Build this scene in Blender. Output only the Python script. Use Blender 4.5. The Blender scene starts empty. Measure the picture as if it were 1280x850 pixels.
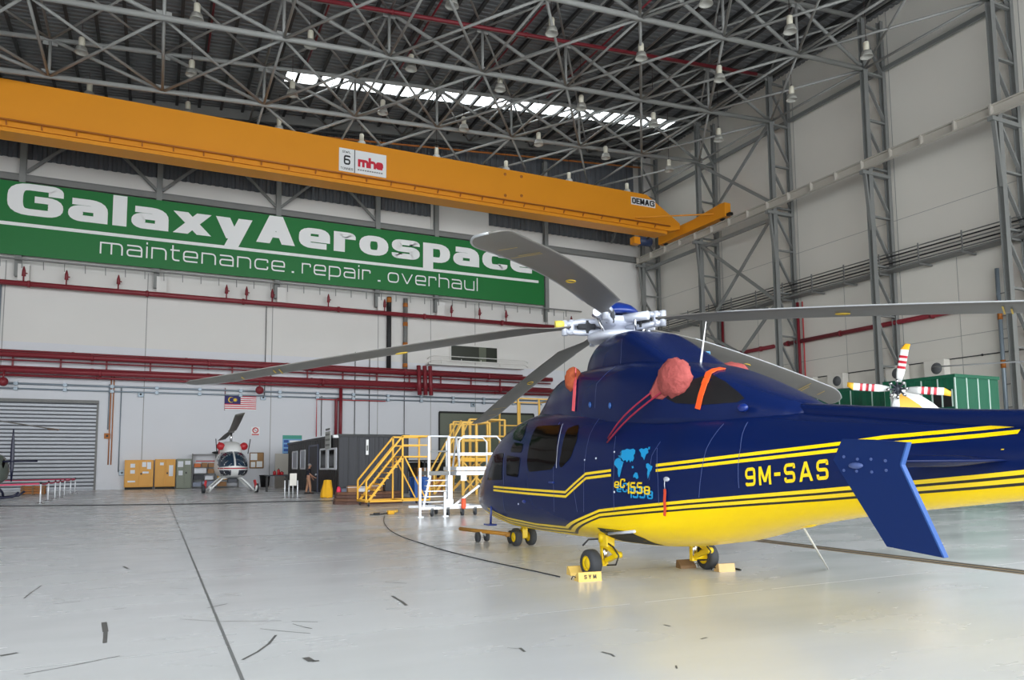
import bpy, bmesh, math, random
from mathutils import Vector, Matrix
from mathutils.bvhtree import BVHTree
from mathutils.geometry import tessellate_polygon

scene = bpy.context.scene
col = scene.collection
R = math.radians
PI = math.pi
random.seed(7)

# ------------------------------------------------------------------ camera, light, exposure
IMG_W, IMG_H = 1280.0, 850.0
FOCAL, PPX, PPY = 929.45, 640.0, 496.356
EYE = Vector((0.0, 0.0, 1.6))
YAW, PITCH, ROLL = R(25.6408), R(5.17457), R(-0.47404)
_f = Vector((math.sin(YAW) * math.cos(PITCH), math.cos(YAW) * math.cos(PITCH), math.sin(PITCH)))
_r0 = Vector((math.cos(YAW), -math.sin(YAW), 0))
_u0 = _r0.cross(_f)
_r = _r0 * math.cos(ROLL) + _u0 * math.sin(ROLL)
_u = -_r0 * math.sin(ROLL) + _u0 * math.cos(ROLL)
cd = bpy.data.cameras.new('camera')
cam = bpy.data.objects.new('camera', cd)
col.objects.link(cam)
cam.matrix_world = Matrix(((_r.x, _u.x, -_f.x, EYE.x), (_r.y, _u.y, -_f.y, EYE.y), (_r.z, _u.z, -_f.z, EYE.z), (0, 0, 0, 1)))
cd.sensor_fit = 'HORIZONTAL'
cd.sensor_width = 36.0
cd.lens = 36.0 * FOCAL / IMG_W
cd.shift_y = (PPY - IMG_H / 2) / IMG_W
cd.clip_start, cd.clip_end = 0.05, 400
scene.camera = cam

scene.view_settings.view_transform = 'Standard'
scene.view_settings.look = 'None'
scene.view_settings.exposure = 0.0
scene.view_settings.gamma = 1.0
scene.view_settings.use_curve_mapping = False

world = bpy.data.worlds.new('world')
scene.world = world
world.use_nodes = True
_bg = world.node_tree.nodes['Background']
_bg.inputs[0].default_value = (0.92, 0.97, 1.0, 1)
_bg.inputs[1].default_value = 6.5

def daylight_opening(name, loc, rot, sx, sy):
    """Tells the renderer where the sky's light enters: a portal, which gives no light of its own."""
    l = bpy.data.lights.new(name, 'AREA')
    l.shape = 'RECTANGLE'
    l.size, l.size_y = sx, sy
    l.cycles.is_portal = True
    o = bpy.data.objects.new(name, l)
    col.objects.link(o)
    o.location, o.rotation_euler = loc, rot
    return o
daylight_opening('front_doorway_daylight', (8, -13.8, 11), (R(90), 0, 0), 70, 22)

# ------------------------------------------------------------------ from the picture to points of the place
def ray(px, py):
    return (_r * ((px - PPX) / FOCAL) + _u * (-(py - PPY) / FOCAL) + _f)
def at_z(px, py, z=0.0):
    d = ray(px, py); return EYE + d * ((z - EYE.z) / d.z)
def at_y(px, py, y):
    d = ray(px, py); return EYE + d * (y / d.y)
def at_x(px, py, x):
    d = ray(px, py); return EYE + d * (x / d.x)
def at_d(px, py, depth):
    return EYE + ray(px, py) * depth

# ------------------------------------------------------------------ materials
def lin(c):
    return tuple(((v / 255) / 12.92 if v <= 10 else (((v / 255) + 0.055) / 1.055) ** 2.4) for v in c)
def mat(name, rgb, rough=0.5, metal=0.0, coat=0.0, noise=0.0, scale=3.0, emit=0.0, spec=0.5, bump=0.0, bscale=40.0):
    m = bpy.data.materials.new(name)
    m.use_nodes = True
    nt = m.node_tree
    b = nt.nodes['Principled BSDF']
    c = lin(rgb) + (1,)
    b.inputs['Base Color'].default_value = c
    b.inputs['Roughness'].default_value = rough
    b.inputs['Metallic'].default_value = metal
    b.inputs['Coat Weight'].default_value = coat
    b.inputs['Coat Roughness'].default_value = 0.05
    b.inputs['Specular IOR Level'].default_value = spec
    tc = nt.nodes.new('ShaderNodeTexCoord')
    if noise > 0:
        n = nt.nodes.new('ShaderNodeTexNoise')
        n.inputs['Scale'].default_value = scale
        n.inputs['Detail'].default_value = 5
        nt.links.new(tc.outputs['Object'], n.inputs['Vector'])
        hsv = nt.nodes.new('ShaderNodeMix'); hsv.data_type = 'RGBA'
        hsv.inputs[6].default_value = tuple(v * (1 - noise) for v in c[:3]) + (1,)
        hsv.inputs[7].default_value = tuple(min(1, v * (1 + noise)) for v in c[:3]) + (1,)
        nt.links.new(n.outputs['Fac'], hsv.inputs[0])
        nt.links.new(hsv.outputs[2], b.inputs['Base Color'])
    if bump > 0:
        n2 = nt.nodes.new('ShaderNodeTexNoise')
        n2.inputs['Scale'].default_value = bscale
        n2.inputs['Detail'].default_value = 4
        nt.links.new(tc.outputs['Object'], n2.inputs['Vector'])
        bp = nt.nodes.new('ShaderNodeBump')
        bp.inputs['Strength'].default_value = bump
        bp.inputs['Distance'].default_value = 0.05
        nt.links.new(n2.outputs['Fac'], bp.inputs['Height'])
        nt.links.new(bp.outputs['Normal'], b.inputs['Normal'])
    if emit > 0:
        b.inputs['Emission Color'].default_value = c
        b.inputs['Emission Strength'].default_value = emit
    return m

M = {}
M['wall'] = mat('white_cladding', (222, 219, 215), 0.6, noise=0.05, scale=0.25)
M['wall_r'] = mat('pale_panel', (224, 219, 210), 0.65, noise=0.06, scale=0.2)
M['wall_low'] = mat('cool_white_wall', (217, 218, 223), 0.6, noise=0.03, scale=0.3)
M['seam'] = mat('panel_seam', (150, 148, 145), 0.7)
M['roof'] = mat('roof_sheet', (112, 113, 114), 0.6, noise=0.1, scale=0.4)
M['louvre'] = mat('dark_cladding', (88, 91, 96), 0.6, noise=0.08, scale=0.5)
M['purlin'] = mat('dark_purlin', (58, 58, 58), 0.7)
M['steel'] = mat('grey_painted_steel', (126, 127, 125), 0.5, noise=0.05, scale=0.8)
M['truss'] = mat('light_grey_tube_steel', (150, 150, 147), 0.5, noise=0.05, scale=0.8)
M['steel_d'] = mat('dull_grey_steel', (118, 118, 116), 0.55, noise=0.06, scale=0.8)
M['rail'] = mat('warm_grey_girder', (186, 180, 170), 0.55, noise=0.05)
M['red'] = mat('fire_main_red', (128, 36, 46), 0.45, noise=0.12, scale=1.5)
M['red_b'] = mat('bright_red', (200, 60, 64), 0.5)
M['orange'] = mat('crane_orange', (228, 146, 24), 0.45, noise=0.04, scale=0.3)
M['orange_d'] = mat('crane_orange_rust', (176, 104, 40), 0.6)
M['green'] = mat('sign_green', (0, 110, 44), 0.5, noise=0.06, scale=0.15)
M['white'] = mat('white_paint', (238, 238, 238), 0.45)
M['black'] = mat('black_paint', (24, 24, 26), 0.5)
M['conduit'] = mat('galvanised_conduit', (140, 152, 162), 0.4, metal=0.3)
M['dark'] = mat('dark_recess', (42, 42, 40), 0.8)
M['rubber'] = mat('tyre_rubber', (56, 58, 62), 0.75, noise=0.1, scale=20)
M['yellow'] = mat('stair_yellow', (236, 176, 40), 0.45, noise=0.04)
M['yellow_p'] = mat('pale_yellow', (230, 180, 76), 0.5)
M['alu'] = mat('white_aluminium', (230, 232, 236), 0.35, metal=0.15)
M['chrome'] = mat('chrome', (205, 205, 208), 0.2, metal=1.0)
M['lampglass'] = mat('lamp_reflector', (186, 184, 176), 0.35)
M['lampbody'] = mat('lamp_housing', (214, 208, 190), 0.5)
M['cord'] = mat('dark_cord', (62, 48, 46), 0.7)
M['cable'] = mat('black_cable', (36, 36, 38), 0.6)

# ------------------------------------------------------------------ mesh building
class MB:
    """Collects shapes and links them as one mesh object."""
    def __init__(self):
        self.v, self.f, self.mi, self.sm = [], [], [], []
    def add(self, vs, fs, m=0, smooth=False):
        o = len(self.v)
        self.v += [Vector(p) for p in vs]
        for f in fs:
            self.f.append([i + o for i in f]); self.mi.append(m); self.sm.append(smooth)
        return self
    def box(self, lo, hi, m=0, bevel=0.0):
        x0, y0, z0 = lo; x1, y1, z1 = hi
        if bevel > 0:
            bm = bmesh.new()
            vs = [bm.verts.new(p) for p in ((x0, y0, z0), (x1, y0, z0), (x1, y1, z0), (x0, y1, z0), (x0, y0, z1), (x1, y0, z1), (x1, y1, z1), (x0, y1, z1))]
            for f in ((0, 3, 2, 1), (4, 5, 6, 7), (0, 1, 5, 4), (1, 2, 6, 5), (2, 3, 7, 6), (3, 0, 4, 7)):
                bm.faces.new([vs[i] for i in f])
            bmesh.ops.bevel(bm, geom=bm.edges[:], offset=bevel, segments=2, affect='EDGES', profile=0.5)
            bm.verts.index_update()
            self.add([v.co.copy() for v in bm.verts], [[v.index for v in f.verts] for f in bm.faces], m)
            bm.free()
            return self
        return self.add(((x0, y0, z0), (x1, y0, z0), (x1, y1, z0), (x0, y1, z0), (x0, y0, z1), (x1, y0, z1), (x1, y1, z1), (x0, y1, z1)),
                        ((0, 3, 2, 1), (4, 5, 6, 7), (0, 1, 5, 4), (1, 2, 6, 5), (2, 3, 7, 6), (3, 0, 4, 7)), m)
    def bar(self, p, q, w, h=None, m=0, up=(0, 0, 1)):
        p, q = Vector(p), Vector(q); h = w if h is None else h
        d = (q - p).normalized(); up = Vector(up)
        if abs(d.dot(up)) > 0.98: up = Vector((1, 0, 0))
        s = d.cross(up).normalized() * (w / 2); t = s.cross(d).normalized() * (h / 2)
        return self.add([p - s - t, p + s - t, p + s + t, p - s + t, q - s - t, q + s - t, q + s + t, q - s + t],
                        ((0, 1, 2, 3), (7, 6, 5, 4), (0, 4, 5, 1), (1, 5, 6, 2), (2, 6, 7, 3), (3, 7, 4, 0)), m)
    def tube(self, pts, r, n=8, m=0, closed=False, smooth=True):
        pts = [Vector(p) for p in pts]
        k = len(pts); rings = []
        rr = r if isinstance(r, (list, tuple)) else [r] * k
        prev = None
        for i, p in enumerate(pts):
            if closed: d = (pts[(i + 1) % k] - pts[i - 1])
            else: d = pts[min(i + 1, k - 1)] - pts[max(i - 1, 0)]
            d.normalize()
            if prev is None:
                a = Vector((0, 0, 1)) if abs(d.z) < 0.9 else Vector((1, 0, 0))
            else: a = prev
            s = d.cross(a).normalized(); t = s.cross(d).normalized(); prev = t
            rings.append([p + s * (rr[i] * math.cos(2 * PI * j / n)) + t * (rr[i] * math.sin(2 * PI * j / n)) for j in range(n)])
        vs = [v for ring in rings for v in ring]
        fs = []
        for i in range(k if closed else k - 1):
            a, b = i * n, ((i + 1) % k) * n
            for j in range(n):
                fs.append((a + j, a + (j + 1) % n, b + (j + 1) % n, b + j))
        self.add(vs, fs, m, smooth)
        if not closed:
            self.add(rings[0], [list(range(n))[::-1]], m); self.add(rings[-1], [list(range(n))], m)
        return self
    def lathe(self, prof, c=(0, 0, 0), axis='z', n=16, m=0, smooth=True, cap=True):
        c = Vector(c); vs = []; k = len(prof)
        for r, h in prof:
            for j in range(n):
                a = 2 * PI * j / n; x, y = r * math.cos(a), r * math.sin(a)
                vs.append(c + Vector({'z': (x, y, h), 'x': (h, x, y), 'y': (y, h, x)}[axis]))
        fs = [(i * n + j, i * n + (j + 1) % n, (i + 1) * n + (j + 1) % n, (i + 1) * n + j) for i in range(k - 1) for j in range(n)]
        self.add(vs, fs, m, smooth)
        if not cap: return self
        if prof[0][0] > 1e-4: self.add(vs[:n], [list(range(n))[::-1]], m)
        if prof[-1][0] > 1e-4: self.add(vs[-n:], [list(range(n))], m)
        return self
    def ball(self, c, r, m=0, n=12, k=8):
        rx, ry, rz = r if isinstance(r, (list, tuple)) else (r, r, r)
        c = Vector(c); vs = []; fs = []
        for i in range(k + 1):
            t = PI * i / k
            for j in range(n):
                a = 2 * PI * j / n
                vs.append(c + Vector((rx * math.sin(t) * math.cos(a), ry * math.sin(t) * math.sin(a), -rz * math.cos(t))))
        for i in range(k):
            for j in range(n):
                fs.append((i * n + j, i * n + (j + 1) % n, (i + 1) * n + (j + 1) % n, (i + 1) * n + j))
        return self.add(vs, fs, m, True)
    def loft(self, rings, m=0, cap=True, smooth=True, closed=True):
        n = len(rings[0]); vs = [p for r_ in rings for p in r_]; fs = []
        for i in range(len(rings) - 1):
            for j in range(n if closed else n - 1):
                fs.append((i * n + j, i * n + (j + 1) % n, (i + 1) * n + (j + 1) % n, (i + 1) * n + j))
        self.add(vs, fs, m, smooth)
        if cap:
            self.add(rings[0], [list(range(n))[::-1]], m, smooth); self.add(rings[-1], [list(range(n))], m, smooth)
        return self
    def prism(self, poly, d, m=0):
        """Polygon (3-D points, planar) pushed along d."""
        d = Vector(d); a = [Vector(p) for p in poly]; n = len(a)
        vs = a + [p + d for p in a]
        tri = tessellate_polygon([a])
        fs = [tuple(t) for t in tri] + [tuple(i + n for i in reversed(t)) for t in tri]
        fs += [(i, (i + 1) % n, (i + 1) % n + n, i + n) for i in range(n)]
        return self.add(vs, fs, m)
    def mesh(self, name, mats, origin=(0, 0, 0)):
        me = bpy.data.meshes.new(name)
        o = Vector(origin)
        me.from_pydata([tuple(p - o) for p in self.v], [], self.f)
        for mm in (mats if isinstance(mats, (list, tuple)) else [mats]): me.materials.append(mm)
        me.polygons.foreach_set('material_index', self.mi)
        me.polygons.foreach_set('use_smooth', self.sm)
        me.update()
        bm = bmesh.new(); bm.from_mesh(me)
        bmesh.ops.remove_doubles(bm, verts=bm.verts[:], dist=1e-5)
        bmesh.ops.recalc_face_normals(bm, faces=bm.faces[:])
        bm.to_mesh(me); bm.free()
        return me
    def build(self, name, mats, parent=None, local=False, sharp=None):
        """local=False: shapes are in place coordinates and are moved under the parent's base."""
        if parent is not None:
            o = Vector((0, 0, 0)) if local else Vector(parent['_o'])
        else:
            xs = [p.x for p in self.v]; ys = [p.y for p in self.v]; zs = [p.z for p in self.v]
            o = Vector(((min(xs) + max(xs)) / 2, (min(ys) + max(ys)) / 2, min(zs)))
        me = self.mesh(name, mats, o)
        ob = bpy.data.objects.new(name, me)
        col.objects.link(ob)
        if parent is not None:
            ob.parent = parent
            ob['_o'] = tuple(Vector(parent['_o'])) if not local else (0.0, 0.0, 0.0)
        else:
            ob.location = o; ob['_o'] = tuple(o)
        if sharp is not None:
            me.set_sharp_from_angle(angle=R(sharp))
        ob['_l'] = 1 if local else 0
        return ob

def tag(o, label=None, cat=None, group=None, kind=None):
    if label: o['label'] = label
    if cat: o['category'] = cat
    if group: o['group'] = group
    if kind: o['kind'] = kind
    return o
def thing(name, label, cat, loc, rz=0.0, group=None):
    o = bpy.data.objects.new(name, None)
    o.empty_display_size = 0.2
    col.objects.link(o)
    o.location = loc; o.rotation_euler = (0, 0, rz)
    o['_o'] = tuple(loc)
    return tag(o, label, cat, group)
def dup(src, loc, rz=None, label=None, sc=None):
    c = src.copy(); col.objects.link(c); c.location = loc
    if rz is not None: c.rotation_euler = (0, 0, rz)
    if sc is not None: c.scale = sc
    if label: c['label'] = label
    for ch in src.children:
        d = ch.copy(); col.objects.link(d); d.parent = c
        for g in ch.children:
            e = g.copy(); col.objects.link(e); e.parent = d
    return c
def struct(mb, name, mats, parent=None):
    o = mb.build(name, mats, parent)
    if parent is None: o['kind'] = 'structure'
    return o

# ------------------------------------------------------------------ stroke lettering
def fillet(pts, r, closed=False, seg=5):
    if r <= 0: return [Vector((p[0], p[1])) for p in pts]
    P = [Vector((p[0], p[1])) for p in pts]; n = len(P); out = []
    for i in range(n):
        if not closed and i in (0, n - 1): out.append(P[i]); continue
        a, b, c = P[i - 1], P[i], P[(i + 1) % n]
        u, v = (a - b), (c - b)
        k = min(r, u.length * 0.49, v.length * 0.49)
        p0, p1 = b + u.normalized() * k, b + v.normalized() * k
        for s in range(seg + 1):
            t = s / seg
            out.append(p0 * (1 - t) ** 2 + b * 2 * t * (1 - t) + p1 * t ** 2)
    return out
def stroke(mb, P, wx, wy, closed, put, m=0):
    n = len(P); L_, R_ = [], []
    for i in range(n):
        a = P[(i - 1) % n] if (closed or i > 0) else None
        c = P[(i + 1) % n] if (closed or i < n - 1) else None
        ds = []
        if a is not None: ds.append((P[i] - a).normalized())
        if c is not None: ds.append((c - P[i]).normalized())
        ns = [Vector((-d.y, d.x)) for d in ds]
        nn = sum(ns, Vector((0, 0))).normalized()
        k = 1.0 / max(0.5, nn.dot(ns[0]))
        off = Vector((nn.x * wx / 2 * k, nn.y * wy / 2 * k))
        L_.append(P[i] + off); R_.append(P[i] - off)
    for i in range(n if closed else n - 1):
        j = (i + 1) % n
        mb.add([put(L_[i]), put(R_[i]), put(R_[j]), put(L_[j])], [(0, 1, 2, 3)], m)
def glyph(ch, wx, wy, wide=1.0):
    """Strokes of a squarish wide letter: (points, radius, closed), and its width. Lower case is 1 high, capitals 1.36."""
    L, B, H, D = wx / 2, wy / 2, 1.36, -0.36
    W = {'i': wx, 'l': wx, '.': wx, '1': .55, 'm': 1.85, 't': .8, 'r': .95, 'A': 1.55, 'G': 1.75, 'M': 1.5, 'W': 1.9, 'x': 1.4, 'y': 1.4, 'v': 1.35, '-': .75, ' ': .4, 'L': 1.1, 'E': 1.2}.get(ch, 1.3) * wide
    if ch in 'il.': W = wx
    r = .36
    T = lambda *p: list(p)
    g = {
     'o': [(T((L, B), (W - L, B), (W - L, 1 - B), (L, 1 - B)), r, True)],
     'a': [(T((wx * .25, 1 - B), (W - L, 1 - B), (W - L, 0)), r, False), (T((W - L, .57), (L, .57), (L, B), (W - L, B)), .26, False)],
     'e': [(T((W - L, .46 - B), (W - L, 1 - B), (L, 1 - B), (L, B), (W - wx * .3, B)), r * .8, False), (T((L, .46), (W - L, .46)), 0, False)],
     'Y': [(T((W / 2, 0), (W / 2, H * .5)), 0, False)],
     'c': [(T((W - L, .68), (W - L, 1 - B), (L, 1 - B), (L, B), (W - L, B), (W - L, .32)), r, False)],
     'r': [(T((L, 0), (L, 1)), 0, False), (T((L, .55), (L, 1 - B), (W - L, 1 - B), (W - L, .66)), .3, False)],
     's': [(T((W - L, .72), (W - L, 1 - B), (L, 1 - B), (L, .5), (W - L, .5), (W - L, B), (L, B), (L, .28)), .22, False)],
     'p': [(T((L, D), (L, 1)), 0, False), (T((L, 1 - B), (W - L, 1 - B), (W - L, B), (L, B)), r, False)],
     'n': [(T((L, 0), (L, 1)), 0, False), (T((L, 1 - B), (W - L, 1 - B), (W - L, 0)), r, False)],
     'm': [(T((L, 0), (L, 1)), 0, False), (T((L, 1 - B), (W - L, 1 - B), (W - L, 0)), r, False), (T((W / 2, 1 - B), (W / 2, 0)), 0, False)],
     'i': [(T((L, 0), (L, 1)), 0, False), (T((L, 1.18), (L, 1.36)), 0, False)],
     'l': [(T((L, 0), (L, H)), 0, False)],
     't': [(T((L + .15, H), (L + .15, B), (W, B)), .3, False), (T((0, 1 - B), (W, 1 - B)), 0, False)],
     'u': [(T((L, 1), (L, B), (W - L, B)), r, False), (T((W - L, 1), (W - L, 0)), 0, False)],
     'h': [(T((L, 0), (L, H)), 0, False), (T((L, 1 - B), (W - L, 1 - B), (W - L, 0)), r, False)],
     '.': [(T((L, 0), (L, wy)), 0, False)],
     '-': [(T((0, H / 2), (W, H / 2)), 0, False)],
     'G': [(T((W - L, H * .66), (W - L, H - B), (L, H - B), (L, B), (W - L, B), (W - L, H * .52), (W * .48, H * .52)), .42, False)],
     'S': [(T((W - L, H * .72), (W - L, H - B), (L, H - B), (L, H * .5), (W - L, H * .5), (W - L, B), (L, B), (L, H * .28)), .28, False)],
     'C': [(T((W - L, H * .68), (W - L, H - B), (L, H - B), (L, B), (W - L, B), (W - L, H * .32)), .36, False)],
     'O': [(T((L, B), (W - L, B), (W - L, H - B), (L, H - B)), .4, True)],
     'D': [(T((L, B), (W - L, B), (W - L, H - B), (L, H - B)), .25, True)],
     'E': [(T((W, H - B), (L, H - B), (L, B), (W, B)), 0, False), (T((L, H / 2), (W * .9, H / 2)), 0, False)],
     'L': [(T((L, H), (L, B), (W, B)), 0, False)],
     'T': [(T((0, H - B), (W, H - B)), 0, False), (T((W / 2, H), (W / 2, 0)), 0, False)],
     'B': [(T((L, B), (W - L, B), (W - L, H - B), (L, H - B)), .25, True), (T((L, H / 2), (W - L, H / 2)), 0, False)],
     'R': [(T((L, 0), (L, H)), 0, False), (T((L, H - B), (W - L, H - B), (W - L, H * .45), (L, H * .45)), .25, False), (T((W * .5, H * .45), (W - L, 0)), 0, False)],
     '1': [(T((W - L, 0), (W - L, H - B), (0, H * .78)), 0, False)],
     '5': [(T((W - L, H - B), (L, H - B), (L, H * .58), (W - L, H * .58), (W - L, B), (L, B), (L, H * .22)), .16, False)],
     '6': [(T((W - L, H * .8), (W - L, H - B), (L, H - B), (L, B), (W - L, B), (W - L, H * .54), (L, H * .54)), .3, False)],
     '9': [(T((W - L, H * .46), (L, H * .46), (L, H - B), (W - L, H - B), (W - L, B), (L, B), (L, H * .2)), .3, False)],
     'N': [(T((L, 0), (L, H)), 0, False), (T((W - L, 0), (W - L, H)), 0, False)],
     'M': [(T((L, 0), (L, H)), 0, False), (T((W - L, 0), (W - L, H)), 0, False)],
    }.get(ch, [])
    quads = []
    k = wx * 1.12
    def dg(x0, y0, x1, y1):   # slanted stroke cut level at both ends
        quads.append([(x0, y0), (x0 + k, y0), (x1 + k, y1), (x1, y1)])
    if ch == 'x': dg(0, 0, W - k, 1); dg(0, 1, W - k, 0)
    if ch == 'y': dg(0, 1, W / 2 - k * .55, .0); dg(W * .24, D, W - k, 1)
    if ch == 'Y': dg(0, H, W / 2 - k / 2, H * .42); dg(W / 2 - k / 2, H * .42, W - k, H)
    if ch == 'v': dg(0, 1, W / 2 - k / 2, 0); dg(W / 2 - k / 2, 0, W - k, 1)
    if ch == 'A': dg(0, 0, W / 2 - k / 2, H); dg(W / 2 - k / 2, H, W - k, 0); quads.append([(W * .22, H * .22), (W * .78, H * .22), (W * .72, H * .22 + wy), (W * .28, H * .22 + wy)])
    if ch == 'N': dg(0, H, W - k, 0)
    if ch == 'M': dg(0, H, W / 2 - k / 2, H * .15); dg(W / 2 - k / 2, H * .15, W - k, H)
    if ch == 'W': dg(0, H, W * .25, 0); dg(W * .25, 0, W / 2 - k / 2, H * .8); dg(W / 2 - k / 2, H * .8, W * .75 - k, 0); dg(W * .75 - k, 0, W - k, H)
    return g, quads, W
def lettering(mb, text, put, wx=.34, wy=.22, gap=.18, wide=1.0, m=0, width=None):
    """put(u, v) maps letter space to the place; u is scaled to the given total width."""
    items = []; x = 0.0
    for ch in text:
        g, q, W = glyph(ch, wx, wy, wide)
        items.append((x, g, q)); x += W + gap
    tot = x - gap
    s = 1.0 if width is None else width / tot
    for x0, g, q in items:
        k = 0
        for pts, r, cl in g:
            stroke(mb, fillet(pts, r, cl), wx, wy, cl, lambda p: put((p.x + x0) * s, p.y, k), m); k += 1
        for qd in q:
            mb.add([put((a + x0) * s, b, k) for a, b in qd], [(0, 1, 2, 3)], m); k += 1
    return tot * s
# ================================================================== THE SETTING
YB, XR = 62.4, 46.7           # back wall and right wall
XL, YF = -32.0, -14.0         # side and front doorways
def roof_z(x): return 34.0 - 0.0875 * (46.7 - x)

# ---- floor: pale painted concrete, worn and glossy
def floor_material():
    m = bpy.data.materials.new('painted_concrete_floor'); m.use_nodes = True
    nt = m.node_tree; b = nt.nodes['Principled BSDF']; N = nt.nodes.new; K = nt.links.new
    tc = N('ShaderNodeTexCoord')
    def noise(scale, detail, sx=1, sy=1, rot=0):
        mp = N('ShaderNodeMapping'); mp.inputs['Scale'].default_value = (sx, sy, 1); mp.inputs['Rotation'].default_value = (0, 0, rot)
        n = N('ShaderNodeTexNoise'); n.inputs['Scale'].default_value = scale; n.inputs['Detail'].default_value = detail
        K(tc.outputs['Object'], mp.inputs[0]); K(mp.outputs[0], n.inputs['Vector']); return n
    def ramp(src, stops):
        r = N('ShaderNodeValToRGB'); e = r.color_ramp.elements
        e[0].position, e[0].color = stops[0][0], stops[0][1] + (1,)
        e[1].position, e[1].color = stops[1][0], stops[1][1] + (1,)
        for p, c in stops[2:]:
            k = e.new(p); k.color = c + (1,)
        K(src, r.inputs[0]); return r
    base = ramp(noise(.12, 4).outputs[0], [(.3, lin((206, 208, 209))), (.7, lin((220, 222, 224)))])
    streak = ramp(noise(.9, 6, .25, 2.4, R(20)).outputs[0], [(.38, (.90, .90, .90)), (.6, (1, 1, 1))])
    mx = N('ShaderNodeMix'); mx.data_type = 'RGBA'; mx.blend_type = 'MULTIPLY'; mx.inputs[0].default_value = .3
    K(base.outputs[0], mx.inputs[6]); K(streak.outputs[0], mx.inputs[7])
    spot = ramp(noise(3.2, 8, 1.4, .55, R(-35)).outputs[0], [(.72, (1, 1, 1)), (.80, (.45, .45, .44))])
    mx2 = N('ShaderNodeMix'); mx2.data_type = 'RGBA'; mx2.blend_type = 'MULTIPLY'; mx2.inputs[0].default_value = .45
    K(mx.outputs[2], mx2.inputs[6]); K(spot.outputs[0], mx2.inputs[7])
    K(mx2.outputs[2], b.inputs['Base Color'])
    rr = ramp(noise(.6, 5, .6, 1.6).outputs[0], [(.3, (.16, .16, .16)), (.7, (.34, .34, .34))])
    K(rr.outputs[0], b.inputs['Roughness'])
    b.inputs['Specular IOR Level'].default_value = .5
    bp = N('ShaderNodeBump'); bp.inputs['Strength'].default_value = .06; bp.inputs['Distance'].default_value = .02
    K(noise(1.1, 3).outputs[0], bp.inputs['Height']); K(bp.outputs[0], b.inputs['Normal'])
    return m
fl = struct(MB().box((XL - 20, YF - 40, -.3), (XR + .5, YB + .4, 0)), 'floor', floor_material())
M['joint'] = mat('floor_joint_dark', (120, 122, 122), .6)
M['joint_l'] = mat('floor_joint_pale', (224, 226, 226), .5)
M['scuff'] = mat('rubber_scuff', (98, 98, 96), .6)
M['brass'] = mat('rusty_track', (150, 128, 96), .5, noise=.25, scale=6)
def strip(mb, x0, y0, x1, y1, w, z=.0015, m=0):
    d = Vector((x1 - x0, y1 - y0, 0)).normalized(); s = Vector((-d.y, d.x, 0)) * w / 2
    a, b = Vector((x0, y0, z)), Vector((x1, y1, z))
    mb.add([a - s, b - s, b + s, a + s], [(0, 1, 2, 3)], m)
mb = MB()
for y in (18.3, 23.8, 29.3, 34.8, 40.3, 45.8, 51.3, 56.8): strip(mb, XL, y, XR, y, .02)
for x in (-24.35, -15.35, -6.5, .65, 20.65, 29.6, 38.6): strip(mb, x, YF, x, YB, .028)
mb.build('floor_joint', M['joint'], fl)
mb = MB()
for y, w in ((7.25, .022), (12.75, .022)):
    x = XL
    while x < XR:
        l = random.uniform(1.2, 4.5); strip(mb, x, y, min(x + l, XR), y, w); x += l + random.uniform(.02, .25)
mb.build('floor_joint', M['joint_l'], fl)
mb = MB()      # rubber scuffs and paint chips with shapes of their own
def scuff(pp, w):
    P = [at_z(x, y) for x, y in pp]
    for i in range(len(P) - 1):
        strip(mb, P[i].x, P[i].y, P[i + 1].x, P[i + 1].y, w * random.uniform(.7, 1.2), .002)
for pp, w in (([(130, 778), (132, 790), (131, 804)], .05), ([(303, 825), (322, 815), (336, 805), (345, 794)], .022), ([(0, 820), (12, 818), (22, 816)], .05),
              ([(30, 748), (40, 740), (52, 732)], .02), ([(382, 822), (390, 827), (399, 826)], .06), ([(225, 774), (275, 777), (352, 776)], .012), ([(325, 786), (352, 789), (388, 792)], .014),
              ([(154, 708), (160, 711)], .05), ([(490, 745), (502, 752), (508, 757)], .05), ([(30, 843), (90, 832), (150, 820)], .018), ([(366, 780), (380, 784), (390, 786)], .016),
              ([(752, 815), (764, 818), (768, 821)], .03), ([(830, 781), (838, 783)], .03), ([(876, 799), (884, 797)], .03), ([(650, 810), (656, 815)], .03), ([(845, 832), (846, 836)], .02)):
    scuff(pp, w)
for k in range(60):
    a = random.uniform(-1.2, 1.2); x, y = random.uniform(-6, 14), random.uniform(4.5, 26)
    l = random.uniform(.05, .35); strip(mb, x, y, x + l * math.cos(a), y + l * math.sin(a), random.uniform(.006, .02), .002)
mb.build('scuff_mark', M['scuff'], fl)
mb = MB()      # door track let into the floor
mb.box((11.06, YF, -.01), (11.5, YB - 8, .004), 0)
mb.box((11.13, YF, 0), (11.2, YB - 8, .012), 1); mb.box((11.36, YF, 0), (11.43, YB - 8, .012), 1)
mb.build('floor_track', [M['brass'], M['scuff']], fl)

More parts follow.
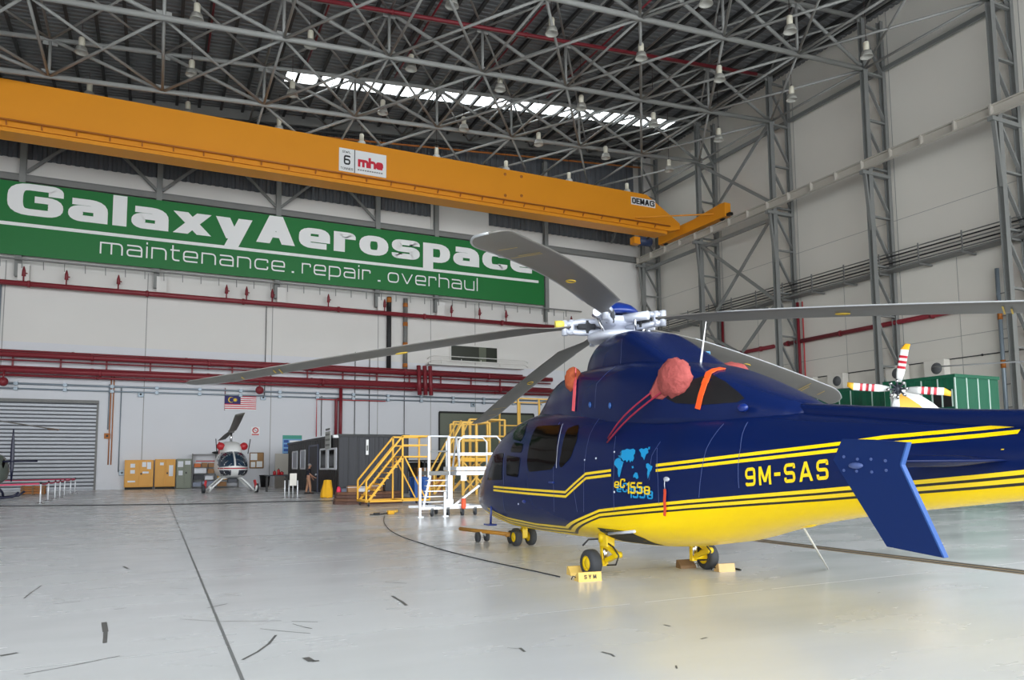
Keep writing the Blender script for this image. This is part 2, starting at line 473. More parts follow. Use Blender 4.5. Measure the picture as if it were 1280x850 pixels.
# ---- back wall: white sheets, dark ribbed cladding above
def ribbed(mb, x0, x1, z0, z1f, y, pitch, depth, m=0, flip=-1):
    """Upright ribs from z0 up to z1f(x), facing -y."""
    n = max(1, int((x1 - x0) / pitch)); p = (x1 - x0) / n; prof = []
    for i in range(n):
        a = x0 + i * p
        prof += [(a, 0), (a + p * .35, 0), (a + p * .5, 1), (a + p * .85, 1)]
    prof.append((x1, 0))
    vs = []
    for x, k in prof:
        yy = y + flip * depth * k
        vs += [(x, yy, z0), (x, yy, z1f(x))]
    mb.add(vs, [(2 * i, 2 * i + 2, 2 * i + 3, 2 * i + 1) for i in range(len(prof) - 1)], m)
wb = MB()
wb.add([(XL, YB, 0), (XR + .3, YB, 0), (XR + .3, YB, 24.2), (XL, YB, 24.2)], [(0, 1, 2, 3)], 0)
wb.add([(XL, YB + .3, 0), (XR + .3, YB + .3, 0), (XR + .3, YB + .3, 35), (XL, YB + .3, 35)], [(0, 1, 2, 3)], 0)
wall_back = struct(wb, 'wall_back', [M['wall']])
mb = MB()
ribbed(mb, XL, 21.9, 24.0, lambda x: roof_z(x) - .1, YB - .02, .6, .1)
ribbed(mb, 21.9, 27.6, 25.4, lambda x: roof_z(x) - .1, YB - .02, .6, .1)
ribbed(mb, 27.6, 44.2, 24.0, lambda x: roof_z(x) - .1, YB - .02, .6, .1)
for x0, x1 in ((XL, 21.9), (27.6, 44.2)):      # dark lower strip with a slot of rails
    for z in (25.2, 26.6, 28.4): mb.box((x0, YB - .25, z), (x1, YB - .13, z + .14), 1)
struct(mb, 'upper_cladding', [M['louvre'], M['steel_d']], wall_back)
mb = MB()
mb.box((21.9, YB - .16, 22.2), (27.6, YB - .02, 25.6), 0)
struct(mb, 'upper_panel', [M['wall']], wall_back)
mb = MB()
mb.add([(XL, YB - .02, 0), (44.2, YB - .02, 0), (44.2, YB - .02, 10.6), (XL, YB - .02, 10.6)], [(0, 1, 2, 3)], 0)
struct(mb, 'lower_panel', [M['wall_low']], wall_back)
mb = MB()
for x in (-10, -.9, 8.3, 17.1, 21.9, 26.2, 35.6): mb.box((x, YB - .03, .1), (x + .05, YB - .021, 16.4), 0)
struct(mb, 'panel_seam', [M['seam']], wall_back)
# upright posts and girts in front of the back wall
for x in (-.3, 8.56, 16.9, 22.3, 33.5, -9.2):
    mb = MB()
    mb.box((x - .2, YB - .62, 15.2), (x + .2, YB - .58, 31)); mb.box((x - .2, YB - .24, 15.2), (x + .2, YB - .2, 31)); mb.box((x - .03, YB - .58, 15.2), (x + .03, YB - .24, 31))
    mb.box((x + .02, YB - .66, 14.9), (x + .72, YB - .03, 16.1), 1)
    o = mb.build('wall_post', [M['steel'], M['wall']])
    tag(o, kind='structure')
mb = MB()
mb.box((XL, YB - .55, 22.2), (44.3, YB - .04, 22.28)); mb.box((XL, YB - .5, 22.28), (44.3, YB - .44, 22.62)); mb.box((XL, YB - .55, 22.62), (44.3, YB - .04, 22.7))
tag(mb.build('wall_girt', M['steel_d']), kind='structure')
for x0, x1 in ((-.3, 8.56), (8.56, 16.9), (-9.2, -.3)):       # slanted stays between the posts
    for a, b in (((x0 + .2, 22.9), (x0 + 4.4, 26.9)), ((x1 - .2, 22.9), (x1 - 4.4, 26.9))):
        mb = MB().bar((a[0], YB - .4, a[1]), (b[0], YB - .4, b[1]), .2, .2)
        tag(mb.build('wall_stay', M['steel']), kind='structure')
# roller door
mb = MB()
prof = []; z = .05
while z < 6.3:
    prof += [(z, 0), (z + .05, .06), (z + .19, .07), (z + .24, .0)]; z += .27
x0, x1 = -12.6, -3.95
vs = []
for zz, k in prof: vs += [(x0, YB - .06 - k, zz), (x1, YB - .06 - k, zz)]
mb.add(vs, [(2 * i, 2 * i + 1, 2 * i + 3, 2 * i + 2) for i in range(len(prof) - 1)], 0)
M['shutter'] = mat('grey_shutter', (186, 189, 196), .45, metal=.1)
M['shutter_d'] = mat('shutter_slot', (58, 60, 64), .6)
rd = struct(mb, 'door_1', [M['shutter']])
mb = MB(); z = .05 + .25
while z < 6.3: mb.box((x0, YB - .1, z - .032), (x1, YB - .058, z + .032)); z += .27
mb.build('slat_gap', M['shutter_d'], rd)
mb = MB()
mb.box((x1, YB - .16, 0), (x1 + .13, YB - .02, 6.42)); mb.box((x0 - .13, YB - .16, 0), (x0, YB - .02, 6.42)); mb.box((x0 - .13, YB - .3, 6.3), (x1 + .13, YB - .02, 6.52))
mb.build('door_frame', M['steel_d'], rd)
# dark green-grey doorway behind the stairs and the high window
a = at_y(549, 515, YB - .1); b = at_y(668, 612, YB - .1)
M['murky'] = mat('murky_glass', (86, 92, 76), .35)
mb = MB(); mb.box((a.x, YB - .1, 0), (b.x, YB - .03, a.z))
dg = struct(mb, 'door_2', [M['murky']])
mb = MB()
for x in (a.x, (a.x + b.x) / 2, b.x): mb.box((x - .07, YB - .14, 0), (x + .07, YB - .1, a.z))
mb.box((a.x, YB - .14, a.z - .1), (b.x, YB - .1, a.z + .08))
mb.build('door_frame', M['dark'], dg)
a = at_y(563, 431, YB - .08); b = at_y(622, 453, YB - .08); zt = at_y(563, 431, YB).z; zb = at_y(563, 451, YB).z
mb = MB(); mb.box((a.x, YB - .09, zb), (b.x, YB - .03, zt)); wn = struct(mb, 'window_1', [mat('dark_glass', (44, 48, 40), .15)])
mb = MB(); c = a.x + (b.x - a.x) * .6
mb.box((c, YB - .11, zb), (c + (b.x - a.x) * .15, YB - .09, zt)); mb.build('window_post', M['murky'], wn)
mb = MB()
for x in (a.x, b.x): mb.box((x - .06, YB - .13, zb - .06), (x + .06, YB - .03, zt + .06))
for z in (zb, zt): mb.box((a.x, YB - .13, z - .06), (b.x, YB - .03, z + .06))
mb.build('window_frame', M['wall'], wn)
mb = MB()                          # little gallery rail under the high window
zr = zb + .05
for k in (0, .4): mb.tube([(a.x - 2.2, YB - .1, zr - .4 + k), (a.x - 2.2, YB - .9, zr - .3 + k), (a.x - 1.6, YB - 1, zr - .2 + k), (b.x + 2.3, YB - 1, zr - .2 + k), (b.x + 2.7, YB - 1, zr - .4 + k)], .035, 6)
for k in range(4): mb.tube([(a.x - 1.2 + k * 1.9, YB - 1, zr - .5), (a.x - 1.2 + k * 1.9, YB - 1, zr)], .03, 6)
mb.box((a.x - 2.4, YB - 1.05, zr - .6), (b.x + 2.3, YB - .05, zr - .48), 0)
tag(mb.build('gallery_rail', M['wall']), 'thin white gallery rail under the small high window', 'railing')
# right wall
mb = MB()
ys = [YF, -10.5, -1.2, 7.8, 16.7, 25.7, 34.6, 43.5, 52.5, YB + .3]
mb.add([(XR, YF, 0), (XR, YB + .3, 0), (XR, YB + .3, 35), (XR, YF, 35)], [(0, 1, 2, 3)], 0)
mb.add([(XR + .3, YF, 0), (XR + .3, YB + .3, 0), (XR + .3, YB + .3, 35), (XR + .3, YF, 35)], [(0, 1, 2, 3)], 0)
wall_right = struct(mb, 'wall_right', [M['wall_r']])
mb = MB()
for y in ys[1:-1]:
    for k in (-.32, .28): mb.box((XR - .012, y + k, 0), (XR - .002, y + k + .04, 34))
for z in (9.6, 18.5): mb.box((XR - .012, YF, z), (XR - .002, YB, z + .03))
for y in (21, 30.2, 39, 48): mb.box((XR - .01, y, .1), (XR - .002, y + .03, 14.8))
struct(mb, 'panel_seam', [M['seam']], wall_right)
# left wall and door lintels: above the doorways
mb = MB()
mb.box((XL - .3, YF, 0), (XL, YB + .3, 30))
struct(mb, 'wall_left', [M['wall']])
struct(MB().box((XL - .3, YF - .3, 22), (XR + .3, YF, 36)), 'wall_front', [M['wall']])
# roof: ribbed dark sheet with a strip of skylight
sky_x0, sky_x1, sky_y0, sky_y1 = 7.9, 43.4, 53.9, 55.9
mb = MB()
def roof_part(x0, x1, y0, y1):
    n = max(2, int((y1 - y0) / .45)); p = (y1 - y0) / n; vs = []; prof = []
    for i in range(n):
        a_ = y0 + i * p; prof += [(a_, 0), (a_ + p * .55, 0), (a_ + p * .65, .09), (a_ + p * .9, .09)]
    prof.append((y1, 0))
    for y, k in prof: vs += [(x0, y, roof_z(x0) + k), (x1, y, roof_z(x1) + k)]
    mb.add(vs, [(2 * i, 2 * i + 1, 2 * i + 3, 2 * i + 2) for i in range(len(prof) - 1)], 0)
roof_part(XL - .3, XR + .3, YF - .3, sky_y0); roof_part(XL - .3, XR + .3, sky_y1, YB + .3)
roof_part(XL - .3, sky_x0, sky_y0, sky_y1); roof_part(sky_x1, XR + .3, sky_y0, sky_y1)
ceil = struct(mb, 'ceiling', [M['roof']])
m = bpy.data.materials.new('frosted_skylight'); m.use_nodes = True; nt = m.node_tree; nt.nodes.clear()
o_ = nt.nodes.new('ShaderNodeOutputMaterial'); t1 = nt.nodes.new('ShaderNodeBsdfTransparent'); t2 = nt.nodes.new('ShaderNodeBsdfTranslucent'); mxs = nt.nodes.new('ShaderNodeMixShader')
t1.inputs[0].default_value = (.9, .95, .95, 1); mxs.inputs[0].default_value = .4
nt.links.new(t1.outputs[0], mxs.inputs[1]); nt.links.new(t2.outputs[0], mxs.inputs[2]); nt.links.new(mxs.outputs[0], o_.inputs[0])
M['skylight'] = m
mb = MB(); mb.add([(sky_x0, sky_y0, roof_z(sky_x0) + .02), (sky_x1, sky_y0, roof_z(sky_x1) + .02), (sky_x1, sky_y1, roof_z(sky_x1) + .02), (sky_x0, sky_y1, roof_z(sky_x0) + .02)], [(0, 1, 2, 3)])
sk = struct(mb, 'window_2', [M['skylight']])
mb = MB(); x = sky_x0
while x <= sky_x1 + .01: mb.bar((x, sky_y0, roof_z(x) - .03), (x, sky_y1, roof_z(x) - .03), .045, .06); x += 1.183
mb.build('glazing_bar', M['purlin'], sk)
# purlins running front to back under the sheets
x = XL + .7; first = None
while x < XR - .3:
    mb = MB()
    mb.box((x - .1, YF + .2, roof_z(x) - .34), (x + .1, YB - .3, roof_z(x) - .30)); mb.box((x - .03, YF + .2, roof_z(x) - .30), (x + .03, YB - .3, roof_z(x) - .02))
    tag(mb.build('roof_purlin', M['purlin'], ceil))
    x += 1.6
# ================================================================== STEEL FRAME
PANEL = 6.4
NX = [44.5 - PANEL * k for k in range(11)]          # truss nodes, right to left
def zb_(x): return 29.3 - .0655 * (44.5 - x)
def zt_(x): return 33.15 - .0935 * (44.5 - x)
TY = {'D': 52.4, 'C': 43.5, 'B': 34.6, 'A': 25.8}
def truss(y, label, x0):
    nx = [x for x in NX if x >= x0]
    t = thing('roof_truss', label, 'roof truss', (nx[0], y, zb_(nx[0])), 0, 'roof trusses')
    a, b = nx[-1] - 1.5, nx[0]
    MB().tube([(a, y, zb_(a)), (b, y, zb_(b))], .17, 8).build('bottom_chord', M['truss'], t)
    MB().tube([(a, y, zt_(a)), (b + .3, y, zt_(b))], .15, 8).build('top_chord', M['truss'], t)
    for i, x in enumerate(nx):
        MB().tube([(x, y, zb_(x)), (x, y, zt_(x))], .1, 8).build('post', M['truss'], t)
        if i: MB().tube([(x, y, zt_(x)), (nx[i - 1], y, zb_(nx[i - 1]))], .12, 8).build('diagonal', M['truss'], t)
    for i, x in enumerate(nx):
        MB().box((x - .4, y - .03, zb_(x) - .05), (x + .4, y + .03, zb_(x) + .4)).build('gusset', M['truss'], t)
        MB().box((x - .4, y - .03, zt_(x) - .4), (x + .4, y + .03, zt_(x) + .05)).build('gusset', M['truss'], t)
    return t
truss(TY['D'], 'grey tubular roof truss deepest in the hall, just in front of the crane girder', -20)
truss(TY['C'], 'grey tubular roof truss with the long red pipe along its top chord', -20)
truss(TY['B'], 'grey tubular roof truss cut by the top edge, third column from the corner', -8)
truss(TY['A'], 'grey roof truss nearest the viewer at the top right corner', 18)
# bracing between the trusses
def bracing(y0, y1, x0, label):
    nx = [x for x in NX if x >= x0]
    t = thing('roof_bracing', label, 'roof bracing', (nx[0], y0, zb_(nx[0])), 0, 'roof bracing between trusses')
    for i, x in enumerate(nx):
        MB().tube([(x, y0, zb_(x)), (x, y1, zb_(x))], .085, 6).build('tie', M['truss'], t)
        MB().tube([(x, y0, zt_(x)), (x, y1, zt_(x))], .08, 6).build('tie', M['truss'], t)
        if i:
            w = nx[i - 1]
            for z_, r_ in ((zb_, .09), (zt_, .075)):
                MB().tube([(x, y0, z_(x)), (w, y1, z_(w))], r_, 6).build('cross_brace', M['truss'], t)
                MB().tube([(w, y0, z_(w) - .02), (x, y1, z_(x) - .02)], r_, 6).build('cross_brace', M['truss'], t)
    return t
bracing(TY['D'], 61.4, 5, 'grey cross bracing between the deepest truss and the back wall')
bracing(TY['C'], TY['D'], -14, 'grey cross bracing between the two deepest trusses')
bracing(TY['B'], TY['C'], 5, 'grey cross bracing between second and third truss from the back')
bracing(TY['A'], TY['B'], 18, 'grey cross bracing at the top right, nearest the viewer')
# fascia beam under the roof along the back wall
mb = MB(); zf = lambda x: roof_z(x) - .5
mb.bar((XL, YB - .9, zf(XL)), (44.5, YB - .9, zf(44.5)), .35, .8, 0); mb.bar((XL, YB - 1.3, zf(XL) - .9), (44.5, YB - 1.3, zf(44.5) - .9), .2, .2, 1)
tag(mb.build('eaves_beam', [M['steel_d'], M['purlin']]), 'long dull grey beam along the top of the back wall', 'beam')
# lattice columns along the right wall
XF, XK = 44.45, 46.4
def column(y, label):
    t = thing('lattice_column', label, 'steel column', (XF, y, 0), 0, 'lattice columns along the right wall')
    for x, nm, top in ((XF, 'front_chord', 33.0), (XK, 'rear_chord', 33.3)):
        mb = MB()
        for s in (-.17, .14): mb.box((x - .2, y + s, 0), (x + (.2 if x < 45 else .12), y + s + .03, top))
        mb.box((x - .02, y - .14, 0), (x + .02, y + .14, top))
        mb.build(nm, M['steel'], t)
    z = 1.1; zs = []
    while z < 33: zs.append(z); z += 3.5
    for i, z in enumerate(zs):
        MB().bar((XF, y, z), (XK, y, z), .2, .12).build('strut', M['steel'], t)
        if i + 1 < len(zs): MB().bar((XF, y + .02, zs[i + 1] - .25), (XK, y + .02, z + .2), .2, .12, 0).build('lacing_bar', M['steel'], t)
    MB().box((XF - .45, y - .35, 0), (XK + .15, y + .35, .06)).build('base_plate', M['steel_d'], t)
    mb = MB().bar((43.95, y - .05, 21.6), (XF - .1, y - .05, 17.6), .22, .16); mb.box((43.6, y - .22, 21.5), (XK, y + .1, 21.75))
    mb.build('rail_bracket', M['steel'], t)
    return t
column(61.4, 'grey lattice column in the far corner behind the crane end')
column(52.5, 'grey lattice column second from the corner, crossed by big X bracing')
column(43.5, 'grey lattice column third from the corner, above the drooping right blade')
column(34.6, 'grey lattice column right of centre, above the red-striped tail rotor')
column(25.75, 'grey lattice column at the right edge beside the red riser pipe')
# X bracing between the two columns next to the corner and long ties
def brace(name, a, b, w, label, group='wall braces between the corner columns'):
    tag(MB().bar(a, b, w, w * .6, 0, (1, 0, 0)).build(name, M['steel']), label, 'brace', group)
Y1, Y2 = 43.7, 52.3
brace('column_brace', (XF, Y1, 29.2), (XF, Y2, 22.6), .24, 'diagonal brace falling from third column to second, above the crane rail')
brace('column_brace', (XF - .1, Y2, 29.0), (XF - .1, Y1, 22.6), .24, 'diagonal brace falling from second column to third, above the crane rail')
brace('column_brace', (XF, Y1, 21.4), (XF, Y2, 13.4), .24, 'diagonal brace falling from third column to second, below the crane rail')
brace('column_brace', (XF - .1, Y2, 21.4), (XF - .1, Y1, 14.6), .24, 'diagonal brace falling from second column to third, below the crane rail')
brace('column_brace', (XF, Y1, 14.2), (XF, 47.6, 10.9), .24, 'short lower brace running down from the third column')
brace('column_brace', (XF, Y2, 13.2), (XF, 48.0, 10.9), .24, 'short lower brace running down from the second column')
for a, b, nm in ((52.5, 61.4, 'far corner'), (43.5, 52.5, 'second and third column'), (34.6, 43.5, 'third and fourth column'), (25.75, 34.6, 'two nearest columns')):
    brace('wall_tie', (XK - .1, a + .2, 29.6), (XK - .1, b - .2, 29.6), .3, 'dull grey wall tie high on right wall, ' + ('by the far corner' if 'far' in nm else 'between the ' + nm), 'wall ties of the right wall')
brace('wall_tie', (XF, Y1, 21.2), (XF, 60.8, 21.2), .3, 'grey tie running just under the crane rail near the corner', None)
# small service platform in the far top corner
t = thing('service_platform', 'small grey service platform with railing in the far top corner', 'platform', (42.0, 59.8, 26.2))
MB().box((40.4, 58.7, 26.2), (44.2, 60.9, 26.35)).build('deck', M['steel_d'], t)
mb = MB()
for z in (26.9, 27.4): mb.tube([(40.4, 60.9, z), (40.4, 58.7, z), (44.2, 58.7, z)], .04, 6)
for x in (40.4, 41.6, 42.8, 44.1): mb.tube([(x, 58.7, 26.3), (x, 58.7, 27.4)], .04, 6)
mb.build('railing', M['steel'], t)
for x in (40.6, 43.9): MB().bar((x, 58.9, 26.2), (x, 61.3, 23.6), .15).build('bracket', M['steel'], t)
# crane rail girder
t = thing('crane_rail', 'long warm grey crane rail girder along the right wall columns', 'crane rail', (43.95, 24, 21.9))
mb = MB(); mb.box((43.8, YF + .5, 21.85), (44.1, 61.6, 21.93)); mb.box((43.8, YF + .5, 22.42), (44.1, 61.6, 22.5)); mb.box((43.99, YF + .5, 21.93), (44.03, 61.6, 22.42)); mb.box((43.92, YF + .5, 22.5), (43.98, 61.6, 22.56), 1)
mb.build('girder', [M['rail'], M['steel_d']], t)
y = 25.75
while y < 61.5:
    MB().box((43.72, y - .06, 21.88), (43.99, y + .06, 22.5)).build('stiffener', M['rail'], t); y += 2.23
# ---- the overhead travelling crane
CY = 54.0
t = thing('overhead_crane', 'huge orange overhead travelling crane spanning the hall under the roof', 'crane', (12, CY, 22.5))
mb = MB()
prof = [(-21, 22.9), (42.2, 22.9), (43.3, 23.2), (43.3, 23.75), (39.6, 25.95), (-21, 25.95)]
mb.prism([(x, CY - .1, z) for x, z in prof], (0, .9, 0), 0)
mb.build('main_girder', M['orange'], t)
mb = MB(); mb.box((-21, CY - .45, 22.45), (41.4, CY + 1.1, 22.62)); mb.box((-21, CY + .1, 22.62), (42.0, CY + .7, 22.92)); mb.box((-21, CY - .42, 22.62), (41.4, CY - .34, 22.72))
mb.build('bottom_flange', M['orange'], t)
mb = MB(); mb.tube([(-21, CY - .36, 23.25), (42, CY - .36, 23.25)], .06, 6)
x = -20.4
while x < 42: mb.bar((x, CY - .36, 23.25), (x, CY - .12, 22.98), .08); x += 1.9
mb.build('festoon_rail', M['orange_d'], t)
mb = MB()
c0, c1 = 48.2, 57.6
prof = [(c0, 22.75), (c0, 23.95), (c0 + .5, 24.0), (52.4, 23.7), (55.6, 23.7), (c1, 23.9), (c1, 22.75)]
mb.prism([(43.6, y, z) for y, z in prof], (.65, 0, 0), 0)
mb.build('end_carriage', M['orange'], t)
for y in (c0 + .7, c1 - .7):
    MB().lathe([(.08, -.12), (.26, -.12), (.26, .12), (.08, .12)], (43.95, y, 22.83), 'x', 16).build('wheel', M['black'], t)
mb = MB(); mb.box((43.75, c0 - .45, 22.75), (44.1, c0, 22.98)); mb.build('buffer', M['black'], t)
mb = MB().bar((38.2, CY - .25, 23.55), (43.6, 49.6, 23.35), .12, .1); mb.build('stay', M['orange'], t)
mb = MB(); 
for x, z in ((25.4, 25.5), (26.9, 25.55), (25.4, 23.7), (26.9, 23.9)): mb.lathe([(.001, 0), (.13, 0), (.13, .03), (.001, .03)], (x, CY - .135, z), 'y', 12)
mb.build('bolt_cap', M['orange_d'], t)
t2 = thing('crane_hoist', 'dark blue hoist motor hanging below the crane girder near the rail', 'hoist', at_y(806, 302, CY + 1.75))
p = Vector(t2['_o'])
MB().lathe([(.1, -.8), (.42, -.7), (.42, .6), (.2, .75)], p, 'x', 14).build('drum', mat('hoist_blue', (40, 54, 86), .5), t2)
MB().box((p.x - 1.4, p.y - .3, p.z - .4), (p.x - .7, p.y + .35, p.z + .25)).build('motor', M['orange'], t2)
MB().bar((p.x, p.y, p.z), (p.x, CY + 1.06, 22.5), .14).build('hanger', M['black'], t2)
# boards on the crane
bd = CY - .16
def on_crane(px, py): return at_y(px, py, bd)
a = on_crane(424, 184); b = on_crane(483, 193); cbot = on_crane(424, 213); cmid = on_crane(443.5, 187)
t3 = thing('crane_board', 'white rectangular board with a red word and the number 6 on the crane', 'sign', (a.x, bd, cbot.z))
zt = a.z; zb2 = cbot.z; H_ = zt - zb2
MB().box((a.x, bd, zb2), (b.x, bd + .05, zt)).build('panel', M['white'], t3)
MB().box((cmid.x - .03, bd - .012, zb2), (cmid.x + .03, bd, zt)).build('divider', M['black'], t3)
def onb(x0, z0, s): return lambda u, v, k=0: (x0 + u * s, bd - .012 - .004 * k, z0 + v * s)
mb = MB(); w0 = cmid.x - a.x
lettering(mb, '6', onb(a.x + w0 * .3, zb2 + H_ * .3, H_ * .30), .3, .24, width=w0 * .42 / (H_ * .30))
lettering(mb, 'SWL', onb(a.x + w0 * .2, zb2 + H_ * .80, H_ * .07), .22, .2, width=w0 * .55 / (H_ * .07))
lettering(mb, 'TONNES', onb(a.x + w0 * .1, zb2 + H_ * .08, H_ * .07), .22, .2, width=w0 * .8 / (H_ * .07))
mb.build('lettering', M['black'], t3)
mb = MB(); w1 = b.x - cmid.x
lettering(mb, 'mhe', onb(cmid.x + w1 * .1, zb2 + H_ * .3, H_ * .33), .42, .36, gap=-.05, width=w1 * .8 / (H_ * .33))
mb.build('lettering', mat('board_red', (206, 40, 62), .5), t3)
mb = MB()
for k in range(11): mb.box((cmid.x + w1 * (.1 + .073 * k), bd - .012, zb2 + H_ * .14), (cmid.x + w1 * (.15 + .073 * k), bd, zb2 + H_ * .19))
mb.build('small_print', M['steel_d'], t3)
a = on_crane(789, 245.5); b = on_crane(819, 251); c = on_crane(789, 255)
t3 = thing('crane_plate', 'small white plate with bold black capitals near the right crane end', 'sign', (a.x, bd, c.z))
MB().box((a.x, bd, c.z), (b.x, bd + .05, a.z)).build('panel', M['white'], t3)
mb = MB(); H_ = a.z - c.z; s = H_ * .56
lettering(mb, 'DEMAG', onb(a.x + .08, c.z + H_ * .13, s), .44, .3, gap=.1, width=(b.x - a.x - .16) / s); mb.build('lettering', M['black'], t3)

# ---- the long green sign
SY = YB - .75
def sg(px, py): return at_y(px, py, SY)
x0, x1 = -12.4, sg(680, 350).x
zt = sg(300, 264).z + 0.03; zb2 = (sg(0, 316).z + sg(620, 376).z) / 2
t = thing('wall_sign', 'very long green sign board with large white lettering on back wall', 'sign', (x0, SY, zb2))
MB().box((x0, SY, zb2), (x1, SY + .12, zt)).build('board', M['green'], t)
def fitline(text, pxl, pyb, pxr, pyr, name, wx, wy, gap, xh):
    a, b = sg(pxl, pyb), sg(pxr, pyr); z = (a.z + b.z) / 2
    mb = MB(); lettering(mb, text, lambda u, v, k: (a.x + u * xh, SY - .03 - .006 * k, z + v * xh), wx, wy, gap, width=(b.x - a.x) / xh)
    mb.build(name, M['white'], t)
cap = sg(40, 232.5).z - sg(40, 272).z
fitline('GalaxyAerospace', 8, 269.5, 668, 340, 'lettering', .48, .28, .16, cap / 1.36)
xh = (sg(133, 308).z - sg(133, 327).z)
fitline('maintenance', 124.5, 317.5, 356, 339.5, 'lettering', .13, .13, .3, xh * .78)
fitline('.', 364.5, 341, 367.5, 341.4, 'lettering', .16, .16, .3, xh * .78)
fitline('repair', 377, 342.5, 463, 350, 'lettering', .13, .13, .3, xh * .78)
fitline('.', 472, 352, 475.5, 352.3, 'lettering', .16, .16, .3, xh * .78)
fitline('overhaul', 484.5, 352.7, 597, 364, 'lettering', .13, .13, .3, xh * .78)
z = sg(300, 311).z; MB().box((x0, SY - .03, z - .12), (sg(673, 352).x, SY, z + .12)).build('rule', M['white'], t)
# ================================================================== THE BLUE AND YELLOW HELICOPTER
HX, HY = 6.62, 9.1
M['navy'] = mat('navy_gloss', (12, 28, 74), .25, spec=.4); M['navy'].node_tree.nodes['Principled BSDF'].inputs['IOR'].default_value = 1.36
M['hyel'] = mat('helicopter_yellow', (252, 214, 0), .3, coat=.4)
M['glass'] = mat('tinted_glass', (15, 13, 12), .08, spec=.08)
M['blade'] = mat('grey_blade', (106, 103, 98), .42, noise=.05, scale=3)
M['blade_e'] = mat('blade_edge', (176, 178, 180), .35, metal=.3)
M['hubm'] = mat('hub_grey', (206, 210, 222), .35, metal=.3)
M['seamn'] = mat('panel_gap', (74, 90, 140), .4)
M['exh'] = mat('heat_stained_panel', (22, 20, 22), .6, spec=.3)
M['cover'] = mat('red_cover_cloth', (166, 78, 74), .8, noise=.12, scale=9, bump=.6, bscale=14)
M['cover_o'] = mat('orange_cover_cloth', (176, 84, 48), .8, noise=.15, scale=10, bump=.5, bscale=18)
M['tape'] = mat('orange_streamer', (250, 92, 30), .6)
M['strap_p'] = mat('pink_strap', (240, 96, 106), .6)
M['cord_r'] = mat('crimson_cord', (150, 30, 60), .6)
M['map'] = mat('cyan_map', (20, 148, 206), .35)
heli = thing('helicopter', 'large navy blue and yellow helicopter with drooping grey blades parked in front', 'helicopter', (HX, HY, 0))

def section(y, zb, zt, hw, zm, nt, nb, n=40, cx=HX):
    P = []
    for j in range(n):
        a = 2 * PI * j / n
        c, s = math.cos(a), math.sin(a)
        e = nt if s >= 0 else nb
        x = hw * math.copysign(abs(c) ** (2 / e), c)
        z = (zt - zm if s >= 0 else zm - zb) * math.copysign(abs(s) ** (2 / e), s)
        P.append(Vector((cx + x, y, zm + z)))
    return P
def spline(st, y):
    """Smooth interpolation of station rows (y first, falling)."""
    for i in range(len(st) - 1):
        if st[i][0] >= y >= st[i + 1][0]:
            a, b = st[i], st[i + 1]; p = st[i - 1] if i else a; q = st[i + 2] if i + 2 < len(st) else b
            h = b[0] - a[0]; t = (y - a[0]) / h; out = []
            for k in range(1, len(a)):
                d = (b[k] - a[k]) / h
                d0 = (a[k] - p[k]) / (a[0] - p[0]) if p is not a else d
                d1 = (q[k] - b[k]) / (q[0] - b[0]) if q is not b else d
                m0 = 0 if d * d0 <= 0 else 2 * d * d0 / (d + d0); m1 = 0 if d * d1 <= 0 else 2 * d * d1 / (d + d1)
                out.append((2 * t ** 3 - 3 * t * t + 1) * a[k] + (t ** 3 - 2 * t * t + t) * h * m0 + (-2 * t ** 3 + 3 * t * t) * b[k] + (t ** 3 - t * t) * h * m1)
            return out
    return list(st[-1][1:])
def lofted(st, step=.12, n=40, cx=HX):
    ys = []; y = st[0][0]
    while y > st[-1][0]: ys.append(y); y -= step
    ys.append(st[-1][0])
    ys = sorted(set([round(v, 4) for v in ys] + [s[0] for s in st]), reverse=True)
    return [section(y, *spline(st, y), n=n, cx=cx) for y in ys]
# y, belly z, top z, half width, widest z, roundness top, roundness below
BODY = [(14.86, .86, .94, .03, .90, 2, 2), (14.78, .74, 1.06, .22, .90, 2, 2), (14.55, .62, 1.26, .42, .90, 2.1, 2.1), (14.2, .53, 1.56, .58, .94, 2.1, 2.2), (13.7, .47, 1.93, .74, 1.0, 2.2, 2.3),
        (13.2, .44, 2.22, .87, 1.06, 2.3, 2.5), (12.6, .42, 2.43, .96, 1.12, 2.4, 2.8), (11.8, .42, 2.53, 1.01, 1.12, 2.6, 3.0), (10.8, .42, 2.55, 1.03, 1.04, 2.8, 2.8), (10.2, .42, 2.54, 1.03, .86, 3.0, 2.2), (9.7, .42, 2.53, 1.03, .78, 3.1, 1.8),
        (8.6, .44, 2.48, 1.02, .78, 3.1, 1.8), (8.0, .49, 2.42, 1.0, .84, 2.9, 1.9), (7.6, .55, 2.38, .97, 1.0, 2.7, 2.2), (7.2, .62, 2.34, .93, 1.3, 2.5, 2.7), (6.5, .80, 2.24, .83, 1.4, 2.4, 2.4), (5.8, .96, 2.14, .70, 1.47, 2.3, 2.3), (5.1, 1.08, 2.06, .57, 1.51, 2.3, 2.2),
        (4.4, 1.18, 1.98, .45, 1.54, 2.3, 2.2), (3.6, 1.29, 1.9, .36, 1.57, 2.2, 2.2), (2.4, 1.44, 1.84, .29, 1.63, 2.2, 2.2), (.9, 1.54, 1.82, .22, 1.68, 2.2, 2.2)]
body_rings = lofted(BODY)
mbody = MB().loft(body_rings)
bm_ = bmesh.new()
_me = mbody.mesh('tmp', []); bm_.from_mesh(_me); body_bvh = BVHTree.FromBMesh(bm_); bm_.free(); bpy.data.meshes.remove(_me)

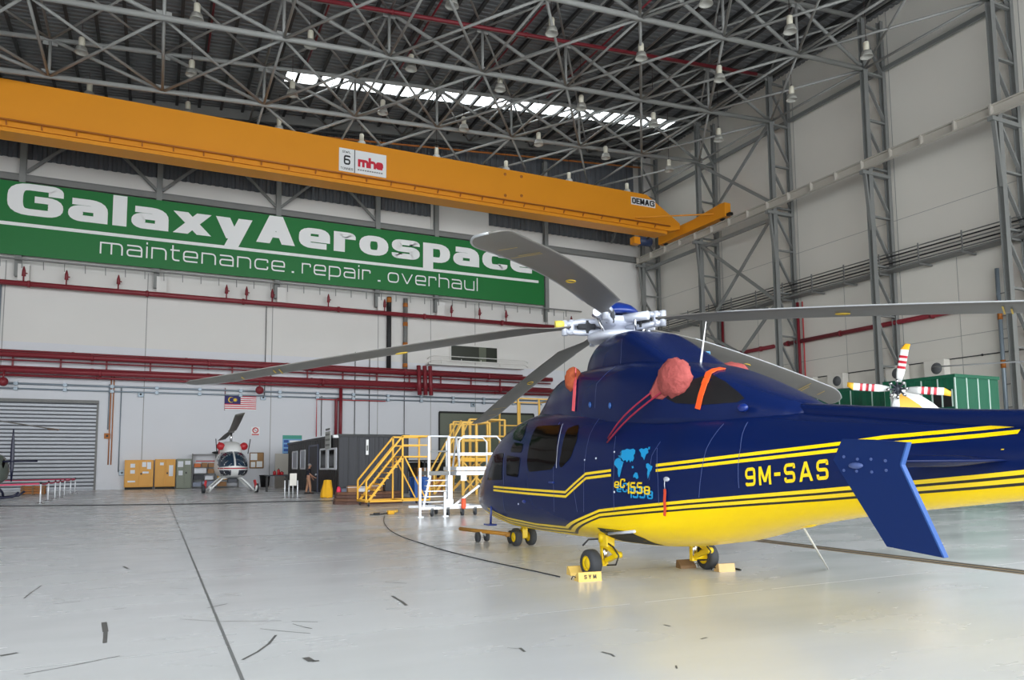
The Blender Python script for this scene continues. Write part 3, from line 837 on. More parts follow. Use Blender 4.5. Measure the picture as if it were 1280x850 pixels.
# paint boundary and stripes as lines of the fuselage side: points found on the skin
def on_body(px, py, bvh=None):
    d = ray(px, py).normalized()
    h = (bvh or body_bvh).ray_cast(EYE, d)
    return h[0] if h[0] is not None else at_x(px, py, HX - .9)
low_px = [(604, 641), (640, 653), (680, 661.5), (721, 666), (750, 646.5), (775, 644), (860, 636.5), (950, 630), (1030, 624.5), (1061, 622), (1147, 615.5), (1230, 609), (1276, 605)]
LOW = [on_body(*p) for p in low_px]
LOW = [(p.y, p.z) for p in LOW]
LOW = [(14.95, LOW[0][1] + .01)] + [p for p in LOW] + [(2.4, 1.56), (.6, 1.68)]
up_px = [(617, 610.5), (660, 614.5), (707, 618), (732.5, 595), (764, 591)]
UPF = [on_body(*p) for p in up_px]; UPF = [(p.y, p.z) for p in UPF]
upr_px = [(820, 585), (860, 580.5), (950, 570), (1047, 559), (1104, 551), (1180, 544.5), (1230, 540), (1278, 535)]
UPR = [on_body(*p) for p in upr_px]; UPR = [(p.y, p.z) for p in UPR]
def paint_material():
    m = bpy.data.materials.new('navy_over_yellow_paint'); m.use_nodes = True
    nt = m.node_tree; b = nt.nodes['Principled BSDF']; N = nt.nodes.new; K = nt.links.new
    tc = N('ShaderNodeTexCoord'); sp = N('ShaderNodeSeparateXYZ'); K(tc.outputs['Object'], sp.inputs[0])
    mr = N('ShaderNodeMapRange'); mr.inputs[1].default_value = .5 - HY; mr.inputs[2].default_value = 15.0 - HY
    K(sp.outputs['Y'], mr.inputs[0])
    fc = N('ShaderNodeFloatCurve'); cu = fc.mapping.curves[0]
    pts = sorted([((y - .5) / 14.5, z / 2.0) for y, z in LOW])
    cu.points[0].location = pts[0]; cu.points[1].location = pts[-1]
    for p in pts[1:-1]: cu.points.new(*p)
    for p in cu.points: p.handle_type = 'VECTOR'
    fc.mapping.update()
    K(mr.outputs[0], fc.inputs['Value'])
    mu = N('ShaderNodeMath'); mu.operation = 'MULTIPLY'; mu.inputs[1].default_value = 2.0; K(fc.outputs[0], mu.inputs[0])
    gt = N('ShaderNodeMath'); gt.operation = 'GREATER_THAN'; K(sp.outputs['Z'], gt.inputs[0]); K(mu.outputs[0], gt.inputs[1])
    mx = N('ShaderNodeMix'); mx.data_type = 'RGBA'
    mx.inputs[6].default_value = lin((252, 214, 0)) + (1,); mx.inputs[7].default_value = lin((12, 28, 74)) + (1,)
    K(gt.outputs[0], mx.inputs[0]); K(mx.outputs[2], b.inputs['Base Color'])
    b.inputs['Roughness'].default_value = .22; b.inputs['IOR'].default_value = 1.36; b.inputs['Specular IOR Level'].default_value = .4; b.inputs['Coat Weight'].default_value = .0; b.inputs['Coat Roughness'].default_value = .05
    return m
M['paint'] = paint_material()
fus = mbody.build('fuselage', M['paint'], heli)

# decals: outlines in (y, z), cut into small pieces and laid on the skin from the side
def side_patch(polys, bvh=None, side=-1, off=.004, step=.06):
    bvh = bvh or body_bvh
    bm = bmesh.new()
    for P in polys:
        vs = [bm.verts.new((0, p[0], p[1])) for p in P]
        try: bm.faces.new(vs)
        except ValueError: pass
    bmesh.ops.triangulate(bm, faces=bm.faces[:])
    ys = [v.co.y for v in bm.verts]; zs = [v.co.z for v in bm.verts]
    for ax, lo, hi in ((1, min(ys), max(ys)), (2, min(zs), max(zs))):
        k = math.floor(lo / step) * step + step
        while k < hi:
            co = [0, 0, 0]; co[ax] = k; no = [0, 0, 0]; no[ax] = 1
            bmesh.ops.bisect_plane(bm, geom=bm.verts[:] + bm.edges[:] + bm.faces[:], plane_co=co, plane_no=no); k += step
    vs = []; bm.verts.index_update()
    for v in bm.verts:
        h = bvh.ray_cast(Vector((HX + side * 4, v.co.y, v.co.z)), Vector((-side, 0, 0)))
        if h[0] is None:
            h = bvh.find_nearest(Vector((HX + side * 1.0, v.co.y, v.co.z)))
        nrm = h[1]
        if nrm.x * side < 0: nrm = -nrm
        vs.append(h[0] + nrm * off)
    fs = [[v.index for v in f.verts] for f in bm.faces]
    bm.free()
    return vs, fs
def band(P, w, d=0.0):
    """Quads along a (y, z) line, width w, moved by d across it."""
    P = [Vector(p) for p in P]; n = len(P); A, B = [], []
    for i in range(n):
        ds = []
        if i: ds.append((P[i] - P[i - 1]).normalized())
        if i < n - 1: ds.append((P[i + 1] - P[i]).normalized())
        ns = [Vector((d_.y, -d_.x)) for d_ in ds]; nn = sum(ns, Vector((0, 0))).normalized(); k = 1 / max(.5, nn.dot(ns[0]))
        A.append(P[i] + nn * k * (d + w / 2)); B.append(P[i] + nn * k * (d - w / 2))
    return [[A[i], B[i], B[i + 1], A[i + 1]] for i in range(n - 1)]
def decal(name, polys, m, off=.004, sides=(-1, 1), bvh=None, parent=None, step=.06):
    for s in sides:
        vs, fs = side_patch(polys, bvh, s, off, step); o = MB().add(vs, fs, 0, True).build(name, m, parent or heli)
    return o
M['ink'] = mat('stripe_black', (30, 26, 22), .35)
sgn = 1 if band([(14, 1), (13, 1)], .02, .1)[0][0].y > 1 else -1    # +d is upward
LOW2 = [p for p in LOW if p[0] < 14.5]
for d, w, nm, m in ((.0, .024, 'black_stripe', M['ink']), (.030, .036, 'yellow_stripe', M['hyel']), (.060, .024, 'black_stripe', M['ink']), (.090, .036, 'yellow_stripe', M['hyel'])):
    decal(nm, band(LOW2, w, sgn * d), m)
for P in (UPF, UPR):
    decal('yellow_stripe', band(P, .036, sgn * .032), M['hyel']); decal('yellow_stripe', band(P, .036, -sgn * .032), M['hyel'])

# upper deck: sloping gearbox and engine cowling, mast fairing, drive shaft cover
COWL = [(12.35, 2.2, 2.54, .22, 2.3, 2.2, 2), (11.9, 2.1, 2.78, .34, 2.3, 2.4, 2), (11.45, 2.0, 3.0, .46, 2.3, 2.8, 2), (11.1, 1.9, 3.08, .54, 2.25, 3.2, 2), (10.7, 1.9, 3.1, .60, 2.2, 4.0, 2), (10.2, 1.9, 3.1, .68, 2.2, 5.0, 2), (9.3, 1.9, 3.09, .76, 2.2, 5.2, 2),
        (8.6, 1.9, 3.06, .80, 2.2, 5.0, 2), (8.0, 1.9, 2.98, .80, 2.2, 4.2, 2), (7.5, 1.9, 2.86, .75, 2.18, 3.8, 2), (7.0, 1.9, 2.68, .66, 2.14, 3.6, 2), (6.5, 1.9, 2.47, .52, 2.1, 3.4, 2), (6.1, 1.9, 2.30, .36, 2.06, 3, 2), (5.95, 1.85, 2.2, .26, 2.0, 3, 2)]
mcowl = MB().loft(lofted(COWL)); _me = mcowl.mesh('tmp', []); bm_ = bmesh.new(); bm_.from_mesh(_me); cowl_bvh = BVHTree.FromBMesh(bm_); bm_.free(); bpy.data.meshes.remove(_me)
mcowl.build('engine_cowling', M['navy'], heli)
MAST = [(10.62, 2.9, 3.06, .10, 3.0, 2.6, 2), (10.45, 2.8, 3.24, .24, 2.98, 3.0, 2), (10.2, 2.7, 3.42, .36, 2.95, 3.4, 2), (9.8, 2.7, 3.53, .47, 2.95, 4.2, 2), (9.3, 2.7, 3.57, .53, 2.95, 5.2, 2), (8.9, 2.7, 3.54, .56, 2.95, 6.0, 2), (8.8, 2.7, 3.49, .56, 2.95, 6.5, 2), (8.5, 2.6, 3.32, .56, 2.85, 6.5, 2), (8.1, 2.5, 3.08, .55, 2.7, 6.5, 2), (7.8, 2.4, 2.9, .53, 2.6, 6, 2), (7.5, 2.3, 2.6, .48, 2.4, 4, 2)]
mmast = MB().loft(lofted(MAST)); _me = mmast.mesh('tmp', []); bm_ = bmesh.new(); bm_.from_mesh(_me); mast_bvh = BVHTree.FromBMesh(bm_); bm_.free(); bpy.data.meshes.remove(_me)
mmast.build('mast_fairing', M['navy'], heli, sharp=32)
SPINE = [(7.3, 2.1, 2.42, .24, 2.25, 3.5, 3), (6.3, 2.02, 2.29, .22, 2.17, 3.5, 3), (5.0, 1.9, 2.14, .21, 2.04, 3.5, 3), (3.8, 1.8, 2.03, .2, 1.93, 3.5, 3), (2.2, 1.75, 1.95, .18, 1.87, 3.5, 3), (1.2, 1.73, 1.91, .16, 1.86, 3.5, 3)]
MB().loft(lofted(SPINE, .3, 24)).build('drive_shaft_cover', M['navy'], heli)
# fin with the shrouded tail rotor, behind the picture's edge
mb = MB(); ring_o, ring_i = [], []
cyy, czz = -.35, 1.95
mb.loft([[Vector((HX + .14 * math.copysign(abs(math.cos(a)) ** .6, math.cos(a)), cyy + (.62 if math.sin(a) < 0 else .86) * math.cos(t) if False else cyy + (.74 + .14 * math.sin(a)) * math.cos(t), czz + (.74 + .14 * math.sin(a)) * math.sin(t))) for a in [2 * PI * j / 12 for j in range(12)]] for t in [2 * PI * i / 32 for i in range(33)]], cap=False)
mb.prism([(HX - .08, .2, 2.55), (HX - .08, -.75, 2.6), (HX - .08, -1.25, 3.9), (HX - .08, -.75, 3.9)], (.16, 0, 0))
mb.prism([(HX - .16, 1.1, 1.5), (HX - .16, .3, 1.3), (HX - .16, .35, 2.5), (HX - .16, 1.1, 1.95)], (.32, 0, 0))
mb.build('tail_fin', M['navy'], heli)
mb = MB()
mb.lathe([(.02, -.1), (.16, -.1), (.16, .1), (.02, .1)], (HX, cyy, czz), 'x', 16)
for k in range(10):
    a = 2 * PI * k / 10
    mb.bar((HX, cyy + .12 * math.cos(a), czz + .12 * math.sin(a)), (HX, cyy + .66 * math.cos(a), czz + .66 * math.sin(a)), .1, .03, 0, (1, .6, 0))
mb.build('tail_rotor', M['hubm'], heli)
# tailplane and its end plates
ty0, ty1 = 4.36, 3.72; tz = 1.60; tx = 1.62
def foil(c0, c1, z, t=.05, n=8):
    return [(c0 + (c1 - c0) * u, z + t * (1 if k == 0 else -1) * math.sin(PI * min(1, u ** .6)) ) for k, us in ((0, [i / n for i in range(n + 1)]), (1, [i / n for i in range(n - 1, 0, -1)])) for u in us]
MB().loft([[Vector((x, y, z)) for y, z in foil(ty0, ty1, tz)] for x in (HX - tx, HX + tx)]).build('tailplane', M['navy'], heli)
ep_px = [(1055, 548.5), (1092, 549.5), (1135, 553), (1127, 581), (1181, 697), (1111, 683), (1044, 575)]
EPX = HX - tx
EP = [at_x(x, y, EPX) for x, y in ep_px]
for s in (-1, 1):
    mb = MB(); x0 = HX + s * tx - .022
    mb.prism([(x0, p.y, p.z) for p in EP], (.044, 0, 0))
    o = mb.build('end_plate', mat('end_plate_navy', (14, 38, 90), .4, spec=.25) if s < 0 else M['navy'], heli)
    if s < 0:
        mb = MB()
        c = at_x(1073, 582, EPX)
        for px, py in ((1055, 571), (1072, 574), (1089, 574), (1107, 576), (1055, 588), (1071, 589), (1090, 590), (1108, 588)):
            q = at_x(px, py, EPX - .022); mb.lathe([(.012, -.006), (.012, .001)], q, 'x', 8)
        mb.ball((EPX - .03, c.y, c.z), (.02, .07, .025)); mb.build('rivet', M['seamn'], o)
        mb = MB()
        a, b, c = EP[2], EP[3], EP[4]
        for p, q in ((a, b), (b, c)): mb.bar((EPX, p.y - .008, p.z), (EPX, q.y - .008, q.z), .046, .012, 0, (0, 1, 0))
        mb.build('trailing_edge', mat('edge_blue', (44, 84, 150), .45), o)

# windows: dark tinted panes set in the skin
def pxpoly(pp, bvh=None):
    return [(lambda p: (p.y, p.z))(on_body(x, y, bvh)) for x, y in pp]
def rounded(poly, r, seg=4): return [(p.x, p.y) for p in fillet(poly, r, True, seg)]
win1 = [(671, 533), (702, 531), (696, 577), (690, 587), (661, 590), (659, 580)]
win2 = [(709, 536), (725, 530), (722, 550), (714, 572), (702, 585), (699, 582), (703, 560)]
win3 = [(645, 536), (661, 527), (657, 541), (652, 552), (641, 549)]
win4 = [(634, 569), (651, 572), (648, 597), (633, 594)]
win5 = [(615, 568), (630, 566), (628, 600), (609, 600)]
win6 = [(642, 553), (655, 555), (652, 566), (638, 565)]
frame_px = dict(cabin_window=win1, rear_window=win2, roof_window=win3, door_window=win4, nose_window=win5, quarter_window=win6)
for nm, pp in frame_px.items():
    decal(nm, [rounded(pxpoly(pp), .07)], M['glass'], .006)
mb = MB()                                   # windscreens: two panes across the nose
for s in (-1, 1):
    bm = bmesh.new(); vs = []
    P = [(s * .04, 1.42), (s * .62, 1.42), (s * .66, 1.75), (s * .56, 2.2), (s * .04, 2.34)]
    bm.faces.new([bm.verts.new((HX + x, 0, z)) for x, z in P])
    for ax, no in ((0, (1, 0, 0)), (2, (0, 0, 1))):
        for k in range(-20, 80):
            q = (k * .05 + (HX if ax == 0 else 0)); co = [0, 0, 0]; co[ax] = q
            bmesh.ops.bisect_plane(bm, geom=bm.verts[:] + bm.edges[:] + bm.faces[:], plane_co=co, plane_no=no)
    bm.verts.index_update()
    for v in bm.verts:
        h = body_bvh.ray_cast(Vector((v.co.x, 17, v.co.z)), Vector((0, -1, 0))); vs.append(h[0] + h[1] * (.006 if h[1].y > 0 else -.006))
    mb.add(vs, [[v.index for v in f.verts] for f in bm.faces], 0, True); bm.free()
mb.build('windscreen', M['glass'], heli)
# door gaps and panel lines
for pp in ([(700, 528), (694, 560), (692, 600), (693, 640)], [(631, 566), (630, 600), (632, 640)], [(752, 520), (737, 545), (731, 580), (730, 612), (730, 640)], [(770, 545), (768, 580), (768, 640)], [(822, 560), (823, 600), (824, 630)],
           [(905, 530), (884, 560), (876, 600), (874, 622)], [(935, 528), (926, 560), (924, 610)], [(716, 603), (722, 640)], [(826, 552), (815, 570), (812, 600)]):
    P = pxpoly(pp); decal('panel_line', band(P, .008), M['seamn'], .005, (-1,))
P = pxpoly([(704, 530), (700, 545), (697, 565), (696, 585)]); decal('door_edge', band(P, .016), M['hubm'], .008, (-1,))
def cowl_line(pp, bvh):
    P = pxpoly(pp, bvh); decal('panel_line', band(P, .008), M['seamn'], .005, (-1,), bvh)
cowl_line([(752, 458), (746, 480), (744, 510)], cowl_bvh)
cowl_line([(778, 424), (777, 440), (776, 455)], mast_bvh)
# world map and lettering
def at_px(pp): return [pxpoly(p) for p in pp]
maps = [[(768.5, 577), (770, 574), (773, 572.5), (776, 573), (777, 576), (780, 577.5), (778.5, 581), (777, 585), (776.5, 590), (775, 596), (773.8, 596.5), (772.5, 592), (772.5, 586), (770, 583), (768, 580.5)],
        [(774, 571.5), (773, 569.5), (776, 569), (775.5, 565.5), (778, 563), (781, 562.5), (784, 561), (788, 562), (792, 560.8), (794.5, 563), (794, 567), (792.5, 569), (793, 573), (791, 577), (789.5, 576), (788, 578.5), (786.5, 574.5), (784, 578), (782, 575), (779.5, 576.5), (777, 572.5)],
        [(790, 583), (792, 582.5), (792.5, 585), (790.5, 585.5)],
        [(792, 594), (794.5, 590.5), (797, 591), (798, 594.5), (798.5, 597), (796.5, 599), (794, 596.5), (792, 597)],
        [(799, 562.5), (802, 560.5), (805, 561.5), (808, 560), (810.5, 561), (809.5, 564), (811, 566), (808, 568), (806.5, 571), (805.5, 575.5), (804, 572), (802, 570.5), (801.5, 566.5)], [(810.5, 559), (813, 558.5), (812.5, 562), (811, 562)],
        [(808, 580), (810.5, 579), (813, 581.5), (816, 583), (815, 587), (812.5, 591), (811, 596), (810, 598.5), (809.3, 592), (810, 587), (808, 584)]]
for m_ in maps: decal('map_decal', at_px([m_]), M['map'], .005, (-1,), step=.05)
def writing(name, text, pl, pr, m, capz, wx, wy, off, gap=.3, down=0.0, right=0.0, vary=None):
    """Letters along the line from pixel pl to pixel pr (feet of the letters), read from the near side."""
    a, b = on_body(*pl), on_body(*pr)
    polys = []
    class T:
        def add(self, vs, fs, m=0, smooth=False): polys.append([(p[0], p[1]) for p in vs])
    ln = (Vector((b.y, b.z)) - Vector((a.y, a.z))); w = ln.length; e = ln.normalized(); nrm = Vector((0, 1))
    s = capz / 1.36
    lettering(T(), text, lambda u, v, k: tuple(Vector((a.y, a.z)) + e * (u * s + right) + nrm * (v * s - down)), wx, wy, gap, width=w / s)
    mb = MB()
    for k, pl_ in enumerate(polys):
        vs, fs = side_patch([pl_], None, -1, off + .0012 * (k % 3), .08); mb.add(vs, fs, 0, True)
    return mb.build(name, m, heli)
M['shadow_blue'] = M['map']
def hz(px, y0, y1): return on_body(px, y0).z - on_body(px, y1).z
for d, r_, m, nm, of in ((.055, .05, M['map'], 'letter_shade', .006), (0, 0, M['hyel'], 'lettering', .011)):
    writing(nm, 'eC', (768.5, 610), (782, 610), m, hz(775, 598.5, 610), .34, .2, of, .2, d, r_)
    writing(nm, '155', (784.5, 617), (804, 617.5), m, hz(795, 602.5, 617), .32, .22, of, .2, d, r_)
    writing(nm, 'B', (806, 618), (813.5, 618.5), m, hz(810, 608, 618.5), .34, .24, of, .2, d, r_)
writing('lettering', '9M-SAS', (933, 608), (1037, 599), M['hyel'], hz(985, 579.5, 603.5), .27, .24, .008, .42)
# ---- rotor head and blades
HUB = Vector((HX, 9.92, 3.84))
M['navy_d'] = mat('dark_blue_cap', (16, 44, 120), .3, coat=.3)
MB().lathe([(.02, .33), (.14, .32), (.27, .27), (.36, .19), (.38, .14), (.30, .12)], HUB, 'z', 24).build('hub_cap', M['navy_d'], heli)
MB().lathe([(.2, -.4), (.2, -.06), (.34, -.05), (.36, .0), (.36, .06), (.2, .1)], HUB, 'z', 20).build('rotor_mast', M['hubm'], heli)
MB().lathe([(.3, -.30), (.44, -.28), (.46, -.22), (.44, -.17), (.28, -.16)], HUB, 'z', 20).build('swash_plate', M['hubm'], heli)
# direction, tip height, root height, droop curve, pitch
blades = [(9.3, 2.94, 3.80, 1.3, 20), (85.2, 2.62, 3.74, 1.2, 8), (161, 2.80, 3.78, 1.15, -5), (-134.0, 3.36, 3.88, 2.2, -3), (-63, 3.28, 3.83, 1.3, 8)]
RB = 6.5
M['bmark'] = mat('blade_mark_yellow', (206, 172, 60), .5)
def blade_frame(az, ztip, r):
    ztip, zroot, pw = ztip
    a = R(az); e = Vector((math.cos(a), math.sin(a), 0)); t = Vector((math.sin(a), -math.cos(a), 0))   # t towards the leading edge
    z = zroot - (zroot - ztip) * max(0, (r - .6) / (RB - .6)) ** pw
    return HUB + e * r + Vector((0, 0, z - HUB.z)), e, t
def chord(r):
    if r < 1.5: lead, trail = .09 + (.13 - .09) * (r - .9) / .6, -.09 - (.35 - .09) * max(0, (r - 1.0) / .5) ** 1.2
    else: lead, trail = .13, -.35
    if r > 5.75:
        u = (r - 5.75) / (RB - 5.75); lead -= .24 * u ** 2.2; trail += .0 - .03 * u
        if u > .93: lead -= (u - .93) * 1.4; trail += (u - .93) * 1.0
    return lead, trail
for bi, (az, z1_, z0_, pw_, pitch) in enumerate(blades):
    zt = (z1_, z0_, pw_)
    rs = [.74, .82, .9, 1.0, 1.1, 1.2, 1.3, 1.4, 1.5] + [1.5 + .25 * k for k in range(1, 17)] + [5.65, 5.75, 5.85, 5.95, 6.05, 6.15, 6.25, 6.35, 6.42, 6.47, RB]
    rings, edge = [], []
    for r in rs:
        p, e, t = blade_frame(az, zt, r); ld, tr = chord(r); th = .035 if r < 5.9 else .035 - .022 * (r - 5.9) / .6
        tw = R(pitch * min(1, (r - .5) / 1.2)); up = Vector((0, 0, 1)); tt = t * math.cos(tw) + up * math.sin(tw); uu = up * math.cos(tw) - t * math.sin(tw)
        ring = []
        for k in range(14):
            a = 2 * PI * k / 14; u = .5 + .5 * math.cos(a); x = tr + (ld - tr) * u
            h = th * 1.9 * math.sqrt(max(0, 1 - u)) * (u + .12) if 0 < u < 1 else 0
            ring.append(p + tt * x + uu * (h * .9 if math.sin(a) >= 0 else -h * .7))
        rings.append(ring)
        if r > 1.6: edge.append(p + tt * (ld - .004))
    bl = MB().loft(rings).build('rotor_blade', M['blade'], heli)
    MB().tube(edge, .011, 6).build('leading_edge', M['blade_e'], bl)
    def mk(r, x0, x1, w):
        p, e, t = blade_frame(az, zt, r); p2 = blade_frame(az, zt, r + .1)[0]; d = (p2 - p).normalized()
        tw = R(pitch * min(1, (r - .5) / 1.2)); tt = t * math.cos(tw) + Vector((0, 0, 1)) * math.sin(tw); n = tt.cross(d).normalized()
        if n.z > 0: n = -n
        q = p + n * .036
        return [q + tt * x0 - d * w / 2, q + tt * x1 - d * w / 2, q + tt * x1 + d * w / 2, q + tt * x0 + d * w / 2]
    mb = MB()
    for r, x0, x1, w in ((5.2, -.27, .04, .02), (5.28, -.27, -.06, .02), (5.75, -.2, -.02, .02)): mb.add(mk(r, x0, x1, w), [(0, 1, 2, 3)])
    p, e, t = blade_frame(az, zt, 3.4); d = (blade_frame(az, zt, 3.5)[0] - p).normalized()
    c = [p - Vector((0, 0, .05)) + t * (-.1 + .05 * math.sin(a)) + d * (.09 * math.cos(a)) for a in [2 * PI * k / 16 for k in range(16)]]
    mb.tube(c, .009, 5, 0, True)
    mb.build('blade_mark', M['bmark'], bl)
    # sleeve arms of the hub for this blade
    p0, e, t = blade_frame(az, zt, .2); p1, _, _ = blade_frame(az, zt, .84)
    mb = MB()
    for k in (-.075, .085):
        mb.tube([p0 + Vector((0, 0, k)), p0 * .45 + p1 * .55 + Vector((0, 0, k * 1.1)), p1 + Vector((0, 0, k * .7))], [.05, .052, .042], 10)
    for r in (.72, .83):
        q, _, _ = blade_frame(az, zt, r); mb.lathe([(.05, -.12), (.05, .12)], q, 'z', 10)
    mb.build('blade_sleeve', M['hubm'], heli)
    q, _, _ = blade_frame(az, zt, .46)
    mb = MB().tube([q + t * .16 - e * .22 + Vector((0, 0, .04)), q + t * .16 + e * .2 + Vector((0, 0, .04))], .07, 12)
    mb.build('damper', M['hubm'], heli)
    mb = MB().tube([q - e * .12 + t * .0, q + e * .16], .06, 10); mb.box((q.x - .05, q.y - .05, q.z - .11), (q.x + .05, q.y + .05, q.z + .10), 0, .01); mb.build('elastomer', M['rubber'], heli)
    q2 = HUB + e * .4 + Vector((0, 0, -.22))
    MB().tube([q2 + t * .1, q + t * .2], .022, 8).build('pitch_link', M['chrome'], heli)
MB().tube([HUB + Vector((-.80, .28, -.03)), HUB + Vector((-.93, .325, -.035))], .07, 10).build('sleeve_band', mat('band_yellow', (236, 214, 90), .5), heli)

# ---- landing gear
def wheel(name, c, r, w, parent, hubm):
    o = MB().lathe([(r * .55, -w * .5), (r * .84, -w * .5), (r * .97, -w * .36), (r, -w * .15), (r, w * .15), (r * .97, w * .36), (r * .84, w * .5), (r * .55, w * .5)], c, 'x', 28, cap=False).build(name, M['rubber'], parent)
    mb = MB().lathe([(.01, -w * .40), (r * .30, -w * .44), (r * .34, -w * .34), (r * .5, -w * .34), (r * .57, -w * .47), (r * .57, w * .47), (r * .5, w * .34), (r * .3, w * .42), (.01, w * .4)], c, 'x', 24)
    for k in range(6):
        a = 2 * PI * k / 6; mb.lathe([(.008, -w * .46), (.012, -w * .36)], (c[0], c[1] + r * .42 * math.cos(a), c[2] + r * .42 * math.sin(a)), 'x', 8)
    mb.build('wheel_hub', hubm, o)
    return o
M['ylw_gear'] = mat('gear_yellow', (244, 206, 10), .35, coat=.2)
def main_gear(wx, sx, y, side):
    wheel('main_wheel', (wx, y, .195), .195, .17, heli, M['ylw_gear'])
    mb = MB().tube([(sx, y, .95), (sx, y, .40)], [.075, .07], 14)
    mb.tube([(sx, y - .01, .62), (sx, y - .01, .48)], .092, 14); mb.box((sx - .07, y - .17, .42), (sx + .07, y + .02, .60), 0, .015)
    mb.box((sx - .05, y - .02, .14), (sx + .05, y + .05, .40), 0, .01)
    o = mb.build('main_leg', M['ylw_gear'], heli)
    MB().tube([(sx, y, .42), (sx, y, .22)], .045, 12).build('piston', M['chrome'], o)
    MB().tube([(sx, y, .2), (wx, y, .195)], .05, 10).build('axle', M['ylw_gear'], o)
    mb = MB().bar((sx, y - .06, .44), (sx, y - .34, .33), .07, .06); mb.bar((sx, y - .34, .33), (sx, y - .05, .22), .07, .06); mb.lathe([(.045, -.05), (.045, .05)], (sx, y - .34, .33), 'x', 10)
    mb.build('torque_link', M['ylw_gear'], o)
    MB().tube([(sx - .03 * side, y - .05, .5), (sx - .05, y - .3, .44), (sx - .05, y - .44, .33), (sx - .05, y - .36, .2), (sx - .05, y - .14, .17)], .012, 6).build('brake_hose', M['cable'], o)
    MB().tube([(sx, y + .05, .52), (sx - .12 * side, y + .24, .50), (wx, y + .22, .42)], .014, 6).build('brake_hose', M['cable'], o)
main_gear(5.64, 5.87, 9.2, 1); main_gear(7.58, 7.33, 9.02, -1)
for s, sx, y in ((-1, 5.87, 9.2), (1, 7.33, 9.02)):        # wheel bay's shade as a dark patch on the skin, with the strut
    x0 = HX + s * .80
    vs, fs = side_patch([[(9.0, .50), (8.25, .50), (8.15, .62), (8.25, .71), (9.0, .71)]], None, s, .004, .06)
    bay = MB().add(vs, fs).build('wheel_bay_shade', M['dark'], heli)
    p0, p1 = body_bvh.find_nearest(Vector((HX + s * 1.0, 8.8, .5)))[0], body_bvh.find_nearest(Vector((HX + s * 1.0, 8.1, .66)))[0]
    MB().tube([p0 + Vector((s * .03, 0, 0)), p1 + Vector((s * .03, 0, 0))], .02, 8).build('door_strut', M['hubm'], bay)
nw = []
for x in (6.48, 6.80): wheel('nose_wheel', (x, 13.36, .175), .175, .13, heli, M['ylw_gear'])
mb = MB().tube([(6.64, 13.3, .7), (6.64, 13.34, .3)], .06, 12); mb.tube([(6.48, 13.36, .175), (6.8, 13.36, .175)], .04, 10); mb.box((6.58, 13.28, .15), (6.70, 13.4, .34), 0, .01)
mb.build('nose_leg', M['ylw_gear'], heli)
# boarding step, pitot, antennas, rails
p = on_body(617, 640)
p = Vector((p.x - .05, p.y, p.z))
mb = MB().tube([p + Vector((.15, 0, .1)), p + Vector((0, 0, .1)), p + Vector((-.01, 0, -.22))], .022, 8); mb.box((p.x - .1, p.y - .13, p.z - .245), (p.x + .06, p.y + .13, p.z - .215), 0, .006)
mb.build('boarding_step', M['navy_d'], heli)
a = at_x(876, 452, HX); b = at_x(882.5, 402, HX)
MB().tube([(a.x, a.y, a.z - .25), a, b], [.016, .014, .006], 8).build('whip_antenna', M['white'], heli)
a = at_x(850, 455, HX + .1); mb = MB(); c = at_x(891, 452, HX + .5)
mb.tube([(a.x, a.y, 2.95), (a.x, a.y, 3.2), (a.x + .5, a.y - .05, 3.2), (a.x + .5, a.y - .05, 2.9)], .014, 6); mb.build('cowl_handrail', mat('pale_blue_rail', (96, 160, 204), .4), heli)
# exhaust side panel on the near and far nacelle
ex = pxpoly([(832, 497), (850, 489), (868, 474), (890, 468), (908, 478), (924, 491), (931, 498), (922, 503), (880, 506), (845, 504)], cowl_bvh)
decal('exhaust_panel', [ex], M['exh'], .006, (-1, 1), cowl_bvh)
for px, py in ((738, 506), (763, 507)):
    h = on_body(px, py, cowl_bvh); MB().ball((h.x - .01, h.y, h.z), (.02, .03, .045)).build('latch', bpy.data.materials.get('latch_blue') or mat('latch_blue', (40, 84, 150), .3), heli)
for px, py in ((731, 575), (745, 573), (648, 630), (768, 565), (768, 615)):
    h = on_body(px, py); MB().ball((h.x, h.y, h.z), (.012, .016, .016), n=8, k=6).build('filler_cap', M['hubm'], heli)
h = on_body(690, 603); MB().box((h.x - .03, h.y - .07, h.z - .015), (h.x + .02, h.y + .07, h.z + .015), 0, .006).build('door_handle', M['navy_d'], heli)
h = on_body(655, 627); MB().ball((h.x, h.y, h.z), (.015, .07, .03)).build('door_handle', M['navy_d'], heli)
h = on_body(833, 599); MB().ball((h.x, h.y, h.z), (.015, .06, .03)).build('static_port', M['hubm'], heli)
h = on_body(880, 512, cowl_bvh); MB().ball((h.x + .05, h.y - .6, h.z - .02), (.04, .08, .05)).build('drain_scoop', M['navy_d'], heli)
# belly lamp fairing and tie-down
b = at_x(1003, 655, HX); MB().ball((HX, b.y + .1, b.z + .02), (.1, .32, .07)).build('belly_fairing', M['hyel'], heli)

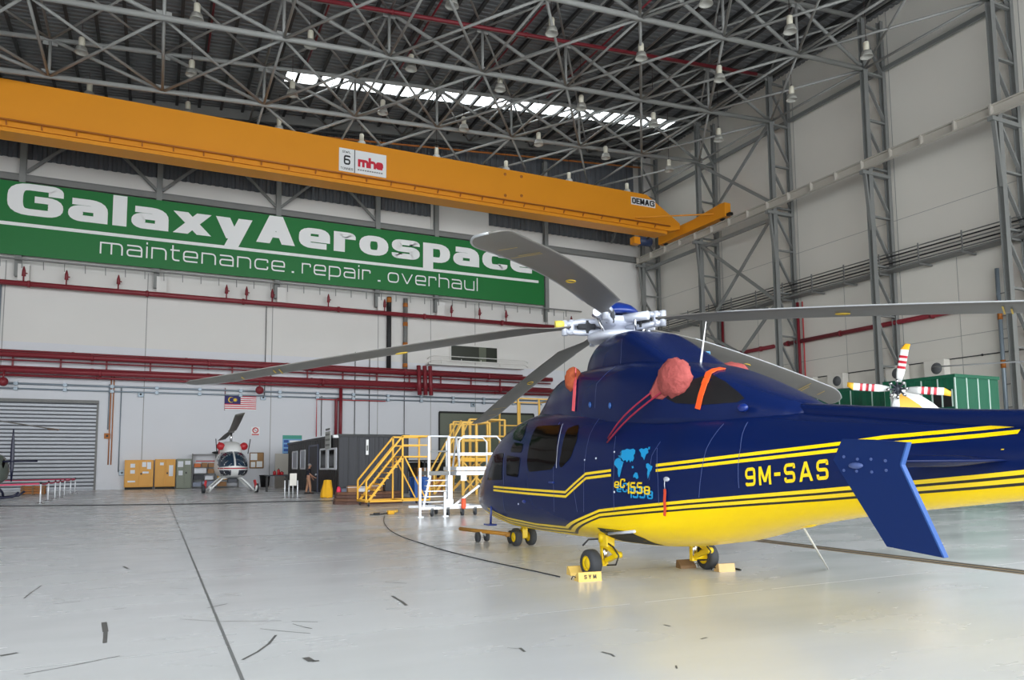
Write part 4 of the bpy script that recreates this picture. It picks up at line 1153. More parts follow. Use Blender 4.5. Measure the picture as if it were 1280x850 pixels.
# ---- covers and streamers tied on the helicopter: things of their own
def wrinkle(mb, c, amp):
    for v in mb.v:
        d = (v - c).normalized(); k = math.sin(d.x * 9 + d.z * 7) * math.sin(d.y * 11 - d.z * 5) + .5 * math.sin(17 * d.y + 13 * d.z)
        v += d * amp * k
def hitc(px, py): return on_body(px, py, cowl_bvh)
p = hitc(846, 474)
t = thing('intake_cover', 'round faded red cloth cover tied over the near engine intake', 'engine cover', p - Vector((0, 0, .3)))
c = p + Vector((-.02, .02, .01))
mb = MB().ball(c, (.15, .29, .25), 0, 28, 18); wrinkle(mb, c, .02); mb.build('cover', M['cover'], t)
q = hitc(817, 492)
mb = MB(); rings = []
for k in range(7):
    u = k / 6; cc = c.lerp(q, u); rr = .27 * (1 - u) + .06 * u
    rings.append([cc + Vector((-.04 * math.cos(a) * rr * 3 - .02, rr * .9 * math.cos(a), rr * math.sin(a))) + Vector((0, 0, .012 * math.sin(7 * a + k))) for a in [2 * PI * j / 20 for j in range(20)]])
mb.loft(rings); mb.build('cover_tail', M['cover'], t)
for e0, e1, in (((815, 491), (761, 548)), ((834, 486), (760, 553))):
    p0, p1 = hitc(*e0), on_body(*e1); P = [p0.lerp(p1, k / 8) + Vector((-.09, -.02, 0)) * math.sin(PI * k / 8) for k in range(9)]
    MB().tube([v + Vector((-.02, -.01, 0)) for v in P], .012, 6).build('tie_cord', M['cord_r'], t)
c = Vector((7.25, 8.0, 2.80)); t = thing('intake_cover', 'second faded red cloth cover peeking over the engine cowling', 'engine cover', c - Vector((0, 0, .25)))
mb = MB().ball(c, (.26, .26, .2), 0, 24, 16); wrinkle(mb, c, .012); mb.build('cover', M['cover'], t)
p = hitc(719, 474)
t = thing('inlet_cover', 'small orange cloth cover with pink strap at the front of the cowling', 'engine cover', p - Vector((0, 0, .2)))
c = p + Vector((0, .06, 0)); mb = MB().ball(c, (.14, .14, .2), 0, 20, 14); wrinkle(mb, c, .01); mb.build('cover', M['cover_o'], t)
P = [hitc(721 - k * .4, 463 + 51 * k / 8) for k in range(9)]
mb = MB()
for k in range(8): mb.bar(P[k] + Vector((-.03, -.02, 0)), P[k + 1] + Vector((-.03, -.02, 0)), .075, .012, 0, (1, 0, 0))
mb.build('strap', M['strap_p'], t)
pl = [(872, 512), (876, 495), (881, 480), (886, 467), (893, 463), (903, 461)]
mb = MB(); P = [hitc(*q) + Vector((-.015, -.015, .006)) for q in pl]
for k in range(len(P) - 1): mb.bar(P[k], P[k + 1] + (P[k + 1] - P[k]) * .06, .012, .085, 0, (0, 1, .3))
tag(mb.build('warning_ribbon', M['tape']), 'bright orange ribbon hanging over the dark exhaust panel', 'ribbon')
a = on_body(832.5, 603); mb = MB()
P = [on_body(832.5, 600 + k * 5.6) + Vector((-.02 - .004 * math.sin(k * 1.7), 0, 0)) for k in range(9)]
t = thing('pin_streamer', 'thin red streamer hanging from a pin on the navy helicopter side', 'streamer', P[-1])
MB().tube(P[:3], .005, 5).build('cord', M['hubm'], t)
for k in range(2, 8): mb.bar(P[k], P[k + 1], .045, .006, 0, (1, 0, 0))
mb.build('ribbon', mat('streamer_red', (222, 76, 46), .6), t)
a = at_x(1003, 657, HX); e = at_z(1035, 711, .01)
MB().tube([a, e], .014, 6).build('grounding_rod', mat('rod_white', (200, 198, 190), .5), heli)  # grounding rod from the belly down to the floor

# ---- chocks
M['choc'] = mat('pale_yellow_chock', (226, 190, 104), .6, noise=.06, scale=8)
M['wood'] = mat('bare_wood', (214, 180, 128), .7, noise=.12, scale=9)
M['wood_d'] = mat('brown_wood', (132, 104, 74), .7, noise=.15, scale=9)
def chock(loc, rz, m, label, w=.34, h=.12, d=.17, text=None, group='wheel chocks'):
    t = thing('wheel_chock', label, 'wheel chock', loc, rz, group)
    mb = MB().prism([(-w / 2, -d / 2, 0), (-w / 2, d / 2, 0), (-w / 2, d / 2 - .02, h * .35), (-w / 2, -d / 2 + .055, h), (-w / 2, -d / 2 + .02, h)], (w, 0, 0)); mb.build('block', m, t, True)
    mb = MB().tube([(-w / 2, .02, .05), (-w / 2 - .04, .03, .07), (-w / 2 - .05, .06, .02)], .008, 6); mb.build('pull_cord', M['cable'], t, True)
    if text:
        mb = MB(); sl = Vector((0, .02, h)).normalized(); s = h * .32
        lettering(mb, text, lambda u, v, k: Vector((-.09 + u * s, -d / 2 - .003 - .0005 * k, h * .3)) + sl * (v * s), .36, .28, .9, width=.18 / s)
        mb.build('lettering', M['black'], t, True)
c = at_z(746, 729); chock((c.x + .01, 8.94, 0), R(-8), M['choc'], 'pale yellow wheel chock with black letters behind near main wheel', text='SYM', h=.125)
chock((5.62, 9.49, 0), R(172), M['choc'], 'pale yellow wheel chock in front of the near main wheel')
chock((7.66, 8.74, 0), R(-12), M['wood'], 'bare wood wheel chock behind the far main wheel', w=.26)
chock((7.4, 9.3, 0), R(170), M['wood_d'], 'dark brown wood chock in front of the far main wheel', w=.26)
# tow bar
t = thing('tow_bar', 'long ochre tow bar on small wheels lying at the nose wheels', 'tow bar', (6.5, 13.8, 0))
M['ochre'] = mat('ochre_paint', (186, 130, 44), .5, noise=.1)
e = at_z(575, 661, .22); s = Vector((6.5, 13.62, .2))
MB().tube([s, e], .04, 10).build('bar', M['ochre'], t)
MB().tube([s + Vector((-.1, .06, -.02)), s + Vector((.28, .04, -.02))], .03, 8).build('fork', M['ochre'], t)
d = (e - s)
for u, x in ((.55, -.12), (.55, .12), (.10, -.14)):
    c = s + d * u; nrm = Vector((-d.y, d.x, 0)).normalized()
    r = .1 if u > .3 else .13
    o = MB().lathe([(r * .4, -.03), (r, -.03), (r, .03), (r * .4, .03)], (c.x + nrm.x * x, c.y + nrm.y * x, r), 'x', 18).build('wheel', M['rubber'], t)
    MB().bar((c.x + nrm.x * x, c.y + nrm.y * x, r), c, .04).build('wheel_strut', M['alu'], t)
# ---- cable on the floor
def floor_cable(pp, label, r=.009):
    P = [at_z(x, y, r) for x, y in pp]; Q = []
    for i in range(len(P) - 1):
        a, b, c, d = P[max(i - 1, 0)], P[i], P[i + 1], P[min(i + 2, len(P) - 1)]
        for k in range(6):
            t_ = k / 6; Q.append(.5 * ((2 * b) + (c - a) * t_ + (2 * a - 5 * b + 4 * c - d) * t_ ** 2 + (3 * b - a - 3 * c + d) * t_ ** 3))
    Q.append(P[-1])
    tag(MB().tube(Q, r, 6).build('floor_cable', M['cable']), label, 'cable')
floor_cable([(481, 644), (480, 652), (487, 662), (503, 671), (530, 680), (560, 689), (600, 699), (650, 710), (678, 716), (700, 721)], 'thin black cable curving across the floor towards the near wheel')
floor_cable([(0, 632.5), (60, 632), (150, 631), (260, 629.5), (350, 627), (430, 625.5)], 'long dark cable lying straight across the back of the hall', .02)
floor_cable([(912, 713), (919, 711), (926, 712.5)], 'short black cord end beside the bare wood chock', .014)
# ================================================================== LAMPS, PIPES AND FITTINGS OF THE HALL
# high-bay lamps on a regular grid, each hung on a cord from the steel
LZ = 27.65
rows = {'row beyond the crane': (57.5, [-4.9, 1.4, 7.85, 14.3, 20.7, 27.2, 33.6, 40.0]), 'row before the crane': (51.3, [-4.9, 1.4, 7.85, 14.3, 20.7, 27.2, 33.6, 40.2]),
        'middle row': (44.6, [1.4, 7.85, 14.3, 20.7, 27.2, 33.6, 40.0]), 'fourth row': (37.2, [14.3, 20.7, 27.2, 33.6, 40.2]), 'nearest row': (31.0, [27.2, 33.6, 40.2])}
ordw = ['leftmost', 'second from left', 'third from left', 'fourth from left', 'fourth from right', 'third from right', 'second from right', 'rightmost']
lamp0 = None
def make_lamp(loc, label):
    t = thing('high_bay_lamp', label, 'ceiling lamp', loc, 0, 'hanging high bay lamps')
    MB().lathe([(.14, .0), (.2, .01), (.30, .02), (.38, -.3), (.40, -.34), (.36, -.3), (.2, -.06), (.001, -.04)], (0, 0, 0), 'z', 20).build('reflector', M['lampglass'], t, True)
    MB().lathe([(.12, .02), (.18, .04), (.18, .62), (.14, .68), (.05, .70)], (0, 0, 0), 'z', 16).build('housing', M['lampbody'], t, True)
    MB().lathe([(.03, .7), (.07, .72), (.07, .8), (.02, .82)], (0, 0, 0), 'z', 10).build('hook', M['cord'], t, True)
    MB().tube([(0, 0, .8), (0, 0, 1.0)], .022, 5).build('suspension_cord', M['cord'], t, True)
    return t
for rn, (y, xs) in rows.items():
    n = len(xs)
    for i, x in enumerate(xs):
        if n == 8: w = ordw[i]
        elif n == 7: w = ['leftmost', 'second from left', 'third from left', 'centre', 'third from right', 'second from right', 'rightmost'][i]
        elif n == 5: w = ['leftmost', 'second from left', 'centre', 'second from right', 'rightmost'][i]
        else: w = ['left', 'middle', 'right'][i]
        lb = 'white hanging high bay lamp, %s in the %s' % (w, rn)
        if lamp0 is None: o = lamp0 = make_lamp((x, y, LZ), lb)
        else: o = dup(lamp0, (x, y, LZ), None, lb)
        # the cord reaches up to the roof steel
        for ch in list(o.children):
            if ch.name.startswith('suspension_cord'):
                up = roof_z(x) - .3 - LZ
                ch.data = MB().tube([(0, 0, .8), (0, 0, up)], .022, 5).mesh('suspension_cord', M['cord'])
# red fire main along the third truss, rising with its top chord
def redpipe(name, pts, r, label, group=None, m=None, n=10, flanges=None):
    t = thing(name, label, 'pipe', pts[0], 0, group)
    MB().tube(pts, r, n).build('pipe', m or M['red'], t)
    if flanges:
        P, Q = Vector(pts[0]), Vector(pts[-1]); d = (Q - P)
        for u in flanges:
            c = P + d * u; e = d.normalized() * .09
            MB().tube([c - e, c + e], r * 1.3, n).build('coupling', m or M['red'], t)
    return t
x0, x1 = 5.0, 42.8; y = TY['C'] - .4
redpipe('sprinkler_main', [(x0, y, zt_(x0) - .22), (x1, y, zt_(x1) - .22)], .13, 'long red pipe under the top chord of the middle truss', None, None, 10, [.2, .45, .7, .9])
for i, x in enumerate((2.4, 8.9, 15.4, 21.9, 28.4)):       # branches rising towards the roof between the purlins
    nm = ['leftmost', 'second from left', 'third from left', 'fourth from left', 'rightmost'][i]
    redpipe('sprinkler_branch', [(x, 36.0, roof_z(x) - .55), (x, 52.0, roof_z(x) - .55)], .07, 'thin dark red sprinkler branch under the roof sheets, %s of five' % nm, 'sprinkler branches')
x0, x1 = -12, 44
redpipe('sprinkler_main', [(x0, YB - 1.7, roof_z(x0) - 2.0), (x1, YB - 1.7, roof_z(x1) - 2.0)], .08, 'thin dull red pipe along the top of the back wall', None, M['orange_d'])
# back wall pipes
def bw(px, py, off): return at_y(px, py, YB - off)
zA = bw(0, 353, .5).z
t = redpipe('fire_main', [(XL + .2, YB - .75, zA), (bw(722, 412, .5).x, YB - .75, zA)], .19, 'long dark red pipe just below the green sign', None, None, 12, [.34, .45, .55, .66, .77, .88])
for k, px in enumerate((29.5, 83, 148, 283, 308, 340, 410, 480, 563, 598, 631, 712)):
    x = bw(px, 360, .5).x
    mb = MB().lathe([(.05, .15), (.05, .55)], (x, YB - .75, zA), 'z', 8); mb.lathe([(.001, .5), (.13, .55), (.11, .95), (.03, 1.25)], (x, YB - .75, zA), 'z', 10)
    mb.box((x - .06, YB - .75, zA + .72), (x + .22, YB - .67, zA + .80))
    mb.build('detector_head', M['red'], t)
zT = (bw(0, 324, .3).z + bw(680, 388, .3).z) / 2
t = thing('cable_tray', 'thin dark cable tray with hanging tabs under the green sign', 'cable tray', (0, YB - .3, zT))
MB().box((XL + .2, YB - 1.12, zT - .05), (bw(722, 393, .3).x, YB - .94, zT + .06)).build('tray', M['steel_d'], t)
x = -11.5; k = 0
while x < 36 and k < 60:
    MB().bar((x, YB - 1.03, zT), (x + .02, YB - 1.0, zT - .62), .07, .05).build('tab', M['steel_d'], t); x += 1.3; k += 1
zs = [(bw(0, 436.5, 1).z, .07, 'topmost thin'), (bw(0, 442, 1).z, .20, 'upper thick'), (bw(0, 448.5, 1).z, .06, 'thin middle'), (bw(0, 457, 1).z, .08, 'second thin'), (bw(0, 461.5, 1).z, .22, 'lower thick'), (bw(0, 467.5, 1).z, .09, 'lowest thin')]
xr = [bw(655, 470, 1).x, bw(690, 470, 1).x, bw(690, 470, 1).x, bw(690, 470, 1).x, bw(705, 480, 1).x, bw(700, 480, 1).x]
for (z, r, nm), xe in zip(zs, xr):
    yo = 1.0 if r > .15 else .7
    redpipe('fire_main', [(XL + .2, YB - yo, z), (xe, YB - yo, z)], r, 'dark red horizontal pipe on back wall, %s one of the rack' % nm, 'pipes of the red pipe rack', None, 10, [.3, .42, .54, .66, .78, .9])
t = thing('pipe_rack', 'red upright rack struts holding the bundle of red pipes on back wall', 'pipe rack', (0, YB - .5, 8.2))
x = -9.2
while x < 34:
    MB().box((x - .06, YB - .56, zs[4][0]), (x + .06, YB - .44, zs[1][0])).build('strut', M['red'], t)
    MB().bar((x, YB - .56, zs[4][0] - .3), (x, YB - .05, zs[4][0] - .3), .1, .1).build('bracket', M['red'], t); x += 2.9
mx = bw(530, 470, 1).x
for k, dx in enumerate((-.55, 0, .5)):
    redpipe('pipe_riser', [(mx + dx, YB - 1.45, zs[5][0] - .5), (mx + dx, YB - 1.15, zs[0][0] + .35)], .18, 'short thick red upright of the manifold on the pipe rack, %s of three' % ['left', 'middle', 'right'][k], 'manifold uprights')
for px, nm in ((20 / 3.556, 'far left'), (1152 / 3.556, 'below the rack near the flag')):
    p = bw(px, 472, 1.0); p.z = zs[4][0] - .45; t = thing('alarm_bell', 'round red alarm fitting under the red pipes, ' + nm, 'alarm', (p.x, YB - 1.3, p.z - .5))
    MB().lathe([(.001, -.3), (.26, -.26), (.32, 0), (.3, .1), (.1, .16)], (p.x, YB - 1.45, p.z - .45), 'y', 16).build('gong', M['red'], t)
    MB().tube([(p.x, YB - 1.4, p.z - .3), (p.x, YB - 1.4, p.z + .1), (p.x, YB - 1.05, p.z + .5)], .06, 8).build('stem', M['red'], t)
# red droppers to the floor cabin
x = bw(425.5, 520, .4).x
t = redpipe('pipe_riser', [(x, YB - .45, bw(424, 565, .4).z), (x, YB - .45, zs[5][0])], .14, 'forked red pipe dropping from the rack behind the dark cabin')
MB().tube([(x - .38, YB - .45, 3.0), (x - .38, YB - .45, bw(421, 501, .4).z), (x - .3, YB - .45, bw(421, 501, .4).z + .1), (x, YB - .45, bw(421, 501, .4).z + .14)], .12, 10).build('branch_pipe', M['red'], t)
p = bw(396, 499, .3); q = bw(482, 502, .3)
redpipe('thin_red_pipe', [(p.x, YB - .3, 4.0), (p.x, YB - .3, p.z), (q.x, YB - .3, p.z)], .045, 'very thin bright red pipe forming a corner above the dark cabin', None, M['red_b'], 6)
# tall drainpipes above the rack
for px, m, lb in ((486.5, 'cable', 'black downpipe from below the green sign to the red rack'), (507, 'steel_d', 'grey downpipe with orange bands beside the black one')):
    x = bw(px, 420, .35).x; t = thing('downpipe', lb, 'pipe', (x, YB - .26, zs[0][0]))
    MB().tube([(x, YB - .26, zs[0][0]), (x, YB - .26, zT - .1)], .2, 10).build('pipe', M[m], t)
    if m == 'steel_d':
        for zz in (.25, 2.1, 3.9, 5.6): MB().tube([(x, YB - .26, zs[0][0] + zz), (x, YB - .26, zs[0][0] + zz + .35)], .215, 10).build('orange_band', M['orange_d'], t)
    else: MB().tube([(x, YB - .26, zT - .6), (x, YB - .26, zT - .15)], .215, 10).build('rusty_end', M['orange_d'], t)
# galvanised conduits below the rack
for z, r, xe, lb in ((bw(0, 478.5, .2).z, .07, 35, 'upper pale blue-grey conduit along the back wall'), (bw(0, 484.9, .2).z, .055, 33, 'lower grey conduit along the back wall')):
    t = redpipe('conduit', [(XL + .2, YB - .2, z), (xe, YB - .2, z)], r, lb, None, M['conduit'], 8)
    for x in range(-9, 33, 3): MB().box((x - .12, YB - .3, z - .12), (x + .12, YB - .03, z + .12)).build('clip', M['conduit'], t)
for px, pt, pb, lb in ((137, 480, 537, 'short pale blue conduit beside the roller door'), (139.5, 470, 581, 'thin rusty conduit dropping beside the roller door'), (143, 470, 581, 'second thin rusty conduit dropping beside the roller door'), (152, 483, 590, 'grey conduit dropping to a socket by the cabinets')):
    a, b = bw(px, pt, .12), bw(px - 2, pb, .12)
    redpipe('conduit', [(a.x, YB - .12, b.z), (a.x, YB - .12, a.z)], .04, lb, None, M['conduit' if 'blue' in lb or 'grey' in lb else 'orange_d'], 6)
for px, pt, pb, lb in ((402, 495, 545, 'thin grey conduit above the left end of dark cabin'), (444, 440, 545, 'thin dark wire hanging over the dark cabin'), (462, 440, 545, 'second thin dark wire hanging over the dark cabin'), (505.5, 430, 600, 'thin dark wire on the wall right of dark cabin'), (333, 383, 500, 'thin wire running down the wall right of the flag'), (1, 355, 428, 'blue-grey pipe at the left picture edge')):
    a, b = bw(px, pt, .1), bw(px, pb, .1)
    redpipe('conduit', [(a.x, YB - .15, max(b.z, .2)), (a.x, YB - .15, a.z)], .03 if px > 5 else .1, lb, None, M['cable' if px > 5 else 'conduit'], 6)
for px, py, lb in ((134, 545, 'small brown switch box beside the roller door'), (152.5, 591, 'small grey socket box at the conduit end'), (176, 493, 'small grey junction box on the conduit above cabinets'), (329, 497, 'small pale junction box right of the flag'), (591, 506, 'small pale junction box above the dark doorway')):
    p = bw(px, py, .1); t = thing('wall_box', lb, 'socket box', (p.x, YB - .2, p.z - .2), 0, 'small boxes on the back wall')
    MB().box((p.x - .2, YB - .2, p.z - .2), (p.x + .2, YB - .02, p.z + .2), 0, .02).build('case', M['orange_d' if 'brown' in lb else 'conduit'], t)
    MB().lathe([(.06, 0), (.08, .04), (.001, .05)], (p.x, YB - .25, p.z), 'y', 10).build('knob', M['black'], t)
# right wall: fire main, cable trays, risers
zR = 11.25
for y0, y1, lb in ((52.0, 46.0, 'short red pipe on the right wall left of the third column'), (44.8, 27.6, 'long red pipe on the right wall beyond the upper blade')):
    redpipe('fire_main', [(XR - .3, y0, zR), (XR - .3, y1, zR)], .17, lb, None, None, 10, [.02, .32, .75])
t = thing('cable_tray', 'dark bundle of cables on a tray along the right wall', 'cable tray', (45.6, 30, 15))
for k in range(5): MB().tube([(45.5 + .02 * k, YF + 1, 15.0 + .24 * k), (45.5 + .02 * k, 60, 15.0 + .24 * k)], .045 + .01 * (k % 2), 5).build('cable', M['cable' if k % 2 else 'steel_d'], t)
MB().box((45.3, YF + 1, 14.72), (46.3, 60, 14.84)).build('tray', M['steel_d'], t)
y = 20.0
while y < 60: MB().box((45.3, y - .04, 14.84), (45.36, y + .04, 16.05)).build('upright', M['steel_d'], t); MB().box((45.3, y - .05, 14.6), (46.65, y + .05, 14.72)).build('bracket', M['steel_d'], t); y += 2.97
t = thing('light_cable', 'thin cable with small fittings along the right wall below the red pipe', 'cable', (XR - .15, 30, 8.2))
MB().tube([(XR - .07, 56, 8.2), (XR - .07, 24, 8.2)], .035, 5).build('cable', M['cable'], t)
for y in (28.9, 32.2, 36.2, 39.5, 43.5): MB().ball((XR - .09, y, 8.2), .08, 0, 8, 6).build('fitting', M['cable'], t)
for y, x, z0, z1, r, m, lb in ((26.95, XR - .2, .02, 16, .13, 'red', 'red riser pipe beside the nearest lattice column'), (27.6, XR - .2, .02, 13.4, .13, 'conduit', 'grey riser pipe with orange bands left of the red riser'), (43.2, XR - .4, .02, 14.4, .12, 'red', 'red riser pipe inside the third column from the corner'), (42.8, XR - .3, .02, 14.4, .05, 'red_b', 'thin red riser right of the third column'), (52.0, XR - .4, .02, 14.4, .12, 'red', 'red riser pipe inside the second column from the corner')):
    t = redpipe('pipe_riser', [(x, y, z0), (x, y, z1)], min(r, .12), lb, None, M[m], 10)
    if m == 'conduit':
        for z in (4, 7.2, 10.2): MB().tube([(x, y, z), (x, y, z + .5)], r * 1.08, 10).build('orange_band', M['orange_d'], t)
        for k in range(8): MB().bar((x, y, 2 + 1.4 * k), (x, y - .4, 2 + 1.4 * k), .05).build('clamp', M['steel_d'], t)
for i, y in enumerate((42.4, 39.6, 34.6, 31.7)):       # outdoor units on the right wall
    z = 7.6; c = ['leftmost', 'second', 'third', 'rightmost'][i]
    t = thing('condenser_unit', 'pale air conditioning unit on right wall above the green containers, %s of four' % c, 'air conditioner', (XR - .5, y, z - .6), 0, 'air conditioning units')
    MB().box((XR - .75, y - .72, z - .55), (XR - .15, y + .72, z + .6), 0, .03).build('case', M['wall_r'], t)
    mb = MB().lathe([(.001, -.03), (.32, -.03), (.34, 0), (.38, .01)], (XR - .76, y - .18, z + .02), 'x', 20); mb.build('fan_grille', bpy.data.materials.get('fan_grey') or mat('fan_grey', (96, 98, 100), .6), t)
    MB().box((XR - .8, y - .7, z - .66), (XR - .02, y + .7, z - .56)).build('bracket', M['steel_d'], t)
# flag and notices on the back wall
FY = YB - .12
a, b = at_y(281, 494.5, FY), at_y(320, 513, FY); zt, zb2 = a.z, b.z
t = thing('flag', 'red and white striped flag with blue corner and yellow crescent on back wall', 'flag', (a.x, FY, zb2))
mb = MB(); W_, H_ = b.x - a.x, zt - zb2
for k in range(14): mb.box((a.x, FY - .006, zb2 + H_ * k / 14), (b.x, FY + .006, zb2 + H_ * (k + 1) / 14), 1 if k % 2 == 0 else 0)
mb.build('cloth', [mat('flag_red', (206, 48, 64), .7), M['white']], t)
MB().box((a.x, FY - .012, zb2 + H_ * 6 / 14), (a.x + W_ * .5, FY - .006, zt)).build('canton', mat('flag_blue', (50, 44, 104), .7), t)
mb = MB(); cx_, cz_ = a.x + W_ * .2, zb2 + H_ * .715; r = H_ * .2
P = [(cx_ + r * math.cos(q), cz_ + r * math.sin(q)) for q in [R(50 + 260 * k / 20) for k in range(21)]]; P2 = [(cx_ + r * .22 + r * .82 * math.cos(q), cz_ + r * .82 * math.sin(q)) for q in [R(310 - 260 * k / 20) for k in range(21)]]
mb.prism([(x, FY - .014, z) for x, z in P + P2], (0, -.004, 0)); S = []
for k in range(28):
    q = 2 * PI * k / 28; rr = H_ * (.17 if k % 2 == 0 else .08); S.append((a.x + W_ * .33 + rr * math.sin(q), FY - .014, cz_ + rr * math.cos(q)))
mb.prism(S, (0, -.004, 0)); mb.build('crescent_and_star', mat('flag_yellow', (236, 200, 60), .7), t)
MB().tube([(a.x + .02, FY + .02, zb2 - .05), (a.x + .02, FY + .02, zt + .6)], .03, 6).build('pole', M['red'], t)
NY = YB - .09
def board(name, label, px0, py0, px1, py1, m, cat='notice'):
    a, b = at_y(px0, py0, NY), at_y(px1, py1, NY)
    t = thing(name, label, cat, (a.x, NY, b.z)); MB().box((a.x, NY, b.z), (b.x, NY + .06, a.z)).build('panel', m, t)
    return t, a, b
t, a, b = board('no_smoking_sign', 'small white notice with a red ring symbol right of the flag', 314, 533.5, 324.5, 544.5, M['white'])
c = Vector(((a.x + b.x) / 2, NY - .01, a.z * .6 + b.z * .4)); r = (b.x - a.x) * .3
mb = MB().tube([(c.x + r * math.cos(q), c.y, c.z + r * math.sin(q)) for q in [2 * PI * k / 20 for k in range(20)]], .05, 5, 0, True); mb.bar((c.x - r * .7, c.y, c.z + r * .7), (c.x + r * .7, c.y, c.z - r * .7), .06, .03); mb.box((a.x + .05, NY - .015, b.z + .03), (b.x - .05, NY, b.z + .13)); mb.build('red_ring', M['red_b'], t)
MB().bar((c.x - r * .6, c.y, c.z), (c.x + r * .6, c.y, c.z), .09, .02).build('black_symbol', M['black'], t)
t, a, b = board('notice_board', 'cork notice board with papers right of the white helicopter', 312.5, 566, 329, 585, mat('cork', (168, 130, 88), .8, noise=.1, scale=20))
w, h = b.x - a.x, a.z - b.z
for i, (u, v, du, dv) in enumerate(((.04, .52, .5, .44), (.08, .06, .32, .34), (.5, .06, .42, .38))): MB().box((a.x + w * u, NY - .012, b.z + h * v), (a.x + w * (u + du), NY, b.z + h * (v + dv))).build('paper', M['white'], t)
mb = MB()
for p, q in (((a.x, b.z), (b.x, b.z)), ((b.x, b.z), (b.x, a.z)), ((b.x, a.z), (a.x, a.z)), ((a.x, a.z), (a.x, b.z))): mb.bar((p[0], NY, p[1]), (q[0], NY, q[1]), .06, .06)
mb.build('frame', M['wood_d'], t)
t, a, b = board('safety_poster', 'blue and white safety poster with a green heading beside the dark cabin', 353.5, 544, 377, 571, mat('poster_blue', (120, 170, 212), .6))
w, h = b.x - a.x, a.z - b.z
MB().box((a.x, NY - .012, a.z - h * .17), (b.x, NY, a.z)).build('heading', mat('poster_green', (70, 160, 140), .6), t)
for i in range(4):
    MB().box((a.x + w * .06, NY - .012, b.z + h * (.05 + .2 * i)), (a.x + w * .3, NY, b.z + h * (.18 + .2 * i))).build('pictogram', mat('poster_dark_blue', (40, 84, 160), .6) if i == 0 else bpy.data.materials['poster_dark_blue'], t)
    MB().box((a.x + w * .36, NY - .012, b.z + h * (.07 + .2 * i)), (a.x + w * .94, NY, b.z + h * (.16 + .2 * i))).build('text_block', M['white'], t)
# ================================================================== THINGS AT THE BACK OF THE HALL
# ---- cabinets and rack against the back wall
CF = 61.5
M['cab_o'] = mat('cabinet_orange', (226, 162, 62), .5, noise=.06, scale=2)
M['cab_g'] = mat('cabinet_grey_green', (132, 138, 122), .5)
M['paper'] = mat('paper', (232, 234, 240), .7)
def cabinet(px0, px1, pyt, m, label, papers, feet=True):
    a, b = at_y(px0, pyt, CF), at_y(px1, pyt, CF); x0, x1, zt = a.x, b.x, a.z
    t = thing('storage_cabinet', label, 'cabinet', ((x0 + x1) / 2, CF, 0)); z0 = .16 if feet else .02
    MB().box((x0, CF, z0), (x1, CF + .7, zt), 0, .015).build('body', m, t)
    if feet:
        MB().box((x0 + .05, CF + .04, 0), (x1 - .05, CF + .66, z0)).build('plinth', M['dark'], t)
    w = (x1 - x0) / 2
    for k in range(2):
        d = MB().box((x0 + .04 + k * w, CF - .035, z0 + .06), (x0 + (k + 1) * w - .02, CF + .002, zt - .06), 0, .008).build('door', m, t)
        if k: MB().box((x0 + k * w + .1, CF - .09, zt * .5), (x0 + k * w + .2, CF - .035, zt * .5 + .12), 0, .01).build('handle', M['black'], d)
    for i, (u, v, du, dv) in enumerate(papers):
        W = x1 - x0; H = zt - z0
        MB().box((x0 + W * u, CF - .043, z0 + H * v), (x0 + W * (u + du), CF - .036, z0 + H * (v + dv))).build('paper', M['paper'], t)
    return t
cabinet(156, 192.3, 575, M['cab_o'], 'wide orange steel cabinet with papers on its doors, nearest the roller door', [(.2, .72, .16, .14), (.2, .5, .16, .13), (.12, .18, .26, .06), (.6, .74, .14, .18), (.77, .66, .14, .26), (.62, .5, .22, .07)])
cabinet(194, 219.8, 574, M['cab_o'], 'narrower orange steel cabinet standing second from the roller door', [(.24, .78, .18, .1), (.68, .38, .2, .4)])
cabinet(221, 239.8, 573.6, M['cab_g'], 'grey-green steel cabinet with white papers beside the loaded rack', [(.08, .72, .36, .2), (.14, .44, .28, .16), (.56, .8, .36, .13)], False)
a, b = at_y(241, 567, CF), at_y(299, 567, CF); x0, x1, zt = a.x, b.x, a.z
t = thing('storage_rack', 'grey steel storage rack behind the white helicopter, loaded with boxes', 'rack', ((x0 + x1) / 2, CF, 0))
for x in (x0, (x0 + x1) / 2, x1):
    for y in (CF, CF + .6): MB().box((x - .03, y, 0), (x + .03, y + .05, zt)).build('upright', M['steel_d'], t)
lev = [.12, .62, 1.12, 1.58, zt - .04]
for z in lev: MB().box((x0, CF, z - .03), (x1, CF + .65, z)).build('shelf', M['steel_d'], t)
for x in (x0 + .02, x1 - .02): MB().box((x - .005, CF + .05, .1), (x + .005, CF + .6, zt)).build('side_panel', M['steel_d'], t)
cols = {'white': M['paper'], 'brown': mat('cardboard', (164, 122, 84), .8, noise=.08), 'dark grey': mat('dark_plastic', (58, 60, 66), .6), 'teal': mat('teal_plastic', (0, 116, 112), .5), 'yellow': M['yellow'], 'blue-grey': mat('blue_grey_plastic', (136, 144, 164), .5), 'orange': mat('box_orange', (206, 110, 50), .6)}
wh = x1 - x0
stuff_ = [(0, .02, .18, .30, 'blue-grey', 'bottom shelf at the left'), (0, .22, .26, .38, 'blue-grey', 'bottom shelf, second from left'), (0, .54, .2, .3, 'brown', 'bottom shelf on the right bay'), (1, .03, .22, .36, 'dark grey', 'second shelf at the left'), (1, .27, .18, .28, 'white', 'second shelf beside the dark box'), (1, .54, .22, .28, 'yellow', 'second shelf, right bay'),
          (2, .04, .26, .36, 'white', 'third shelf at the left'), (2, .33, .14, .3, 'brown', 'third shelf, middle'), (2, .54, .2, .34, 'teal', 'third shelf, right bay'), (3, .04, .14, .26, 'orange', 'top tier at the left'), (3, .2, .12, .32, 'brown', 'top tier, second from left'), (3, .34, .13, .3, 'brown', 'top tier, third from left')]
